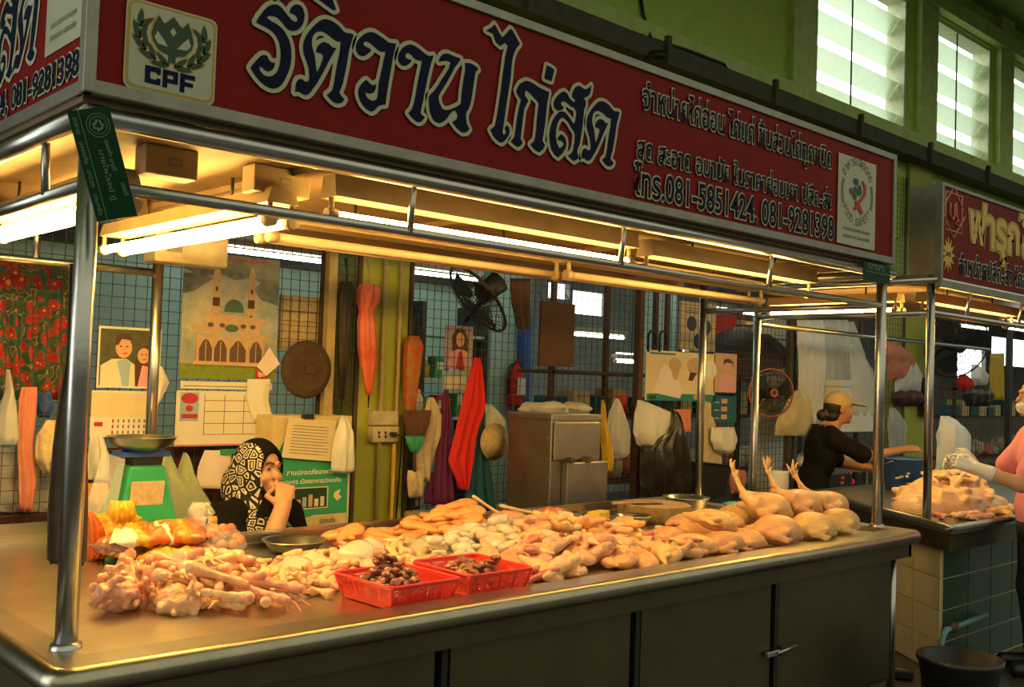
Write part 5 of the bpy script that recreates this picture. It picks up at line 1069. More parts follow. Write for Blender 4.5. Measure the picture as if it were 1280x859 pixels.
# --- red baskets with livers
def basket(cx, cy, w, d, a, label):
    t = thing('plastic_basket', label, 'basket', (cx, cy, ZF), 'red plastic baskets of offal'); t.rotation_euler = (0, 0, a)
    h, sl, z0 = .075, .022, .003; g = G(); P = lambda u, v, l: V((u*(w/2-sl*(1-l)), v*(d/2-sl*(1-l)), z0+h*l))
    # woven walls: a lattice of thin ribs between solid rim and base
    for sx, sy, ln in ((1, 0, d), (-1, 0, d), (0, 1, w), (0, -1, w)):
        n = int(ln/.0085)
        Q = (lambda e, l: P(sx, e, l)) if sx else (lambda e, l: P(e, sy, l))
        nr = V((sx, sy, 0))*.0014
        tang = V((0, 1, 0)) if sx else V((1, 0, 0))
        for i in range(n+1):
            e = -1+2*i/n; wd = .0016 if i % 8 else .005
            g.prism([Q(e, .1)-tang*wd, Q(e, .1)+tang*wd, Q(e, .9)+tang*wd, Q(e, .9)-tang*wd], nr, 'basket')
        for j in range(9):
            l = .12+j*.095; ht = .016
            g.prism([Q(-1, l-ht), Q(1, l-ht), Q(1, l+ht), Q(-1, l+ht)], nr*.9, 'basket')
        g.prism([Q(-1, 0), Q(1, 0), Q(1, .12), Q(-1, .12)], nr, 'basket')
        g.prism([Q(-1, .86), Q(1, .86), Q(1, 1), Q(-1, 1)], nr*1.2, 'basket')
    for sx in (-1, 1):
        for sy in (-1, 1): g.tube([P(sx, sy, 0), P(sx, sy, 1)], .006, 'basket', 8)
    g.prism([P(-1, -1, 0), P(1, -1, 0), P(1, 1, 0), P(-1, 1, 0)], (0, 0, .002), 'basket')
    g.done('basket_body', t, org=(0, 0, 0)) if False else None
    for v in g.bm.verts: v.co += V((cx, cy, ZF))
    g.done('basket_body', t)
    r = G(); q = []
    for cx_, cy_, a0 in ((1, 1, 0), (-1, 1, PI/2), (-1, -1, PI), (1, -1, 1.5*PI)):
        for k in range(5):
            b = a0+k*PI/8; q.append(V((cx_*(w/2-.02)+.024*math.cos(b), cy_*(d/2-.02)+.024*math.sin(b), z0+h)))
    r.tube(q+[q[0], q[1]], .0055, 'basket', 8)
    for v in r.bm.verts: v.co += V((cx, cy, ZF))
    r.done('basket_rim', t)
    for x in np.linspace(-w/2, w/2, 24):
        for y in np.linspace(-d/2, d/2, 24):
            X, Y = cx+x*math.cos(a)-y*math.sin(a), cy+x*math.sin(a)+y*math.cos(a); i, j = int((X-HX0)/HC), int((Y-HY0)/HC)
            if 0 <= i < 430 and 0 <= j < 205: HF[i, j] = ZF+.008
    return t
BK = [(1.09, .125, .275, .30, .02, 'left red plastic basket of dark livers at the counter front'), (1.425, .14, .28, .31, -.03, 'right red plastic basket of brown livers and gizzards')]
for b in BK: basket(*b)
for bi, (cx, cy, w, d, a, _) in enumerate(BK):
    lab = ['dark brown raw liver heaped in the left red basket', 'brown raw liver heaped in the right red basket'][bi]
    n = 0
    while n < 80:
        x, y = rv(-w/2+.05, w/2-.045), rv(-d/2+.05, d/2-.045)
        r2 = (x/(w*.42))**2+(y/(d*.42))**2
        if r2 > 1 or (n > 46 and r2 > .45): continue
        n += 1
        put('chicken_liver', random.choice(TV), cx+x, cy+y, rv(0, 6.28), rv(.8, 1.15), .026, .018, .022, lab, 'liver', ['livers in the left red basket', 'livers in the right red basket'][bi], 0.3, .7, .74)
BM = HF.copy()*0
for cx, cy, w, d, a, _ in BK: BM[(abs(HXX-cx) < w/2+.02) & (abs(HYY-cy) < d/2+.02)] = 1
def free(x, y, m=.0):
    i, j = int((x-HX0)/HC), int((y-HY0)/HC); r = int(m/HC); return not BM[max(i-r, 0):i+r+1, max(j-r, 0):j+r+1].any()
def scatter(n, reg, fn, m=.03):
    c = 0; tr = 0
    while c < n and tr < 20000:
        tr += 1; x, y = rv(reg[0], reg[1]), rv(reg[2], reg[3])
        if not free(x, y, m): continue
        if fn(x, y, c) is not False: c += 1
# --- steel bowl behind the wings
def bowl(name, label, c, r, h, mat='steel', group=None):
    g = G(); g.lathe([(0.001, .002), (r*.55, .002), (r*.8, h*.4), (r*.97, h*.96), (r*1.04, h), (r*1.04, h+.004), (r*.95, h*.98), (r*.77, h*.45), (r*.53, .008), (.001, .008)], c, mat, 36)
    o = g.done(name, label=label, cat='bowl', group=group); HF[foot(c[0], c[1], r, r, 0) < 1] = c[2]+h; BM[foot(c[0], c[1], r, r, 0) < 1.1] = 1; return o
bowl('steel_bowl', 'shallow steel bowl behind the heap of chicken wings', (1.27, 1.06, ZF), .125, .05)
# --- ice bed
def icebed():
    g = G(); reg = (1.42, 2.75, .30, .92); nx, ny = 66, 32; vs = []
    for i in range(nx+1):
        for j in range(ny+1):
            x = reg[0]+(reg[1]-reg[0])*i/nx; y = reg[2]+(reg[3]-reg[2])*j/ny
            e = min(i, nx-i)/nx*2; f = min(j, ny-j)/ny*2; k = min(1, e*3)*min(1, f*2.2)
            h = (.055+.03*noise.noise(V((x*5, y*5, 1)))+.016*noise.noise(V((x*26, y*26, 4))))*k
            if not free(x, y): h = 0
            h = max(h, 0.001); vs.append((x, y, ZF+h))
            a, b = int((x-HX0)/HC), int((y-HY0)/HC); HF[a-1:a+2, b-1:b+2] = np.maximum(HF[a-1:a+2, b-1:b+2], ZF+h)
    g.addf(vs, [(i*(ny+1)+j, (i+1)*(ny+1)+j, (i+1)*(ny+1)+j+1, i*(ny+1)+j+1) for i in range(nx) for j in range(ny)], 'ice', True)
    g.done('crushed_ice', label='bed of crushed ice under the chicken behind the red baskets', cat='ice', kind='stuff')
icebed()
# --- carcasses front left
for (x, y, a, s, i, dz) in ((.30, .43, .4, .95, 0, 0), (.45, .36, 2.2, .85, 1, 0), (.44, .62, 1.2, 1.0, 2, 0), (.60, .55, 3.5, .9, 0, 0), (.36, .56, 5, .8, 1, 0), (.55, .42, 4.2, .7, 2, 0), (.50, .52, .2, .8, 2, 0)):
    put('chicken_carcass', TC[i], x, y, a, s, .085, .075, .10, 'lumpy raw pink chicken carcass in the heap beside the left post', 'chicken carcass', 'carcasses beside the left post', .5, .6, .55)
# --- feet
def f_(x, y, c): put('chicken_shank', random.choice(TF if random.random() < .6 else TFy), x, y, rv(-1.9, -.2) if random.random() < .6 else rv(0, 6.28), rv(1.05, 1.4), .06, .022, .024, 'raw chicken foot in the heap right of the carcasses', 'chicken foot', 'feet right of the carcasses', .35, .7, .8)
scatter(34, (.50, .76, .20, .60), f_, .08); scatter(24, (.56, .86, .40, .95), f_)
# --- wing drumettes
def d_(x, y, c):
    if y < .16+.3*max(0, 1-(x-.72)*4): return False
    put('wing_drumette', random.choice(TD), x, y, rv(0, 6.28), rv(.65, .92), .034, .022, .034, 'pale raw wing drumette in the heap left of the red baskets', 'chicken wing', 'drumettes left of the red baskets', .5, .62, .8)
scatter(125, (.70, 1.38, .12, .85), d_); scatter(80, (.80, 1.50, .33, .80), d_); scatter(55, (1.0, 1.6, .45, .92), d_)
# --- trays of mince with spoons
def mtray(cx, cy, w, d, a, lab, mat):
    t = thing('steel_tray', lab, 'tray', (cx, cy, ZF+.03)); R = rotm(z=a); g = G(); T = lambda x, y, z: V((cx, cy, ZF+.03))+R @ V((x, y, z))
    h = .055
    for s in ((-1, 0), (1, 0), (0, -1), (0, 1)):
        if s[0]: q = [(s[0]*w/2*.93, -d/2*.93, 0), (s[0]*w/2*.93, d/2*.93, 0), (s[0]*w/2, d/2, h), (s[0]*w/2, -d/2, h)]
        else: q = [(-w/2*.93, s[1]*d/2*.93, 0), (w/2*.93, s[1]*d/2*.93, 0), (w/2, s[1]*d/2, h), (-w/2, s[1]*d/2, h)]
        g.prism([T(*p) for p in q], R @ V((s[0], s[1], 0))*.002, 'steel')
    g.prism([T(-w/2*.93, -d/2*.93, 0), T(w/2*.93, -d/2*.93, 0), T(w/2*.93, d/2*.93, 0), T(-w/2*.93, d/2*.93, 0)], (0, 0, .002), 'steel')
    g.tube([T(-w/2, -d/2, h), T(w/2, -d/2, h), T(w/2, d/2, h), T(-w/2, d/2, h), T(-w/2, -d/2, h)], .004, 'steel', 6)
    g.done('tray_body', t)
    m = G(); m.ell(T(0, 0, .035), (w*.42, d*.40, .045), mat, R, 4, .18, 5, cx)
    return t, m.done('minced_meat', label='heap of %s minced meat in the rear steel tray' % ('orange' if mat == 'mince' else 'red'), cat='minced meat', kind='stuff')
tA, tB = atZ(634, 652, .86), atZ(690, 647, .86)
for q_ in (tA, tB): BM[foot(q_.x, q_.y, .15, .11, 0) < 1] = 1
mtray(tA.x, tA.y, .27, .20, .05, 'steel tray of orange mince with a spoon, behind the ice', 'mince')
mtray(tB.x, tB.y, .22, .19, .0, 'steel tray of red mince with a spoon, left of the yellow sponge', 'mince2')
def spoon(p0, p1, lab, r=.0085):
    d = (p1-p0); t = thing('wooden_spoon', lab, 'spoon', p1, 'spoons in the mince trays')
    G().tube([p0, p0+d*.04, p0+d*.5, p0+d*.95, p1], [r*.7, r, r*.8, r*1.15, r*.9], 'woodp', 10).done('handle', t)
    u = d.normalized(); G().ell(p1+u*.02, (.035, .02, .008), 'steel', Matrix(frame(u)[2:3]+frame(u)[:2]).transposed(), 2).done('spoon_bowl', t)
spoon(atY(591, 620, tA.y+.02), atY(624, 643, tA.y), 'pale wooden handled spoon leaning steeply in the orange mince')
spoon(atY(625, 632, tB.y+.02), atY(684, 646, tB.y-.02), 'pale wooden handled spoon lying flat over the red mince tray')
# --- breast fillets at the rear
def b_(lab, grp, T):
    return lambda x, y, c: put('breast_fillet', random.choice(T), x, y, rv(0, 6.28), rv(.85, 1.15), .085, .042, .036, lab, 'chicken fillet', grp, .25, .6, .75)
scatter(18, (1.42, 1.84, .90, 1.13), b_('orange raw breast fillet in the small heap behind the steel bowl', 'fillets behind the bowl', TB), .06)
scatter(36, (1.84, 2.40, .80, 1.12), b_('orange raw breast fillet in the large heap in front of the green column', 'fillets in the large rear heap', TB), .05)
# --- ice chunks and wet pieces
def i_(lab, grp):
    return lambda x, y, c: put('ice_chunk', random.choice(TI), x, y, rv(0, 6.28), rv(.6, 1.15), .04, .032, .036, lab, 'ice', grp, .5, .7, .6)
scatter(95, (1.50, 2.55, .36, .76), i_('cloudy ice chunk on the ice bed behind the red baskets', 'ice chunks on the bed'), .03)
for (x, y, s) in ((1.02, .62, 2.0), (1.13, .70, 1.7), (1.27, .62, 2.2), (1.22, .48, 1.5), (1.40, .72, 1.8)):
    put('ice_block', random.choice(TI), x, y, rv(0, 6), s, .04, .032, .018, 'flat cloudy ice slab lying on the wing drumettes', 'ice', 'ice slabs on the drumettes', .2, .5, .5)
def p_(lab, grp, TT, nm, cat, s0=.85, s1=1.15):
    return lambda x, y, c: put(nm, random.choice(TT), x, y, rv(0, 6.28), rv(s0, s1), .085, .06, .05, lab, cat, grp, .35, .55, .7)
scatter(22, (1.66, 2.12, .05, .42), p_('wet pink chicken leg quarter just right of the red baskets', 'leg quarters right of the baskets', TLp, 'leg_quarter', 'chicken leg', .7, .95), .09)
scatter(26, (2.02, 2.66, .04, .52), p_('orange skinned leg quarter in the front heap', 'leg quarters in the front heap', TL+[variant(m, 'skin_o') for m in TL]+TLp[:1], 'leg_quarter', 'chicken leg', .75, 1.05), .05)
scatter(18, (1.72, 2.6, .05, .5), p_('raw chicken wing on the front heap of leg quarters', 'wings on the front heap', TW+TWp, 'chicken_wing', 'chicken wing', .8, 1.1), .06)
scatter(22, (1.68, 2.7, .06, .5), lambda x, y, c: put('flesh_scrap', random.choice(TLr), x, y, rv(0, 6), rv(.5, .8), .05, .035, .03, 'dark red scrap of flesh on the front heap', 'meat scrap', 'red scraps on the front heap', .5, .5, .5), .06)
scatter(34, (2.3, 3.05, .46, .80), i_('cloudy ice chunk in front of the chopping block', 'ice chunks by the block'), .03)
scatter(7, (1.9, 2.5, .5, .85), lambda x, y, c: put('breast_fillet', random.choice(TBf), x, y, rv(0, 6), rv(.8, 1), .08, .04, .034, 'pale fillet half buried in the ice bed', 'chicken fillet', 'fillets in the ice bed', .3, .6, .6), .03)
# --- whole chickens
def chickens():
    B0, B1 = t_chicken(False, 0), t_chicken(True, 1); S = [t_shank(0), t_shank(1)]
    def chick(me, loc, rz, ry, rx, lab, feet, s=1.0):
        t = thing('whole_chicken', lab, 'whole chicken', loc, 'whole chickens at the right end'); t.rotation_euler = (rx, ry, rz); t.scale = (s,)*3
        place('chicken_body', me, t)
        if feet:
            for k, sd in enumerate((-1, 1)):
                o = place('yellow_foot', S[k], t, loc=(-.10, sd*.050, .125)); o.rotation_euler = (sd*rv(.0, .22), rv(-.25, .15), sd*rv(-.25, .1))
    fr = [((3.20, .09, ZF), -.85, 'plump whole chicken leftmost in the front row of the right heap'), ((3.46, .06, ZF), -.8, 'plump whole chicken in the middle of the front row of the right heap'), ((3.73, .07, ZF), -.7, 'plump whole chicken at the right end of the front row'),
          ((3.36, .42, ZF), -.8, 'whole chicken low in the rear of the heap, left one'), ((3.66, .40, ZF), -.7, 'whole chicken low in the rear of the heap, middle one'), ((3.93, .36, ZF), -.8, 'whole chicken low in the right rear corner of the heap')]
    for l, a, n in fr: chick(B0, l, a+rv(-.15, .15), rv(-.05, .1), rv(-.1, .1), n, False, rv(.90, .97))
    tops = [((3.33, .23, ZF+.085), -.95, 'upper whole chicken with yellow feet raised, leftmost of the top layer'), ((3.58, .21, ZF+.09), -.8, 'upper whole chicken with yellow feet raised, middle of the top layer'), ((3.84, .20, ZF+.07), -.7, 'upper whole chicken with yellow feet raised, right of the top layer')]
    for l, a, n in tops: chick(B1, l, a, .10, rv(-.1, .1), n, True, .92)
    half = [((2.62, .13, ZF), -1.1), ((2.80, .10, ZF), -.6), ((2.98, .12, ZF), -1.0), ((2.72, .32, ZF), -.4), ((2.92, .34, ZF), -.9), ((3.08, .30, ZF+.05), -.7), ((2.86, .20, ZF+.085), -1.3), ((3.02, .46, ZF+.02), .3)]
    H0 = variant(B0, 'skin_y'); H0.materials.clear(); H0.materials.append(M['skin_o'])
    nm = ['orange half chicken leftmost beside the leg quarters', 'orange half chicken second from the left at the front', 'orange half chicken next to the leftmost whole chicken', 'orange half chicken behind the leftmost half', 'orange half chicken behind the third half', 'orange half chicken propped against the whole chickens', 'orange half chicken lying across two others', 'orange half chicken at the back by the chopping block']
    for (l, a), n in zip(half, nm):
        t = thing('half_chicken', n, 'half chicken', l, 'half chickens left of the whole ones'); t.rotation_euler = (rv(-.3, .3), rv(-.1, .25), a); t.scale = (.82, .66, .62); place('chicken_body', H0, t)
        g = G().ell((.02, -.085, .07), (.055, .012, .035), 'red_meat', None, 2, .3, 9)
        for v in g.bm.verts: v.co += V(l)
        g.done('cut_flesh', t)
chickens()
# --- chopping block, knife, bowls, basin, jar, sponge
def block():
    c = (3.42, .95, ZF); t = thing('chopping_block', 'round tree slice chopping block at the back of the counter', 'chopping block', c)
    g = G(); g.lathe([(.0, 0), (.185, 0), (.20, .02), (.20, .075), (.192, .084)], c, 'bark', 40, pleat=.012, np_=11); g.done('bark_side', t)
    G().lathe([(.192, .0835), (.18, .088), (.001, .088)], c, 'wood', 40, pleat=.012, np_=11).done('cut_face', t)
    HF[foot(c[0], c[1], .2, .2, 0) < 1] = ZF+.088
    k = thing('kitchen_knife', 'broad dark kitchen knife lying across the chopping block', 'knife', (3.32, .92, ZF+.088))
    d = V((.75, -.25, 0)).normalized(); n = V((-d.y, d.x, 0)); p = V((3.26, .99, ZF+.0885))
    G().prism([p, p+d*.20, p+d*.17-n*.05, p-n*.055], (0, 0, .003), 'dark').done('blade', k)
    G().tube([p-n*.02-d*.12+V((0, 0, .008)), p-n*.022+V((0, 0, .008))], .009, 'wood', 8).done('handle', k)
    bowl('steel_bowl', 'deep steel bowl right of the chopping block by the rear post', (3.80, 1.03, ZF), .13, .09)
    bowl('plastic_basin', 'low teal plastic basin behind the whole chickens', (3.98, .72, ZF), .15, .07, 'teal')
    q = atX(975, 590, 4.02); c = (4.02, q.y, ZF); r = .05
    t = thing('glass_jar', 'clear straight glass jar behind the chicken feet', 'jar', c)
    G().lathe([(.001, 0), (r, 0), (r, q.z-ZF), (r*1.06, q.z-ZF+.004), (r*.92, q.z-ZF), (r*.92, .006), (.001, .006)], c, 'glass', 24).done('glass_wall', t)
    G().lathe([(.001, .007), (r*.9, .007), (r*.9, .09), (.001, .09)], c, 'beige', 20).done('jar_content', t)
    G().box((3.16, 1.12, ZF+.022), (.13, .07, .04), 'sponge', rotm(z=.2), bev=.008).done('sponge', label='yellow sponge by the rear riser left of the chopping block', cat='sponge')
    bowl('small_steel_bowl', 'small steel bowl holding scraps left of the chopping block', (3.14, .86, ZF), .09, .05)
block()
# --- left wing: spring scale, sausages, meatballs
def scale():
    c = atY(178, 545, 1.5); x, y = c.x, 1.5
    t = thing('spring_scale', 'green spring scale with a steel pan behind the sausage packs', 'scale', (x, y, ZF))
    g = G(); w0, w1, d0, d1, h = .125, .075, .10, .07, .33
    ring = lambda w, d, z: [(x-w, y-d, z), (x+w, y-d, z), (x+w, y+d, z), (x-w, y+d, z)]
    L = [ring(.15, .12, ZF), ring(.15, .12, ZF+.05), ring(w0, d0, ZF+.10), ring(.095, .085, ZF+.22), ring(w1, d1, ZF+h)]
    vs = [p for r in L for p in r]; fs = [(i*4+j, i*4+(j+1) % 4, (i+1)*4+(j+1) % 4, (i+1)*4+j) for i in range(4) for j in range(4)]+[(0, 3, 2, 1), (16, 17, 18, 19)]
    g.addf(vs, fs, 'scale_green'); bmesh.ops.bevel(g.bm, geom=g.bm.edges[:], offset=.012, segments=2, affect='EDGES', profile=.5); g.done('scale_body', t)
    g = G().box((x-.01, y-.092, ZF+.215), (.135, .006, .115), 'straw', rotm(x=.13)); g.done('dial_cover', t, label='yellowed card over the dial')
    g = G().box((x+.03, y-.124, ZF+.035), (.11, .004, .025), 'paper'); write(g, 'ตรางพาณิชย์', (x-.01, y-.1262, ZF+.027), (1, 0, 0), (0, 0, 1), .085, .017, 'ink'); g.done('maker_label', t)
    G().bb(x-.05, x+.05, y-.04, y+.04, ZF+h, ZF+h+.035, 'dark').done('neck', t)
    G().bb(x-.10, x+.10, y-.05, y+.05, ZF+h+.035, ZF+h+.055, 'blue').done('pan_bracket', t)
    z = c.z-.02-ZF; z = h+.055
    G().lathe([(.001, z), (.07, z), (.115, z+.028), (.134, z+.058), (.140, z+.06), (.132, z+.056), (.112, z+.034), (.07, z+.006), (.001, z+.006)], (x, y, ZF), 'steel', 36).done('weighing_pan', t)
    G().prism([(x-.13, y-.08, ZF+.12), (x-.09, y-.06, ZF+.36), (x-.13, y+.06, ZF+.38), (x-.21, y+.02, ZF+.14)], (-.003, 0, 0), 'film').done('plastic_cover', t)
scale()
def pack(c, r, rot, bands, label, name='sausage_pack', cat='sausage pack', seed=1):
    t = thing(name, label, cat, (c[0], c[1], c[2]-r[2]), 'printed sausage packs'); g = G(); R = rotm(*rot); NX, NY = 64, 34
    ids = [g.mi(b[0]) for b in bands]; vs = []; fs = []
    for sd in (1, -1):
        for i in range(NX+1):
            for j in range(NY+1):
                u, v = i/NX*2-1, j/NY*2-1; ex = (1-abs(u)**5)**.55; ey = (1-abs(v)**2.6)**.6
                q = V((u*3+seed, v*2.2, sd)); w = noise.noise(q*1.3)*.5+noise.noise(q*3)*.28+noise.noise(V((u*9+seed, v*3, sd)))*.16
                lump = .16*abs(math.sin(v*7+u*1.2)) if u > .15 else .05*math.sin(u*22)
                h = r[2]*ex*ey*(.82+w*.75+lump)
                vs.append((u*r[0]*(1+.05*noise.noise(V((v*3, seed, 1)))), v*r[1]*(.86+.14*ex)*(1+.08*noise.noise(V((u*3, seed, 2)))), sd*h))
    N = (NX+1)*(NY+1)
    for i in range(NX):
        for j in range(NY):
            k = i*(NY+1)+j; f = (k, k+NY+1, k+NY+2, k+1); fs.append(f); fs.append(tuple(N+x for x in f[::-1]))
    g.addf(vs, fs, bands[0][0], True); bmesh.ops.remove_doubles(g.bm, verts=g.bm.verts[:], dist=.0004)
    for f in g.bm.faces:
        m = f.calc_center_median(); u = m.x/r[0]*.5+.5+.10*noise.noise(m*22)+.30*m.y/r[1]*.5; k = 0
        for i, b in enumerate(bands):
            if u > b[1]: k = i
        f.material_index = ids[k]
    for v in g.bm.verts: v.co = V(c)+R @ v.co
    g.done('printed_film', t)
    for s in (-1, 1):
        e = G(); pts = [V(c)+R @ V((s*r[0]*a, b*r[1], .006*math.sin(b*9))) for a, b in ((.97, -.75), (.97, 0), (.97, .75), (1.12, .82), (1.12, .1), (1.12, -.82))]
        e.prism(pts, R @ V((0, 0, .003)), bands[0][0] if s < 0 else bands[-1][0]); e.done('sealed_end', t)
    return t
B1_ = [('paper', -1), ('yellowbag', .10), ('orange', .26), ('paper', .42), ('orange', .48), ('yellowbag', .60), ('sausage', .70)]
pack((.80, 1.03, ZF+.038), (.15, .085, .036), (0, 0, -.55), [('yellowbag', -1), ('greenprint', .12), ('yellowbag', .3), ('orange', .45), ('paper', .72), ('sausage', .82)], 'flat orange and yellow sausage pack lying under the others', seed=2)
pack((.75, 1.13, ZF+.105), (.16, .10, .045), (.12, -.05, -.5), B1_, 'orange printed sausage pack on top of the pack heap', seed=5)
pack((.66, 1.24, ZF+.05), (.11, .085, .045), (0, .1, .5), [('sausage', -1), ('yellowbag', .35), ('orange', .65)], 'brown and yellow sausage pack at the left of the heap', seed=9)
pack((.68, 1.36, ZF+.10), (.09, .075, .05), (.9, .0, .3), [('yellowbag', -1), ('yellow', .5)], 'upright bright yellow printed bag left of the scale', seed=12)
G().tube([(.80, 1.30, ZF+.115), (1.02, 1.24, ZF+.125)], .016, 'yellow', 12).done('yellow_roll', label='yellow plastic roll lying in front of the spring scale', cat='roll')
hang('yellow_comb_bag', [(626, 138, 166), (640, 134, 170), (655, 130, 172)], 1.34, 'yellow', 'ribbed bright yellow bag standing left of the scale', 'bag', 6, .008, .03)
hang('netted_sack', [(640, 108, 116), (660, 107, 128), (690, 108, 132), (700, 108, 130)], 1.30, 'orange', 'orange netted sack behind the front left post', 'sack', 4, .01, .05)
def meatballs():
    c = V((.93, 1.06, ZF)); t = thing('meatball_bag', 'knotted clear bag of brown meatballs with a blue tie', 'bag', c)
    s = SDF((.76, .90, ZF-.02), (1.12, 1.26, 1.12), .007); s.ell((.93, 1.06, ZF+.062), (.115, .10, .068), .03).cone((.90, 1.08, ZF+.10), (.885, 1.09, ZF+.13), .05, .012, .03).cone((.885, 1.09, ZF+.135), (.872, 1.105, ZF+.19), .010, .030, .02)
    me = s.mesh('bag_film', 'film', .008, 22)
    for v in me.vertices: v.co = V(v.co)-c
    place('bag_film', me, t)
    G().tube([(.886+.016*math.cos(a), 1.09+.016*math.sin(a), ZF+.133) for a in np.linspace(0, 6.3, 9)]+[(.89, 1.06, ZF+.16)], .004, 'blue', 6).done('blue_tie', t)
    g = G().ell((0, 0, 0), .0225, 'fillet', None, 2, .05, 3); b0 = g.done('meatball', label='brown meatball inside the knotted clear bag', cat='meatball', group='meatballs in the clear bag')
    b0.location = (1.0, 1.0, ZF+.03); MBm = b0.data; MBm.materials[0] = pm('brown_meatball', (.42, .17, .06), .35, rnd=.2)
    P = []
    for k in range(400):
        p = V((rv(-.1, .1), rv(-.09, .09), rv(-.05, .05)))
        if (p.x/.095)**2+(p.y/.08)**2+(p.z/.046)**2 > 1 or any((p-q).length < .039 for q in P): continue
        P.append(p)
    for p in P[:46]: dup(b0, loc=V((.93, 1.06, ZF+.062))+p)
    b0.location = V((.93, 1.06, ZF+.02))
meatballs()
scatter(9, (1.55, 2.4, .40, .70), lambda x, y, c: put('ice_block', random.choice(TI), x, y, rv(0, 6), rv(1.1, 1.5), .04, .032, .02, 'large cloudy ice slab on top of the ice bed behind the red baskets', 'ice', 'ice slabs on the bed', .35, .6, .4), .03)
# limp film pieces in the heaps
hang('clear_film', [(686, 222, 234), (700, 214, 242), (722, 206, 246), (745, 204, 250)], .56, 'film', 'limp clear plastic bag standing up behind the carcasses', 'plastic film', 3, .015, .05)
pack_top = hang('knotted_film', [(628, 243, 262), (640, 236, 266), (652, 240, 258), (662, 232, 266)], 1.16, 'film', 'crumpled film knot of the upper sausage pack', 'plastic film', 4, .02, .05)
hang('clear_film', [(660, 632, 660), (672, 622, 680), (690, 616, 690)], .80, 'film', 'crumpled clear plastic over the ice bed', 'plastic film', 3, .015, .04)
# ================================================================== PEOPLE
def hand(s, w, d, n, t, curl, L=.17, k=.004):
    """five fingers: w wrist, d towards the knuckles, n palm normal, t towards the thumb side, curl in radians per joint"""
    w = V(w); d = V(d).normalized(); t = V(t); t = (t-d*t.dot(d)).normalized(); n0 = V(n); n = d.cross(t); n = n if n.dot(n0) > 0 else -n
    P = lambda a, b, c: tuple(w+d*a*L+t*b*L+n*c*L)
    for b in (-.16, -.05, .07, .17): s.cone(P(.06, b*.6, 0), P(.50, b, .0), .085*L, .075*L, .012)
    for i, (b, ln, r) in enumerate(((.20, .40, .052), (.075, .45, .054), (-.055, .42, .052), (-.175, .33, .046))):
        p = w+d*.50*L+t*b*L; a = curl*.55+.06*i; pts = [tuple(p)]; rs = [r*L*1.12]
        for j, f in enumerate((.45, .31, .24)):
            p = p+(d*math.cos(a)+n*math.sin(a)+t*b*.12)*ln*f*L; pts.append(tuple(p)); rs.append(r*L*(1-.1*j)); a += curl*(1.15 if j == 0 else .8)
        s.chain(pts, rs, k)
    s.chain([P(.10, .20, .02), P(.26, .36, .08+.05*curl), P(.44, .36-.05*curl, .12+.09*curl), P(.56, .30-.12*curl, .13+.10*curl)], [.075*L, .066*L, .056*L, .046*L], .006)
def head(s, tilt=0):
    s.ell((0, -.012, .022), (.076, .094, .094), .01).ell((0, .018, -.045), (.058, .066, .07), .03).cone((0, .075, .012), (0, .102, -.022), .010, .0135, .012)
    for sd in (-1, 1):
        s.ell((sd*.040, .060, -.030), (.024, .024, .022), .02).ell((sd*.031, .083, .010), (.016, .010, .010), .008, cut=True).ell((sd*.031, .072, .010), .0125, .003)
        s.cone((sd*.014, .090, .030), (sd*.048, .074, .030), .0075, .006, .008).ell((sd*.077, -.01, -.008), (.010, .020, .030), .006).ell((sd*.010, .096, -.024), (.008, .008, .006), .005)
    s.cone((-.018, .086, -.054), (.018, .086, -.054), .0068, .0068, .005).cone((-.016, .083, -.066), (.016, .083, -.066), .0075, .0075, .005).ell((0, .066, -.094), (.024, .022, .018), .015)
def orient(me, H, F, s=1):
    F = V((F[0], F[1], 0)).normalized(); R = V((F.y, -F.x, 0)); mt = Matrix(((R.x, F.x, 0), (R.y, F.y, 0), (R.z, F.z, 1)))
    for v in me.vertices: v.co = (mt @ v.co)*s
    return me
def person(label, H, F, skin, pieces, foot_z, s_=1):
    """pieces: (name, sdf, mat, noise, label); local x = right hand side, y = forward, z = up, origin at the head centre"""
    t = thing('person', label, 'person', (H.x, H.y, 0)); out = []
    for nm, s, mat, nz, lab in pieces:
        me = orient(s.mesh(nm, mat, nz, 9), H, F, s_)
        for v in me.vertices: v.co.z += H.z
        out.append(place(nm, me, t, label=lab))
    return t, out
def mesh_pattern(name):
    m = pm(name, (.01, .01, .01), .85); nt = m.node_tree; N = nt.nodes.new; L = nt.links.new
    t = N('ShaderNodeTexCoord'); v = N('ShaderNodeTexVoronoi'); v.feature = 'DISTANCE_TO_EDGE'; v.inputs['Scale'].default_value = 25
    r = N('ShaderNodeValToRGB'); r.color_ramp.interpolation = 'CONSTANT'; e = r.color_ramp.elements; e[0].position = 0; e[0].color = (.008, .007, .006, 1); e[1].position = .10; e[1].color = (.60, .54, .40, 1)
    q = e.new(.21); q.color = (.008, .007, .006, 1); q = e.new(.33); q.color = (.50, .45, .34, 1)
    L(t.outputs['Object'], v.inputs['Vector']); L(v.outputs['Distance'], r.inputs[0]); L(r.outputs[0], nt.nodes['Principled BSDF'].inputs['Base Color']); return m
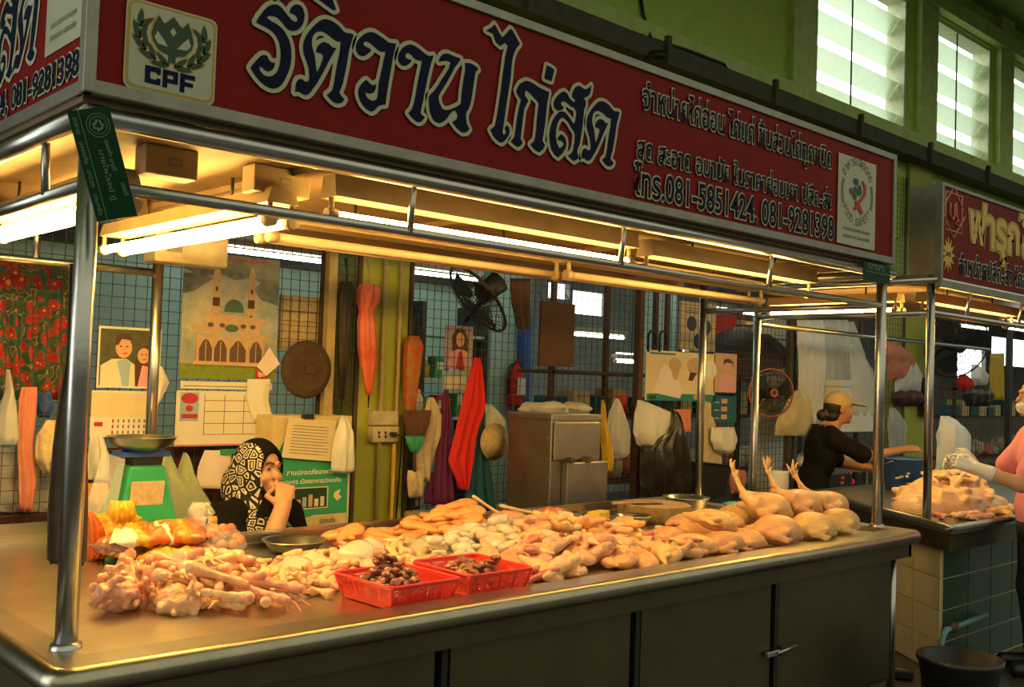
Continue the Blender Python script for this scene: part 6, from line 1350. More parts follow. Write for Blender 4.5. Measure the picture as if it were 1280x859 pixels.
def woman():
    H = atY(325, 587, 1.62); F = (.26, -.96); fz = -H.z
    b = SDF((-.32, -.34, -1.22), (.34, .52, .16), .0075); head(b)
    b.cone((0, -.02, -.07), (0, -.035, -.17), .050, .056, .02)
    b.ell((0, -.05, -.34), (.18, .12, .17), .05).ell((0, -.05, -.56), (.18, .15, .18), .06)
    for sd in (-1, 1):
        b.cone((sd*.15, -.04, -.21), (sd*.06, -.03, -.17), .055, .05, .03)
        b.cone((sd*.09, -.03, -.70), (sd*.11, .36, -.72), .085, .065, .03).cone((sd*.11, .36, -.72), (sd*.11, .34, -1.13), .058, .036, .02).cone((sd*.11, .30, -1.16), (sd*.115, .44, -1.18), .036, .026, .02)
    ra = [(.195, -.04, -.23), (.175, .20, -.405), (.045, .185, -.135)]
    b.chain(ra, [.062, .054, .034], .02)
    hand(b, ra[2], (-.42, -.30, .75), (-.2, -.8, -.2), (.75, -.55, .1), 1.25, .18)
    b.chain([(-.195, -.04, -.23), (-.235, .06, -.50), (-.10, .27, -.58)], [.056, .046, .028], .02); hand(b, (-.10, .27, -.58), (.7, .6, -.15), (0, 0, -1), (.4, -.6, 0), .35, .165)
    d = SDF((-.36, -.36, -1.12), (.38, .44, -.08), .008)
    d.ell((0, -.05, -.33), (.215, .15, .18), .05).ell((0, -.05, -.60), (.21, .18, .20), .06)
    for sd in (-1, 1):
        d.cone((sd*.17, -.04, -.215), (sd*.05, -.03, -.17), .082, .07, .03); d.cone((sd*.09, -.03, -.70), (sd*.115, .36, -.72), .105, .085, .04).cone((sd*.115, .37, -.72), (sd*.115, .35, -1.05), .08, .085, .03)
    d.cone(ra[0], (.178, .155, -.372), .092, .082, .03).cone((-.195, -.04, -.23), (-.235, .05, -.48), .092, .078, .03)
    h = SDF((-.30, -.30, -.52), (.30, .24, .19), .006)
    h.ell((0, -.018, .012), (.097, .118, .122), .02).cone((0, -.02, -.06), (0, -.03, -.20), .092, .115, .04).ell((0, -.02, -.27), (.19, .135, .085), .05).cone((0, .05, -.20), (-.01, .085, -.42), .075, .05, .04).ell((.03, -.10, -.08), (.07, .07, .10), .03)
    h.ell((-.004, .115, -.012), (.068, .105, .094), .006, cut=True)
    t, (bo, dr, hj) = person('seated woman in a black and white headscarf resting her fist on her mouth', H, F, 'skin', [('body', b, 'skin', 0, None), ('black_dress', d, 'blk_cloth', .008, 'black short sleeved dress'), ('headscarf', h, 'blk_cloth', .004, 'black headscarf with a white geometric print')], fz, 1.07)
    me = hj.data; me.materials.append(mesh_pattern('white_on_black_scarf_print'))
    R = V((F[1], -F[0], 0)).normalized(); Fv = V((F[0], F[1], 0)).normalized()
    for p in me.polygons:
        c = (p.center-V((0, 0, H.z)))/1.07; x, y, z = c.dot(R), c.dot(Fv), c.z
        if (x > .05 and y < .07 and z > -.2) or (z < -.19 and y > .0): p.material_index = 1
    g = G(); Fv = V((F[0], F[1], 0)).normalized()
    k = 1.07
    for sd in (-1, 1): g.ell(H+(R*sd*.031+Fv*.0835+V((0, 0, .009)))*k, (.009, .006, .0045), 'hair', None, 2); g.tube([H+(R*sd*.016+Fv*.0975+V((0, 0, .032)))*k, H+(R*sd*.034+Fv*.092+V((0, 0, .037)))*k, H+(R*sd*.05+Fv*.079+V((0, 0, .031)))*k], .0032, 'hair', 6)
    g.tube([H+(R*q+Fv*(.0935-abs(q)*.25)+V((0, 0, -.060)))*k for q in (-.02, 0, .02)], .0022, 'dred', 6)
    g.done('eyes_and_brows', t)
    # stool under her
    x, y = H.x-.02*F[0], H.y+.03; zs = H.z-.86
    s = thing('plastic_stool', 'plastic stool under the seated woman', 'stool', (x, y, 0)); G().lathe([(.001, zs-.03), (.16, zs-.03), (.17, zs-.01), (.16, zs), (.001, zs)], (x, y, 0), 'blue', 20).done('seat', s)
    for sx in (-1, 1):
        for sy in (-1, 1): G().tube([(x+sx*.15, y+sy*.15, 0), (x+sx*.11, y+sy*.11, zs-.02)], .017, 'blue', 8).done('leg', s)
woman()
def vendor():
    H = atY(1050, 511, 1.42); F = (.78, -.62)
    k = 1.0
    b = SDF((-.34, -.62, -H.z-.02), (.36, .68, .16), .0085); head(b)
    hip = -.74
    b.cone((0, -.02, -.07), (0, -.07, -.17), .050, .055, .02); b.ell((0, -.14, -.34), (.155, .10, .17), .05).ell((0, -.20, -.58), (.14, .10, .18), .06).ell((0, -.24, hip), (.15, .11, .10), .05)
    ra = [(.155, -.10, -.225), (.20, .13, -.345), (.17, .42, -.285)]; la = [(-.155, -.10, -.225), (-.20, .08, -.42), (-.06, .30, -.45)]
    for a in (ra, la): b.chain(a, [.052, .042, .028], .02); b.cone(a[0], (a[0][0]*.4, -.09, -.18), .052, .045, .03)
    hand(b, ra[2], (-.03, 1, .12), (-.5, 0, -.85), (-.85, .1, .4), .35, .18); hand(b, la[2], (.3, .9, 0), (0, 0, -1), (.9, -.3, 0), .5, .18)
    for sd in (-1, 1): b.cone((sd*.09, -.24, hip-.04), (sd*.10, -.20, -H.z+.46), .08, .055, .03).cone((sd*.10, -.20, -H.z+.46), (sd*.10, -.24, -H.z+.08), .052, .034, .02).cone((sd*.10, -.26, -H.z+.035), (sd*.11, -.08, -H.z+.028), .034, .025, .015)
    s = SDF((-.36, -.46, -.86), (.36, .26, -.10), .008)
    s.ell((0, -.14, -.34), (.175, .12, .19), .05).ell((0, -.21, -.62), (.165, .125, .21), .06)
    for a in (ra, la): s.cone(a[0], (a[0][0]*.35, -.09, -.185), .07, .06, .03); e = V(a[0]).lerp(V(a[1]), .86); s.cone(a[0], tuple(e), .072, .066, .03)
    p = SDF((-.24, -.48, -H.z+.02), (.24, .0, -.66), .01)
    p.ell((0, -.24, hip), (.165, .125, .10), .05)
    for sd in (-1, 1): p.cone((sd*.09, -.24, hip-.04), (sd*.10, -.20, -H.z+.46), .098, .075, .03).cone((sd*.10, -.20, -H.z+.46), (sd*.10, -.24, -H.z+.10), .075, .065, .02)
    c = SDF((-.14, -.16, -.02), (.14, .26, .17), .005); c.ell((0, -.015, .052), (.088, .108, .080), .01).ell((0, -.02, -.06), (.2, .2, .085), .003, cut=True)
    c.ell((0, .115, .038), (.078, .090, .010), .012, R=rotm(x=-.16))
    h = SDF((-.14, -.24, -.16), (.14, .10, .13), .006); h.ell((0, -.03, .018), (.083, .095, .090), .02).ell((0, -.135, -.055), (.042, .045, .045), .02).ell((0, -.06, -.06), (.066, .05, .05), .02)
    h.ell((0, .09, -.03), (.10, .085, .10), .01, cut=True)
    for sd in (-1, 1): h.ell((sd*.085, .0, -.012), (.022, .028, .036), .006, cut=True)
    t, o = person('vendor in a tan cap and black shirt reaching across the second counter', H, F, 'skin_d', [('body', b, 'skin_d', 0, None), ('black_shirt', s, 'blk_cloth', .01, 'black cotton shirt'), ('trousers', p, 'jean', .006, None), ('cap', c, 'cap', 0, 'tan peaked cap'), ('hair', h, 'hair', .004, None)], 0)
    Fv = V((F[0], F[1], 0)).normalized(); R = V((Fv.y, -Fv.x, 0)); g = G()
    for sd in (-1, 1): g.ell(H+R*sd*.031+Fv*.0835+V((0, 0, .009)), (.007, .006, .004), 'hair', None, 2)
    g.done('eyes', t)
    q = H+R*.14+Fv*.0+V((0, 0, -.5)); g = G()
    for k in range(5): g.box(q+Fv*(rv(-.05, .05))+R*.045+V((0, 0, rv(-.06, .06))), (.012, .03, .02), 'dred', rotm(z=math.atan2(Fv.y, Fv.x), y=rv(0, 3)))
    g.done('shirt_print', t, label='red print on the shirt')
vendor()
def customer():
    H = CC+ray(1296, 497)*5.72; F = (-.62, .78)
    b = SDF((-.36, -.36, -H.z-.02), (.36, .62, .16), .0085); head(b); hip = -.72
    b.cone((0, -.02, -.07), (0, -.035, -.17), .048, .054, .02).ell((0, -.04, -.36), (.155, .10, .17), .05).ell((0, -.04, -.58), (.14, .11, .18), .06).ell((0, -.04, hip), (.16, .12, .10), .05)
    la = [(-.155, -.03, -.235), (-.205, .14, -.475), (-.10, .35, -.40)]; ra = [(.155, -.03, -.235), (.22, .12, -.46), (.10, .36, -.40)]
    for a in (ra, la): b.chain(a, [.052, .042, .028], .02); b.cone(a[0], (a[0][0]*.4, -.03, -.18), .052, .045, .03)
    hd = lambda s, L: (hand(s, la[2], (.15, .9, .3), (.6, .2, -.6), (.4, -.3, .8), .75, L), hand(s, ra[2], (-.25, .9, .2), (-.6, .2, -.6), (-.4, -.3, .8), .75, L))
    hd(b, .165)
    for sd in (-1, 1): b.cone((sd*.09, -.04, hip-.04), (sd*.10, -.02, -H.z+.46), .082, .056, .03).cone((sd*.10, -.02, -H.z+.46), (sd*.10, -.05, -H.z+.08), .052, .034, .02).cone((sd*.10, -.06, -H.z+.035), (sd*.11, .11, -H.z+.028), .034, .025, .015)
    s = SDF((-.36, -.26, -.84), (.36, .26, -.10), .008); s.ell((0, -.04, -.36), (.178, .122, .19), .05).ell((0, -.04, -.62), (.172, .14, .20), .06)
    for a in (ra, la): s.cone(a[0], (a[0][0]*.35, -.03, -.185), .07, .06, .03); s.cone(a[0], tuple(V(a[0]).lerp(V(a[1]), .72)), .074, .068, .03)
    p = SDF((-.24, -.28, -H.z+.02), (.24, .24, -.64), .01); p.ell((0, -.04, hip), (.175, .135, .10), .05)
    for sd in (-1, 1): p.cone((sd*.09, -.04, hip-.04), (sd*.10, -.02, -H.z+.46), .10, .075, .03).cone((sd*.10, -.02, -H.z+.46), (sd*.10, -.05, -H.z+.10), .075, .06, .02)
    sh = SDF((-.2, -.16, -H.z-.01), (.2, .22, -H.z+.16), .007)
    for sd in (-1, 1): sh.cone((sd*.10, -.065, -H.z+.045), (sd*.112, .12, -H.z+.036), .046, .040, .02)
    gl = SDF((-.28, .24, -.54), (.28, .62, -.20), .0055)
    hd(gl, .178)
    for a in (la, ra): gl.cone(a[2], tuple(V(a[2]).lerp(V(a[1]), .35)), .033, .040, .01)
    h = SDF((-.14, -.20, -.20), (.14, .12, .15), .006); h.ell((0, -.025, .025), (.088, .102, .098), .02).ell((0, -.08, -.07), (.075, .06, .08), .02).ell((0, .085, -.03), (.085, .075, .095), .01, cut=True)
    m = SDF((-.10, .0, -.13), (.10, .14, .02), .005); m.ell((0, .045, -.055), (.066, .062, .05), .01).ell((0, .028, -.05), (.062, .062, .06), .003, cut=True)
    person('customer in a pink shirt and thin gloves at the right edge of the photo', H, F, 'skin', [('body', b, 'skin', 0, None), ('pink_shirt', s, 'pink', .008, None), ('trousers', p, 'jean', .006, None), ('shoes', sh, 'black', 0, None), ('gloves', gl, 'glove', .002, 'thin translucent gloves'), ('hair', h, 'hair', .005, None), ('face_mask', m, 'paper', 0, 'white face mask')], 0)
customer()
# ================================================================== SECOND STALL
def second():
    zc = .82; FL, RL = V((4.46, -.20, 0)), V((5.50, 1.30, 0)); XE = 8.6
    t = thing('stall_counter', 'steel topped counter of the second stall with tiled base', 'counter', (6.5, .5, 0))
    P = [(FL.x, FL.y), (XE, FL.y), (XE, RL.y), (RL.x, RL.y)]
    G().prism([(x, y, zc-.03) for x, y in P], (0, 0, .03), 'steel_dull').done('worktop', t)
    G().tube([(XE, FL.y, zc+.004), (FL.x+.02, FL.y, zc+.004), (FL.x, FL.y+.02, zc+.004), (RL.x, RL.y, zc+.004)], .018, 'steel', 10).done('raised_lip', t)
    s = (RL-FL).normalized(); n = V((-s.y, s.x, 0))
    g = G(); a = FL+V((.03, .03, 0)); b = RL+V((.03, -.03, 0))
    g.prism([(a.x, a.y, zc-.13), (XE, a.y, zc-.13), (XE, b.y, zc-.13), (b.x, b.y, zc-.13)], (0, 0, .10), 'cabinet'); g.done('apron', t)
    a = FL+V((.16, .12, 0)); b = RL+V((.10, -.08, 0))
    g = G(); g.prism([(a.x, a.y, 0), (XE, a.y, 0), (XE, b.y, 0), (b.x, b.y, 0)], (0, 0, zc-.13), 'tile_c'); g.done('masonry_base', t)
    g = G()
    for i in range(12):
        for j in range(4):
            x = a.x+.01+i*.31; z = .01+j*.172; g.bb(x, x+.302, a.y-.008, a.y-.001, z, z+.166, 'tile_g', .002)
    g.done('green_tiles', t)
    g = G(); L = (b-a).length; d = (b-a).normalized(); nn = V((-d.y, d.x, 0)); 
    for i in range(6):
        for j in range(4):
            p0 = a+d*(.006+i*.30)+nn*.001; z = .01+j*.172; q = [p0, p0+d*.292, p0+d*.292, p0]; g.prism([(q[0].x, q[0].y, z), (q[1].x, q[1].y, z), (q[1].x, q[1].y, z+.166), (q[0].x, q[0].y, z+.166)], nn*.007, 'tile_c')
    g.done('cream_tiles', t)
    # water pipe on the tiles, black bin below
    A, B = atY(1225, 775, -.13), atY(1178, 810, -.13)
    t = thing('water_pipe', 'pale blue water pipe with a tap on the green tiles', 'pipe', (B.x, -.12, B.z)); x0 = B.x
    G().tube([(A.x+.1, -.125, A.z+.01), (x0+.05, -.125, A.z), (x0, -.125, A.z-.05), (x0, -.125, A.z-.22)], .016, 'pvc', 10).done('pipe_run', t); G().ell((x0+.13, -.13, A.z+.005), (.05, .025, .03), 'rust', None, 2, .3, 4).done('rag_wrapped_valve', t)
    c = atY(1205, 822, -.42); G().lathe([(.001, 0), (.15, 0), (.19, c.z-.03), (.20, c.z-.02), (.20, c.z), (.18, c.z), (.17, .02), (.001, .02)], (c.x, -.40, 0), 'black', 26).done('black_bin', label='black rubber bin standing in front of the green tiles', cat='bin')
    c = atY(1130, 835, .0); q = G().tube([(4.34, .15, .02), (4.33, .16, .25), (4.30, .22, .50)], .012, 'dark', 8); q.box((4.36, .10, .03), (.09, .28, .06), 'black', rotm(z=.5), bev=.015); q.done('floor_squeegee', label='dark squeegee leaning between the two stalls', cat='squeegee')
    # frame
    PL, PRr = V((4.66, .03, 0)), V((4.66, 1.16, 0)); zt = 2.19
    t = thing('stall_canopy', 'tubular steel canopy of the second stall under the faded red sign', 'canopy', (6.5, .5, zc))
    G().tube([(PL.x, PL.y, zc), (PL.x, PL.y, zt)], .023, 'steel', 14).done('post', t); G().tube([(PRr.x, PRr.y, .0), (PRr.x, PRr.y, zt-.1)], .022, 'steel', 14).done('post', t)
    c = atY(1108, 420, 1.75); G().tube([(c.x, 1.35, 0), (c.x, 1.35, zt-.02)], .02, 'steel', 12).done('post', t)
    for a, b in (((PL.x, PL.y, 1.98), (XE, PL.y, 1.98)), ((PL.x, PL.y, 1.975), (PRr.x, PRr.y, 1.975)), ((PL.x, 1.30, 1.95), (XE, 1.30, 1.95)), ((PL.x-.02, -.02, zt-.03), (XE, -.02, zt-.03)), ((PL.x-.02, -.02, zt-.03), (PL.x-.02, 1.3, zt-.03))): G().tube([a, b], .017, 'steel', 12).done('rail', t)
    for x in (5.12, 5.9, 6.7): G().tube([(x, PL.y, 1.98), (x, 0, zt-.03)], .011, 'steel', 8).done('stub', t)
    G().bb(4.64, XE, 0, 1.4, zt-.015, zt+.005, 'roof').done('roof_panel', t)
    # sign
    A = atY(1176, 352, -.03); T = atY(1175, 228, -.03); z0, z1 = A.z, T.z; x0 = A.x
    t = thing('shop_sign', 'faded red sign of the second stall with yellow Thai lettering', 'sign', (6.5, 0, z0))
    yd = atX(1138, 230, x0).y
    G().bb(x0, XE, -.028, .1, z0+.01, z1-.01, 'red2').done('front_panel', t); G().bb(x0-.004, x0+.004, -.02, yd, z0, z1, 'steel_dull').done('end_panel', t)
    g = G(); g.bb(x0-.012, XE, -.036, -.0, z0-.03, z0+.012, 'alu', .003); g.bb(x0-.012, XE, -.036, 0, z1-.012, z1+.008, 'alu', .003); g.bb(x0-.014, x0+.012, -.038, 0, z0-.03, z1+.008, 'alu', .003); g.done('sign_frame', t)
    y = -.0285; g = G(); a = atY(1211, 285, y); b = atY(1281, 300, y)
    write(g, 'ฟารุกไก่สด', (a.x, y, atY(1214, 300, y).z-.10), (1, 0, 0), (0, 0, 1), (b.x-a.x)*1.75, .36, 'yellow', 'gold', .03, .05, .0015); g.done('lettering', t)
    g = G(); a = atY(1198, 335, y); b = atY(1281, 345, y); write(g, 'จำหน่ายปลีก-ส่ง ไก่สด ชิ้นส่วนไก่', (a.x, y, a.z-.035), (1, 0, 0), (0, 0, 1), (b.x-a.x)*1.6, .13, 'navy', 'cream', .022, .05, .0015); g.done('lettering', t)
    g = G(); c = atY(1185, 318, y); pts = []
    for k in range(24):
        a = 2*PI*k/24; r = .105 if k % 2 == 0 else .055; pts.append((c.x+r*.8*math.cos(a), y, c.z+r*math.sin(a)))
    g.prism(pts, (0, -.002, 0), 'yellow'); write(g, 'สด', (c.x-.03, y-.002, c.z-.012), (1, 0, 0), (0, 0, 1), .06, .026, 'dkgreen'); g.done('starburst', t)
    g = G(); c = atY(1192, 266, y)
    for a0 in (0, PI/4):
        q = [(c.x+.15*math.cos(a0+k*PI/2+PI/4), y, c.z+.15*math.sin(a0+k*PI/2+PI/4)) for k in range(4)]
        for k in range(4): g.tube([q[k], q[(k+1) % 4]], .006, 'pinkcloth', 5)
    for pts in (((-.05, .05), (-.055, -.01), (-.02, -.045), (.005, -.02), (.0, .05)), ((.02, .06), (.03, -.01), (.06, -.05)), ((.05, -.03), (.02, -.06), (.07, -.07))): g.tube([(c.x+u, y-.004, c.z+v) for u, v in pts], .006, 'pinkcloth', 5)
    g.done('star_emblem', t)
    fixture('lit tube batten behind the front rail of the second stall', (4.95, .22, 2.07), (6.3, .22, 2.07), True, 1, .045, .06, group='fittings of the second stall')
    fixture('cool white tube at the right edge behind the second stall rail', (6.9, .5, 2.10), (8.2, .5, 2.10), True, 1, .045, .05, group='fittings of the second stall', cool=True)
    fixture('lit twin tube fitting running back in the second stall', (4.95, 1.25, 2.075), (4.95, .35, 2.075), True, group='fittings of the second stall')
    # goods
    me = SDF((4.7, -.2, zc-.03), (6.4, 1.0, zc+.42), .012)
    random.seed(3)
    for k in range(60):
        u = rv(0, 1); a = rv(0, 6.28); r = (1-u)**.6; me.ell((5.35+math.cos(a)*r*.52, .22+math.sin(a)*r*.27, zc+.03+u*.20), (rv(.03, .08), rv(.02, .05), rv(.012, .025)), .012, R=rotm(rv(-.5, .5), rv(-.5, .5), rv(0, 3)))
    me.ell((5.35, .22, zc+.02), (.50, .26, .15), .02)
    mm = me.mesh('shredded_chicken', 'meat_pale', .012, 16); c = V((5.35, .22, zc))
    for v in mm.vertices: v.co = V((v.co.x-c.x, v.co.y-c.y, max(v.co.z, zc+.001)-c.z))
    place('chicken_scraps', mm, loc=c, label='big mound of pale chicken skins and scraps on the second counter', cat='chicken scraps', kind='stuff')
    for k in range(16):
        x, y_ = 4.86+rv(0, .9), rv(-.13, -.02); o = place('chicken_wing', random.choice(TWp), loc=(x, y_, zc+.002), label='pale chicken wing at the front foot of the second counter mound', cat='chicken wing', group='wings on the second counter'); o.rotation_euler = (rv(-.2, .2), rv(-.2, .2), rv(0, 6)); o.scale = (.9,)*3
    for k in range(4):
        o = place('flesh_scrap', TLr[0], loc=(4.80+k*.1, .0+rv(-.05, .08), zc+.004), label='red scrap of flesh at the left foot of the second counter mound', cat='meat scrap', group='red scraps on the second counter'); o.rotation_euler = (0, 0, rv(0, 6)); o.scale = (.6,)*3
    c = atZ(1128, 613, zc); r = .145; t = thing('plastic_bucket', 'blue plastic bucket on the second counter under the outstretched hand', 'bucket', c)
    h = atY(1128, 574, c.y).z-zc; G().lathe([(.001, 0), (r*.8, 0), (r*1.05, h), (r*1.1, h), (r*1.1, h+.012), (r*.98, h+.006), (r*.76, .012), (.001, .012)], c, 'blue', 28).done('bucket_wall', t)
    g = G(); u = (V((CC.x, CC.y, 0))-V((c.x, c.y, 0))).normalized(); s_ = V((-u.y, u.x, 0))
    for k in range(7): g.box(c+u*(r*.95)+s_*rv(-.04, .04)+V((0, 0, h*rv(.35, .65))), (.004, .02, .012), 'signwhite', rotm(z=math.atan2(u.y, u.x)))
    g.done('worn_print', t); G().tube([c+V((r*1.08*math.cos(a), r*1.08*math.sin(a), h-.01-.06*abs(math.sin(a)))) for a in np.linspace(0, PI, 14)], .004, 'steel', 6).done('handle', t)
    c = atZ(1165, 620, zc); t = thing('chopping_block', 'round reddish chopping block behind the second counter mound', 'chopping block', c); G().lathe([(.001, 0), (.17, 0), (.18, .05), (.17, .075)], c, 'bark', 30).done('bark_side', t); G().lathe([(.17, .074), (.001, .078)], c, 'wood', 30).done('cut_face', t)
    c = atZ(1148, 640, zc); G().box((c.x, c.y, zc+.03), (.16, .08, .055), 'sponge', rotm(z=.3), bev=.01).done('sponge', label='yellow sponge on the second counter left of the mound', cat='sponge')
    s = SDF((c.x+.1, .2, zc-.01), (c.x+.6, .9, zc+.5), .009)
    hang('plastic_bag', [(560, 1196, 1206), (585, 1190, 1222), (612, 1186, 1230), (628, 1190, 1226)], .42, 'bag', 'clear bag on the second counter mound under the gloved hands', 'bag', 2, .01, .08)
second()
# ================================================================== BACKGROUND BEHIND THE MESH
def back():
    hang('green_bag', [(430, 1062, 1072), (470, 1064, 1092), (520, 1062, 1094)], 2.0, 'bag', 'clear bag with green print hung right of the vendor', 'bag', 3, .012, .05)
    hang('pink_bag', [(428, 1108, 1118), (450, 1108, 1142), (476, 1110, 1136)], YW-.04, 'pinkcloth', 'translucent pink bag hung left of the far green column', 'bag', 3, .012, .08)
    hang('grey_bag', [(440, 1130, 1134), (470, 1120, 1150), (492, 1118, 1150)], YW-.03, 'bagw', 'grey white bag hung left of the far green column', 'bag', 2, .012, .08)
    hang('maroon_net', [(485, 1118, 1148), (498, 1114, 1156), (508, 1118, 1154)], YW-.02, 'brownwall', 'maroon net of produce under the grey white bag', 'net', 4, .012, .08)
    hang('clear_bag', [(510, 1112, 1118), (530, 1110, 1130), (560, 1112, 1132)], YW-.008, 'bag', 'clear bag hung low left of the far green column', 'bag', 2, .012, .06)
    A, B = atY(1158, 472, YW-.08), atY(1173, 520, YW-.02); t = thing('meter_box', 'grey meter box on the far green column', 'box', ((A.x+B.x)/2, YW-.04, B.z)); G().bb(9.2, 9.5, YW-.09, YW-.001, B.z, A.z, 'dark', .008).done('case', t)
    hang('yellow_towel', [(442, 1238, 1255), (470, 1238, 1256), (500, 1239, 1256)], YW-.05, 'yellow', 'yellow towel hung on the far mesh post at the right', 'towel', 2, .012)
    x = atY(1262, 470, YW).x; G().bb(x-.04, x+.04, YW-.02, YW+.02, 0, 2.9, 'dark').done('mesh_post', label='dark upright post right of the yellow towel', cat='post')
    c = atY(1196, 432, YW-.3); fan(c, (-.5, -.7, -.3), .34, 'dark fan tilted up above the second counter', 'dark', 'dark', YW-.02, .14)
    hang('red_bag', [(468, 1200, 1206), (478, 1196, 1216), (488, 1200, 1214)], YW-.05, 'redcloth', 'small red bag on the far mesh', 'bag', 2, .01, .05)
    hang('white_bag', [(456, 1215, 1222), (470, 1214, 1234), (482, 1218, 1232)], YW-.05, 'bagw', 'small white bag on the far mesh right of the red bag', 'bag', 2, .01, .06)
    hang('dark_net', [(482, 1206, 1236), (495, 1204, 1240), (508, 1208, 1236)], YW-.05, 'bag_black', 'dark net bag under the white bag on the far mesh', 'net', 4, .014, .08)
    hang('white_sack', [(520, 1176, 1186), (545, 1172, 1204), (590, 1170, 1206)], 1.12, 'bagw', 'white sack standing behind the second counter', 'sack', 3, .015, .12)
    A, B = atY(1172, 592, .98), atY(1200, 612, .98); t = thing('teal_crate', 'teal crate under the white sack behind the second counter', 'crate', ((A.x+B.x)/2, 1.1, .82)); G().bb(A.x, B.x, .98, 1.22, .822, A.z, 'teal', .02).done('crate_body', t)
    # shop on the left: door, shelf of goods, extinguisher
    A = atY(436, 345, 4.38); B = atY(450, 480, 4.38)
    G().bb(atY(418, 400, 4.36).x, atY(440, 400, 4.36).x, 4.36, 4.39, 0, atY(430, 455, 4.36).z, 'blue').done('blue_door', label='deep blue door panel of the shop behind the mesh', cat='door')
    y = 3.7; xa, xb = atY(514, 440, y).x, atY(592, 440, y).x
    t = thing('goods_shelf', 'shelf of packets in the shop behind the portrait poster', 'shelf', ((xa+xb)/2, y, 0))
    for z in (.9, 1.22, 1.52, 1.86): G().bb(xa, xb, y-.15, y+.2, z-.02, z, 'cyan').done('shelf_board', t)
    for x in (xa, xb): G().bb(x-.02, x+.02, y-.15, y+.2, 0, 2.1, 'dark').done('upright', t)
    cols = ['yellow', 'photo_blue', 'dred', 'boxgreen', 'paper', 'orange', 'teal', 'yellowbag', 'blue']
    n = 0
    for z in (.9, 1.22, 1.52):
        x = xa+.06
        while x < xb-.08:
            w = rv(.05, .11); h = rv(.13, .24); m = cols[(n*5+int(z*10)) % 9]; n += 1
            g = G()
            if n % 3: g.bb(x, x+w, y-.1, y+.0, z, z+h, m, .006); g.bb(x+w*.2, x+w*.8, y-.1015, y-.1, z+h*.4, z+h*.75, 'paper')
            else: g.lathe([(.001, 0), (w*.45, 0), (w*.45, h*.7), (w*.2, h*.85), (w*.2, h), (.001, h)], (x+w/2, y-.05, z), m, 12)
            g.done('goods_packet' if n % 3 else 'goods_bottle', label='small coloured shop product on the shelf behind the mesh', cat='shop product', group='products on the shop shelf'); x += w+rv(.01, .03)
    p = atY(640, 480, 4.22); t = thing('fire_extinguisher', 'red fire extinguisher on the turquoise wall behind the mesh', 'fire extinguisher', (p.x, 4.18, p.z-.2))
    G().lathe([(.001, 0), (.07, 0), (.075, .03), (.075, .30), (.03, .36), (.02, .40)], (p.x, 4.17, p.z-.20), 'redcloth', 20).done('cylinder', t); G().tube([(p.x, 4.17, p.z+.19), (p.x+.07, 4.17, p.z+.25), (p.x+.10, 4.17, p.z+.29)], .012, 'black', 6).done('lever', t); G().tube([(p.x, 4.17, p.z+.2), (p.x-.10, 4.15, p.z+.15), (p.x-.11, 4.15, p.z-.1)], .014, 'black', 8).done('hose', t); G().bb(p.x-.05, p.x+.05, 4.09, 4.096, p.z-.1, p.z+.06, 'paper').done('instruction_label', t)
    g = G(); a = atY(634, 458, 4.24); b = atY(653, 456, 4.24); g.bb(a.x-.02, b.x+.04, 4.243, 4.249, a.z-.06, a.z+.05, 'cyan'); write(g, '135/4-5', (a.x, 4.242, a.z-.03), (1, 0, 0), (0, 0, 1), b.x-a.x, .055, 'ink'); g.done('number_plate', label='stencilled unit number above the extinguisher', cat='sign')
    G().bb(atY(656, 430, 4.1).x, atY(664, 430, 4.1).x, 4.1, 4.2, 0, 2.1, 'blue').done('blue_post', label='blue painted post right of the fire extinguisher', cat='post')
    # steel racks and clutter in the dark hall behind the right mesh
    for i, (pa, pb, y, z0) in enumerate(((668, 800, 3.4, 0), (812, 985, 3.6, 0), (1000, 1100, 3.2, 0), (1176, 1300, 3.4, 0))):
        xa, xb = atY(pa, 450, y).x, atY(pb, 450, y).x; t = thing('steel_rack', ['slotted steel rack behind the brown board', 'slotted steel rack behind the poultry poster', 'slotted steel rack behind the vendor in the cap', 'slotted steel rack beyond the second counter mound'][i], 'rack', ((xa+xb)/2, y, 0), 'racks in the dark hall')
        for z in (.7, 1.25, 1.62): G().bb(xa, xb, y-.2, y+.2, z-.03, z, 'brown').done('rack_board', t)
        for x in (xa+.02, (xa+xb)/2, xb-.02): G().bb(x-.02, x+.02, y-.2, y-.16, 0, 2.4, 'brown').done('upright', t)
        x = xa+.1; n = 0
        while x < xb-.2:
            for z in (.7, 1.25):
                w, h = rv(.14, .26), rv(.12, .34); n += 1
                if n % 2: g = G().ell((x+w/2, y-.02, z+h*.42), (w*.5, .12, h*.45), ['bagw', 'beige', 'bag_black', 'pinkcloth', 'teal', 'bag'][n % 6], None, 3, .3, 3, n)
                else: g = G().bb(x, x+w*.9, y-.12, y+.1, z, z+h*.8, ['carton', 'foam', 'bluecloth', 'dred'][n % 4], .01)
                g.done('stored_bundle', label='bag or carton stored on a rack in the dark hall', cat='bundle', group='bundles on the racks')
            x += w+.05
    # far hall wall with daylight openings
    def far(y, x0, x1, z1, holes, name, mat='dark'):
        g = G(); xs = sorted({x0, x1}|{h[0] for h in holes}|{h[1] for h in holes}); zs = sorted({0, z1}|{h[2] for h in holes}|{h[3] for h in holes})
        for i in range(len(xs)-1):
            for j in range(len(zs)-1):
                cx, cz = (xs[i]+xs[i+1])/2, (zs[j]+zs[j+1])/2
                if not any(h[0] < cx < h[1] and h[2] < cz < h[3] for h in holes): g.bb(xs[i], xs[i+1], y, y+.1, zs[j], zs[j+1], mat)
        g.done(name, kind='structure')
    Y = 7.0
    def hole(px0, py0, px1, py1): a, b = atY(px0, py0, Y), atY(px1, py1, Y); return (a.x, b.x, b.z, a.z)
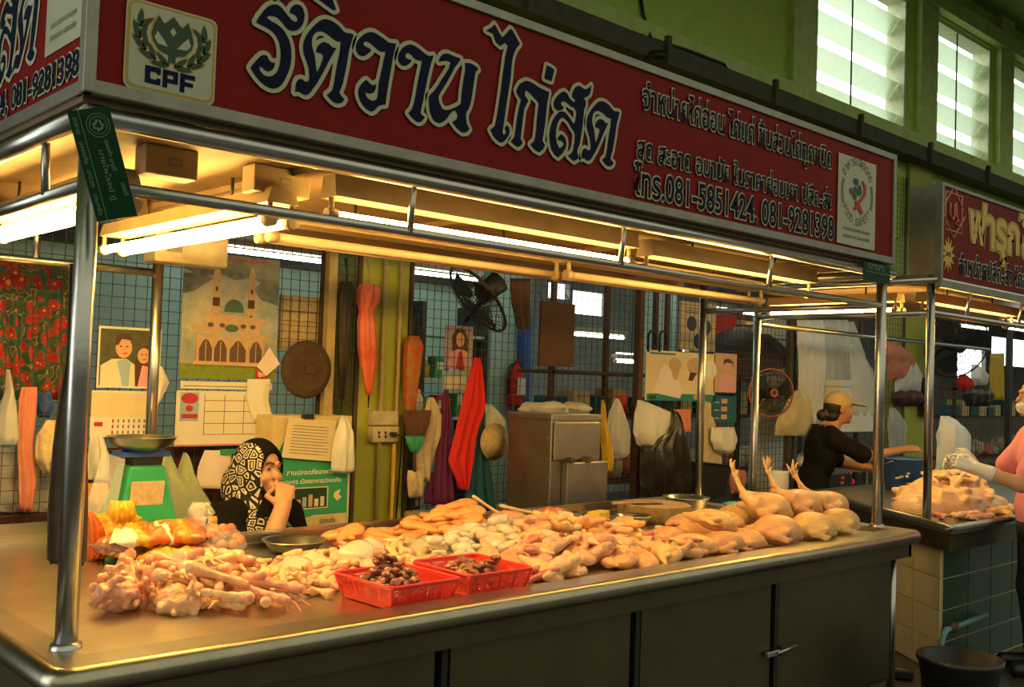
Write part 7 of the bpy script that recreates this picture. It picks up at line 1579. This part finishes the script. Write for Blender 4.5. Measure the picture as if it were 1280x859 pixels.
    far(Y, 3.0, 40, 4.2, [hole(686, 352, 712, 375), hole(716, 362, 758, 396), hole(770, 440, 800, 452), hole(852, 384, 862, 440), hole(1194, 432, 1232, 474), hole(1240, 420, 1290, 460), hole(1212, 484, 1250, 500)], 'wall_far', 'hallwall')
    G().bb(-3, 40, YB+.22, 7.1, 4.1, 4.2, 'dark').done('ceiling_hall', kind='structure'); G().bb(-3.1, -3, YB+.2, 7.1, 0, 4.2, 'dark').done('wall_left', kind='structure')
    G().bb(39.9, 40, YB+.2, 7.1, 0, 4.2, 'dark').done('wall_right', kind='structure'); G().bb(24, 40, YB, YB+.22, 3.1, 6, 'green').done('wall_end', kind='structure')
    G().bb(24, 40, -6, 12, -.1, 0, 'concrete').done('floor_end', kind='structure')
    for px0, px1, py, lab in ((690, 724, 412, 'cool tube in the dark hall behind the brown board'), (768, 806, 448, 'cool tube in the dark hall left of the crook handles'), (880, 925, 382, 'cool tube in the hall above the family photo'), (1200, 1245, 405, 'cool tube in the hall above the yellow towel')):
        a = atY(px0, py, 5.2); fixture(lab, a, V((a.x+1.2, a.y, a.z)), True, 1, group='cool tubes in the far hall', cool=True, tz=-.03, top=4.1)
    for x, y, lab in ((4.3, 3.0, 'added cool fill tube high behind the brown board'), (6.4, 3.0, 'added cool fill tube high behind the poultry poster'), (8.4, 3.0, 'added cool fill tube high behind the white plastic sheets'), (10.6, 3.2, 'added cool fill tube high beyond the yellow towel'), (12.8, 3.2, 'added cool fill tube high at the far right'), (8.2, 4.4, 'added cool fill tube above the racks behind the vendor in the cap'), (11.5, 4.6, 'added cool fill tube beyond the far green column'), (5.6, 4.4, 'added cool fill tube above the rack behind the brown board')): fixture(lab, (x, y, 2.9), (x+1.2, y, 2.9), True, 1, group='cool tubes in the far hall', cool=True, tz=-.03, top=4.1)  # extra tubes added high up to brighten the clutter behind the mesh
    p = Pic((806, 362), (845, 440), 4.6, 'cyan', .02); p.g.bb(p.x0, p.x1, 4.6, 4.62, 0, p.z0, 'cyan'); p.done('pale_panel', 'pale turquoise panel standing in the hall behind the crook handles', 'panel')
    p = Pic((896, 392), (930, 432), 4.2, 'redcloth', .02); p.poly([(.1, .3), (.9, .5), (.9, .6), (.1, .4)], 'paper'); p.g.tube([p.P(.1, 1), V((p.P(.1, 1).x, 4.2, 4.1))], .006, 'black', 5); p.g.tube([p.P(.9, 1), V((p.P(.9, 1).x, 4.2, 4.1))], .006, 'black', 5); p.done('red_banner', 'red banner hanging in the hall behind the family photo', 'banner')
    p = Pic((852, 376), (894, 440), YW+.12, 'beige', .02)
    for u, v in ((.3, .55), (.72, .50), (.5, .2)): p.ell(u, v, .14, .16, 'black')
    for k in range(3): p.rect(.1, .86-.05*k, .6, .88-.05*k, 'ink')
    p.g.bb(p.x0, p.x0+.03, YW+.12, YW+.14, 0, p.z0, 'brown'); p.g.bb(p.x1-.03, p.x1, YW+.12, YW+.14, 0, p.z0, 'brown'); p.done('notice_board', 'beige board with dark round spots standing behind the right rear post', 'board')
    p = Pic((944, 396), (992, 466), YW+.25, 'foam', .03); p.rect(.1, .6, .9, .64, 'ink'); p.g.bb(p.x0, p.x1, YW+.25, YW+.28, 0, p.z0, 'foam'); p.done('pale_panel', 'pale grey panel standing behind the orange rimmed fan', 'panel')
    c = atY(925, 455, YW+.45); t = thing('open_umbrella', 'dark half open umbrella standing behind the mesh left of the fan', 'umbrella', (c.x, c.y, 0))
    G().lathe([(.45, 0), (.40, .10), (.30, .22), (.15, .32), (.001, .36)], (c.x, c.y, c.z-.02), 'umb_dark', 24, axis=(-.3, 0, 1), pleat=.05, np_=8).done('canopy_cloth', t); G().tube([(c.x, c.y, 0), (c.x, c.y, c.z+.2)], .012, 'dark', 8).done('shaft', t)
    A, B = atY(1004, 586, 2.0), atY(1100, 600, 2.0); t = thing('steel_shelf', 'low grey steel shelf behind the vendor in the cap', 'shelf', ((A.x+B.x)/2, 2.05, 0)); G().bb(A.x, B.x, 1.95, 2.2, A.z-.05, A.z, 'steel_dull').done('shelf_board', t)
    for x in (A.x+.05, B.x-.05): G().bb(x-.02, x+.02, 2.1, 2.14, 0, A.z-.05, 'steel_dull').done('leg', t)
    for k in range(6):
        x = A.x+.12+k*(B.x-A.x-.2)/6; g = G().ell((x, 2.07, A.z+.05), (.07, .06, .05), ['bagw', 'foam', 'beige'][k % 3], None, 2, .25, 4, k); g.done('small_bundle', label='small pale bundle on the low shelf behind the vendor', cat='bundle', group='bundles on the low shelf')
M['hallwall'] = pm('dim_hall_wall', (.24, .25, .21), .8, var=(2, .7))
back()
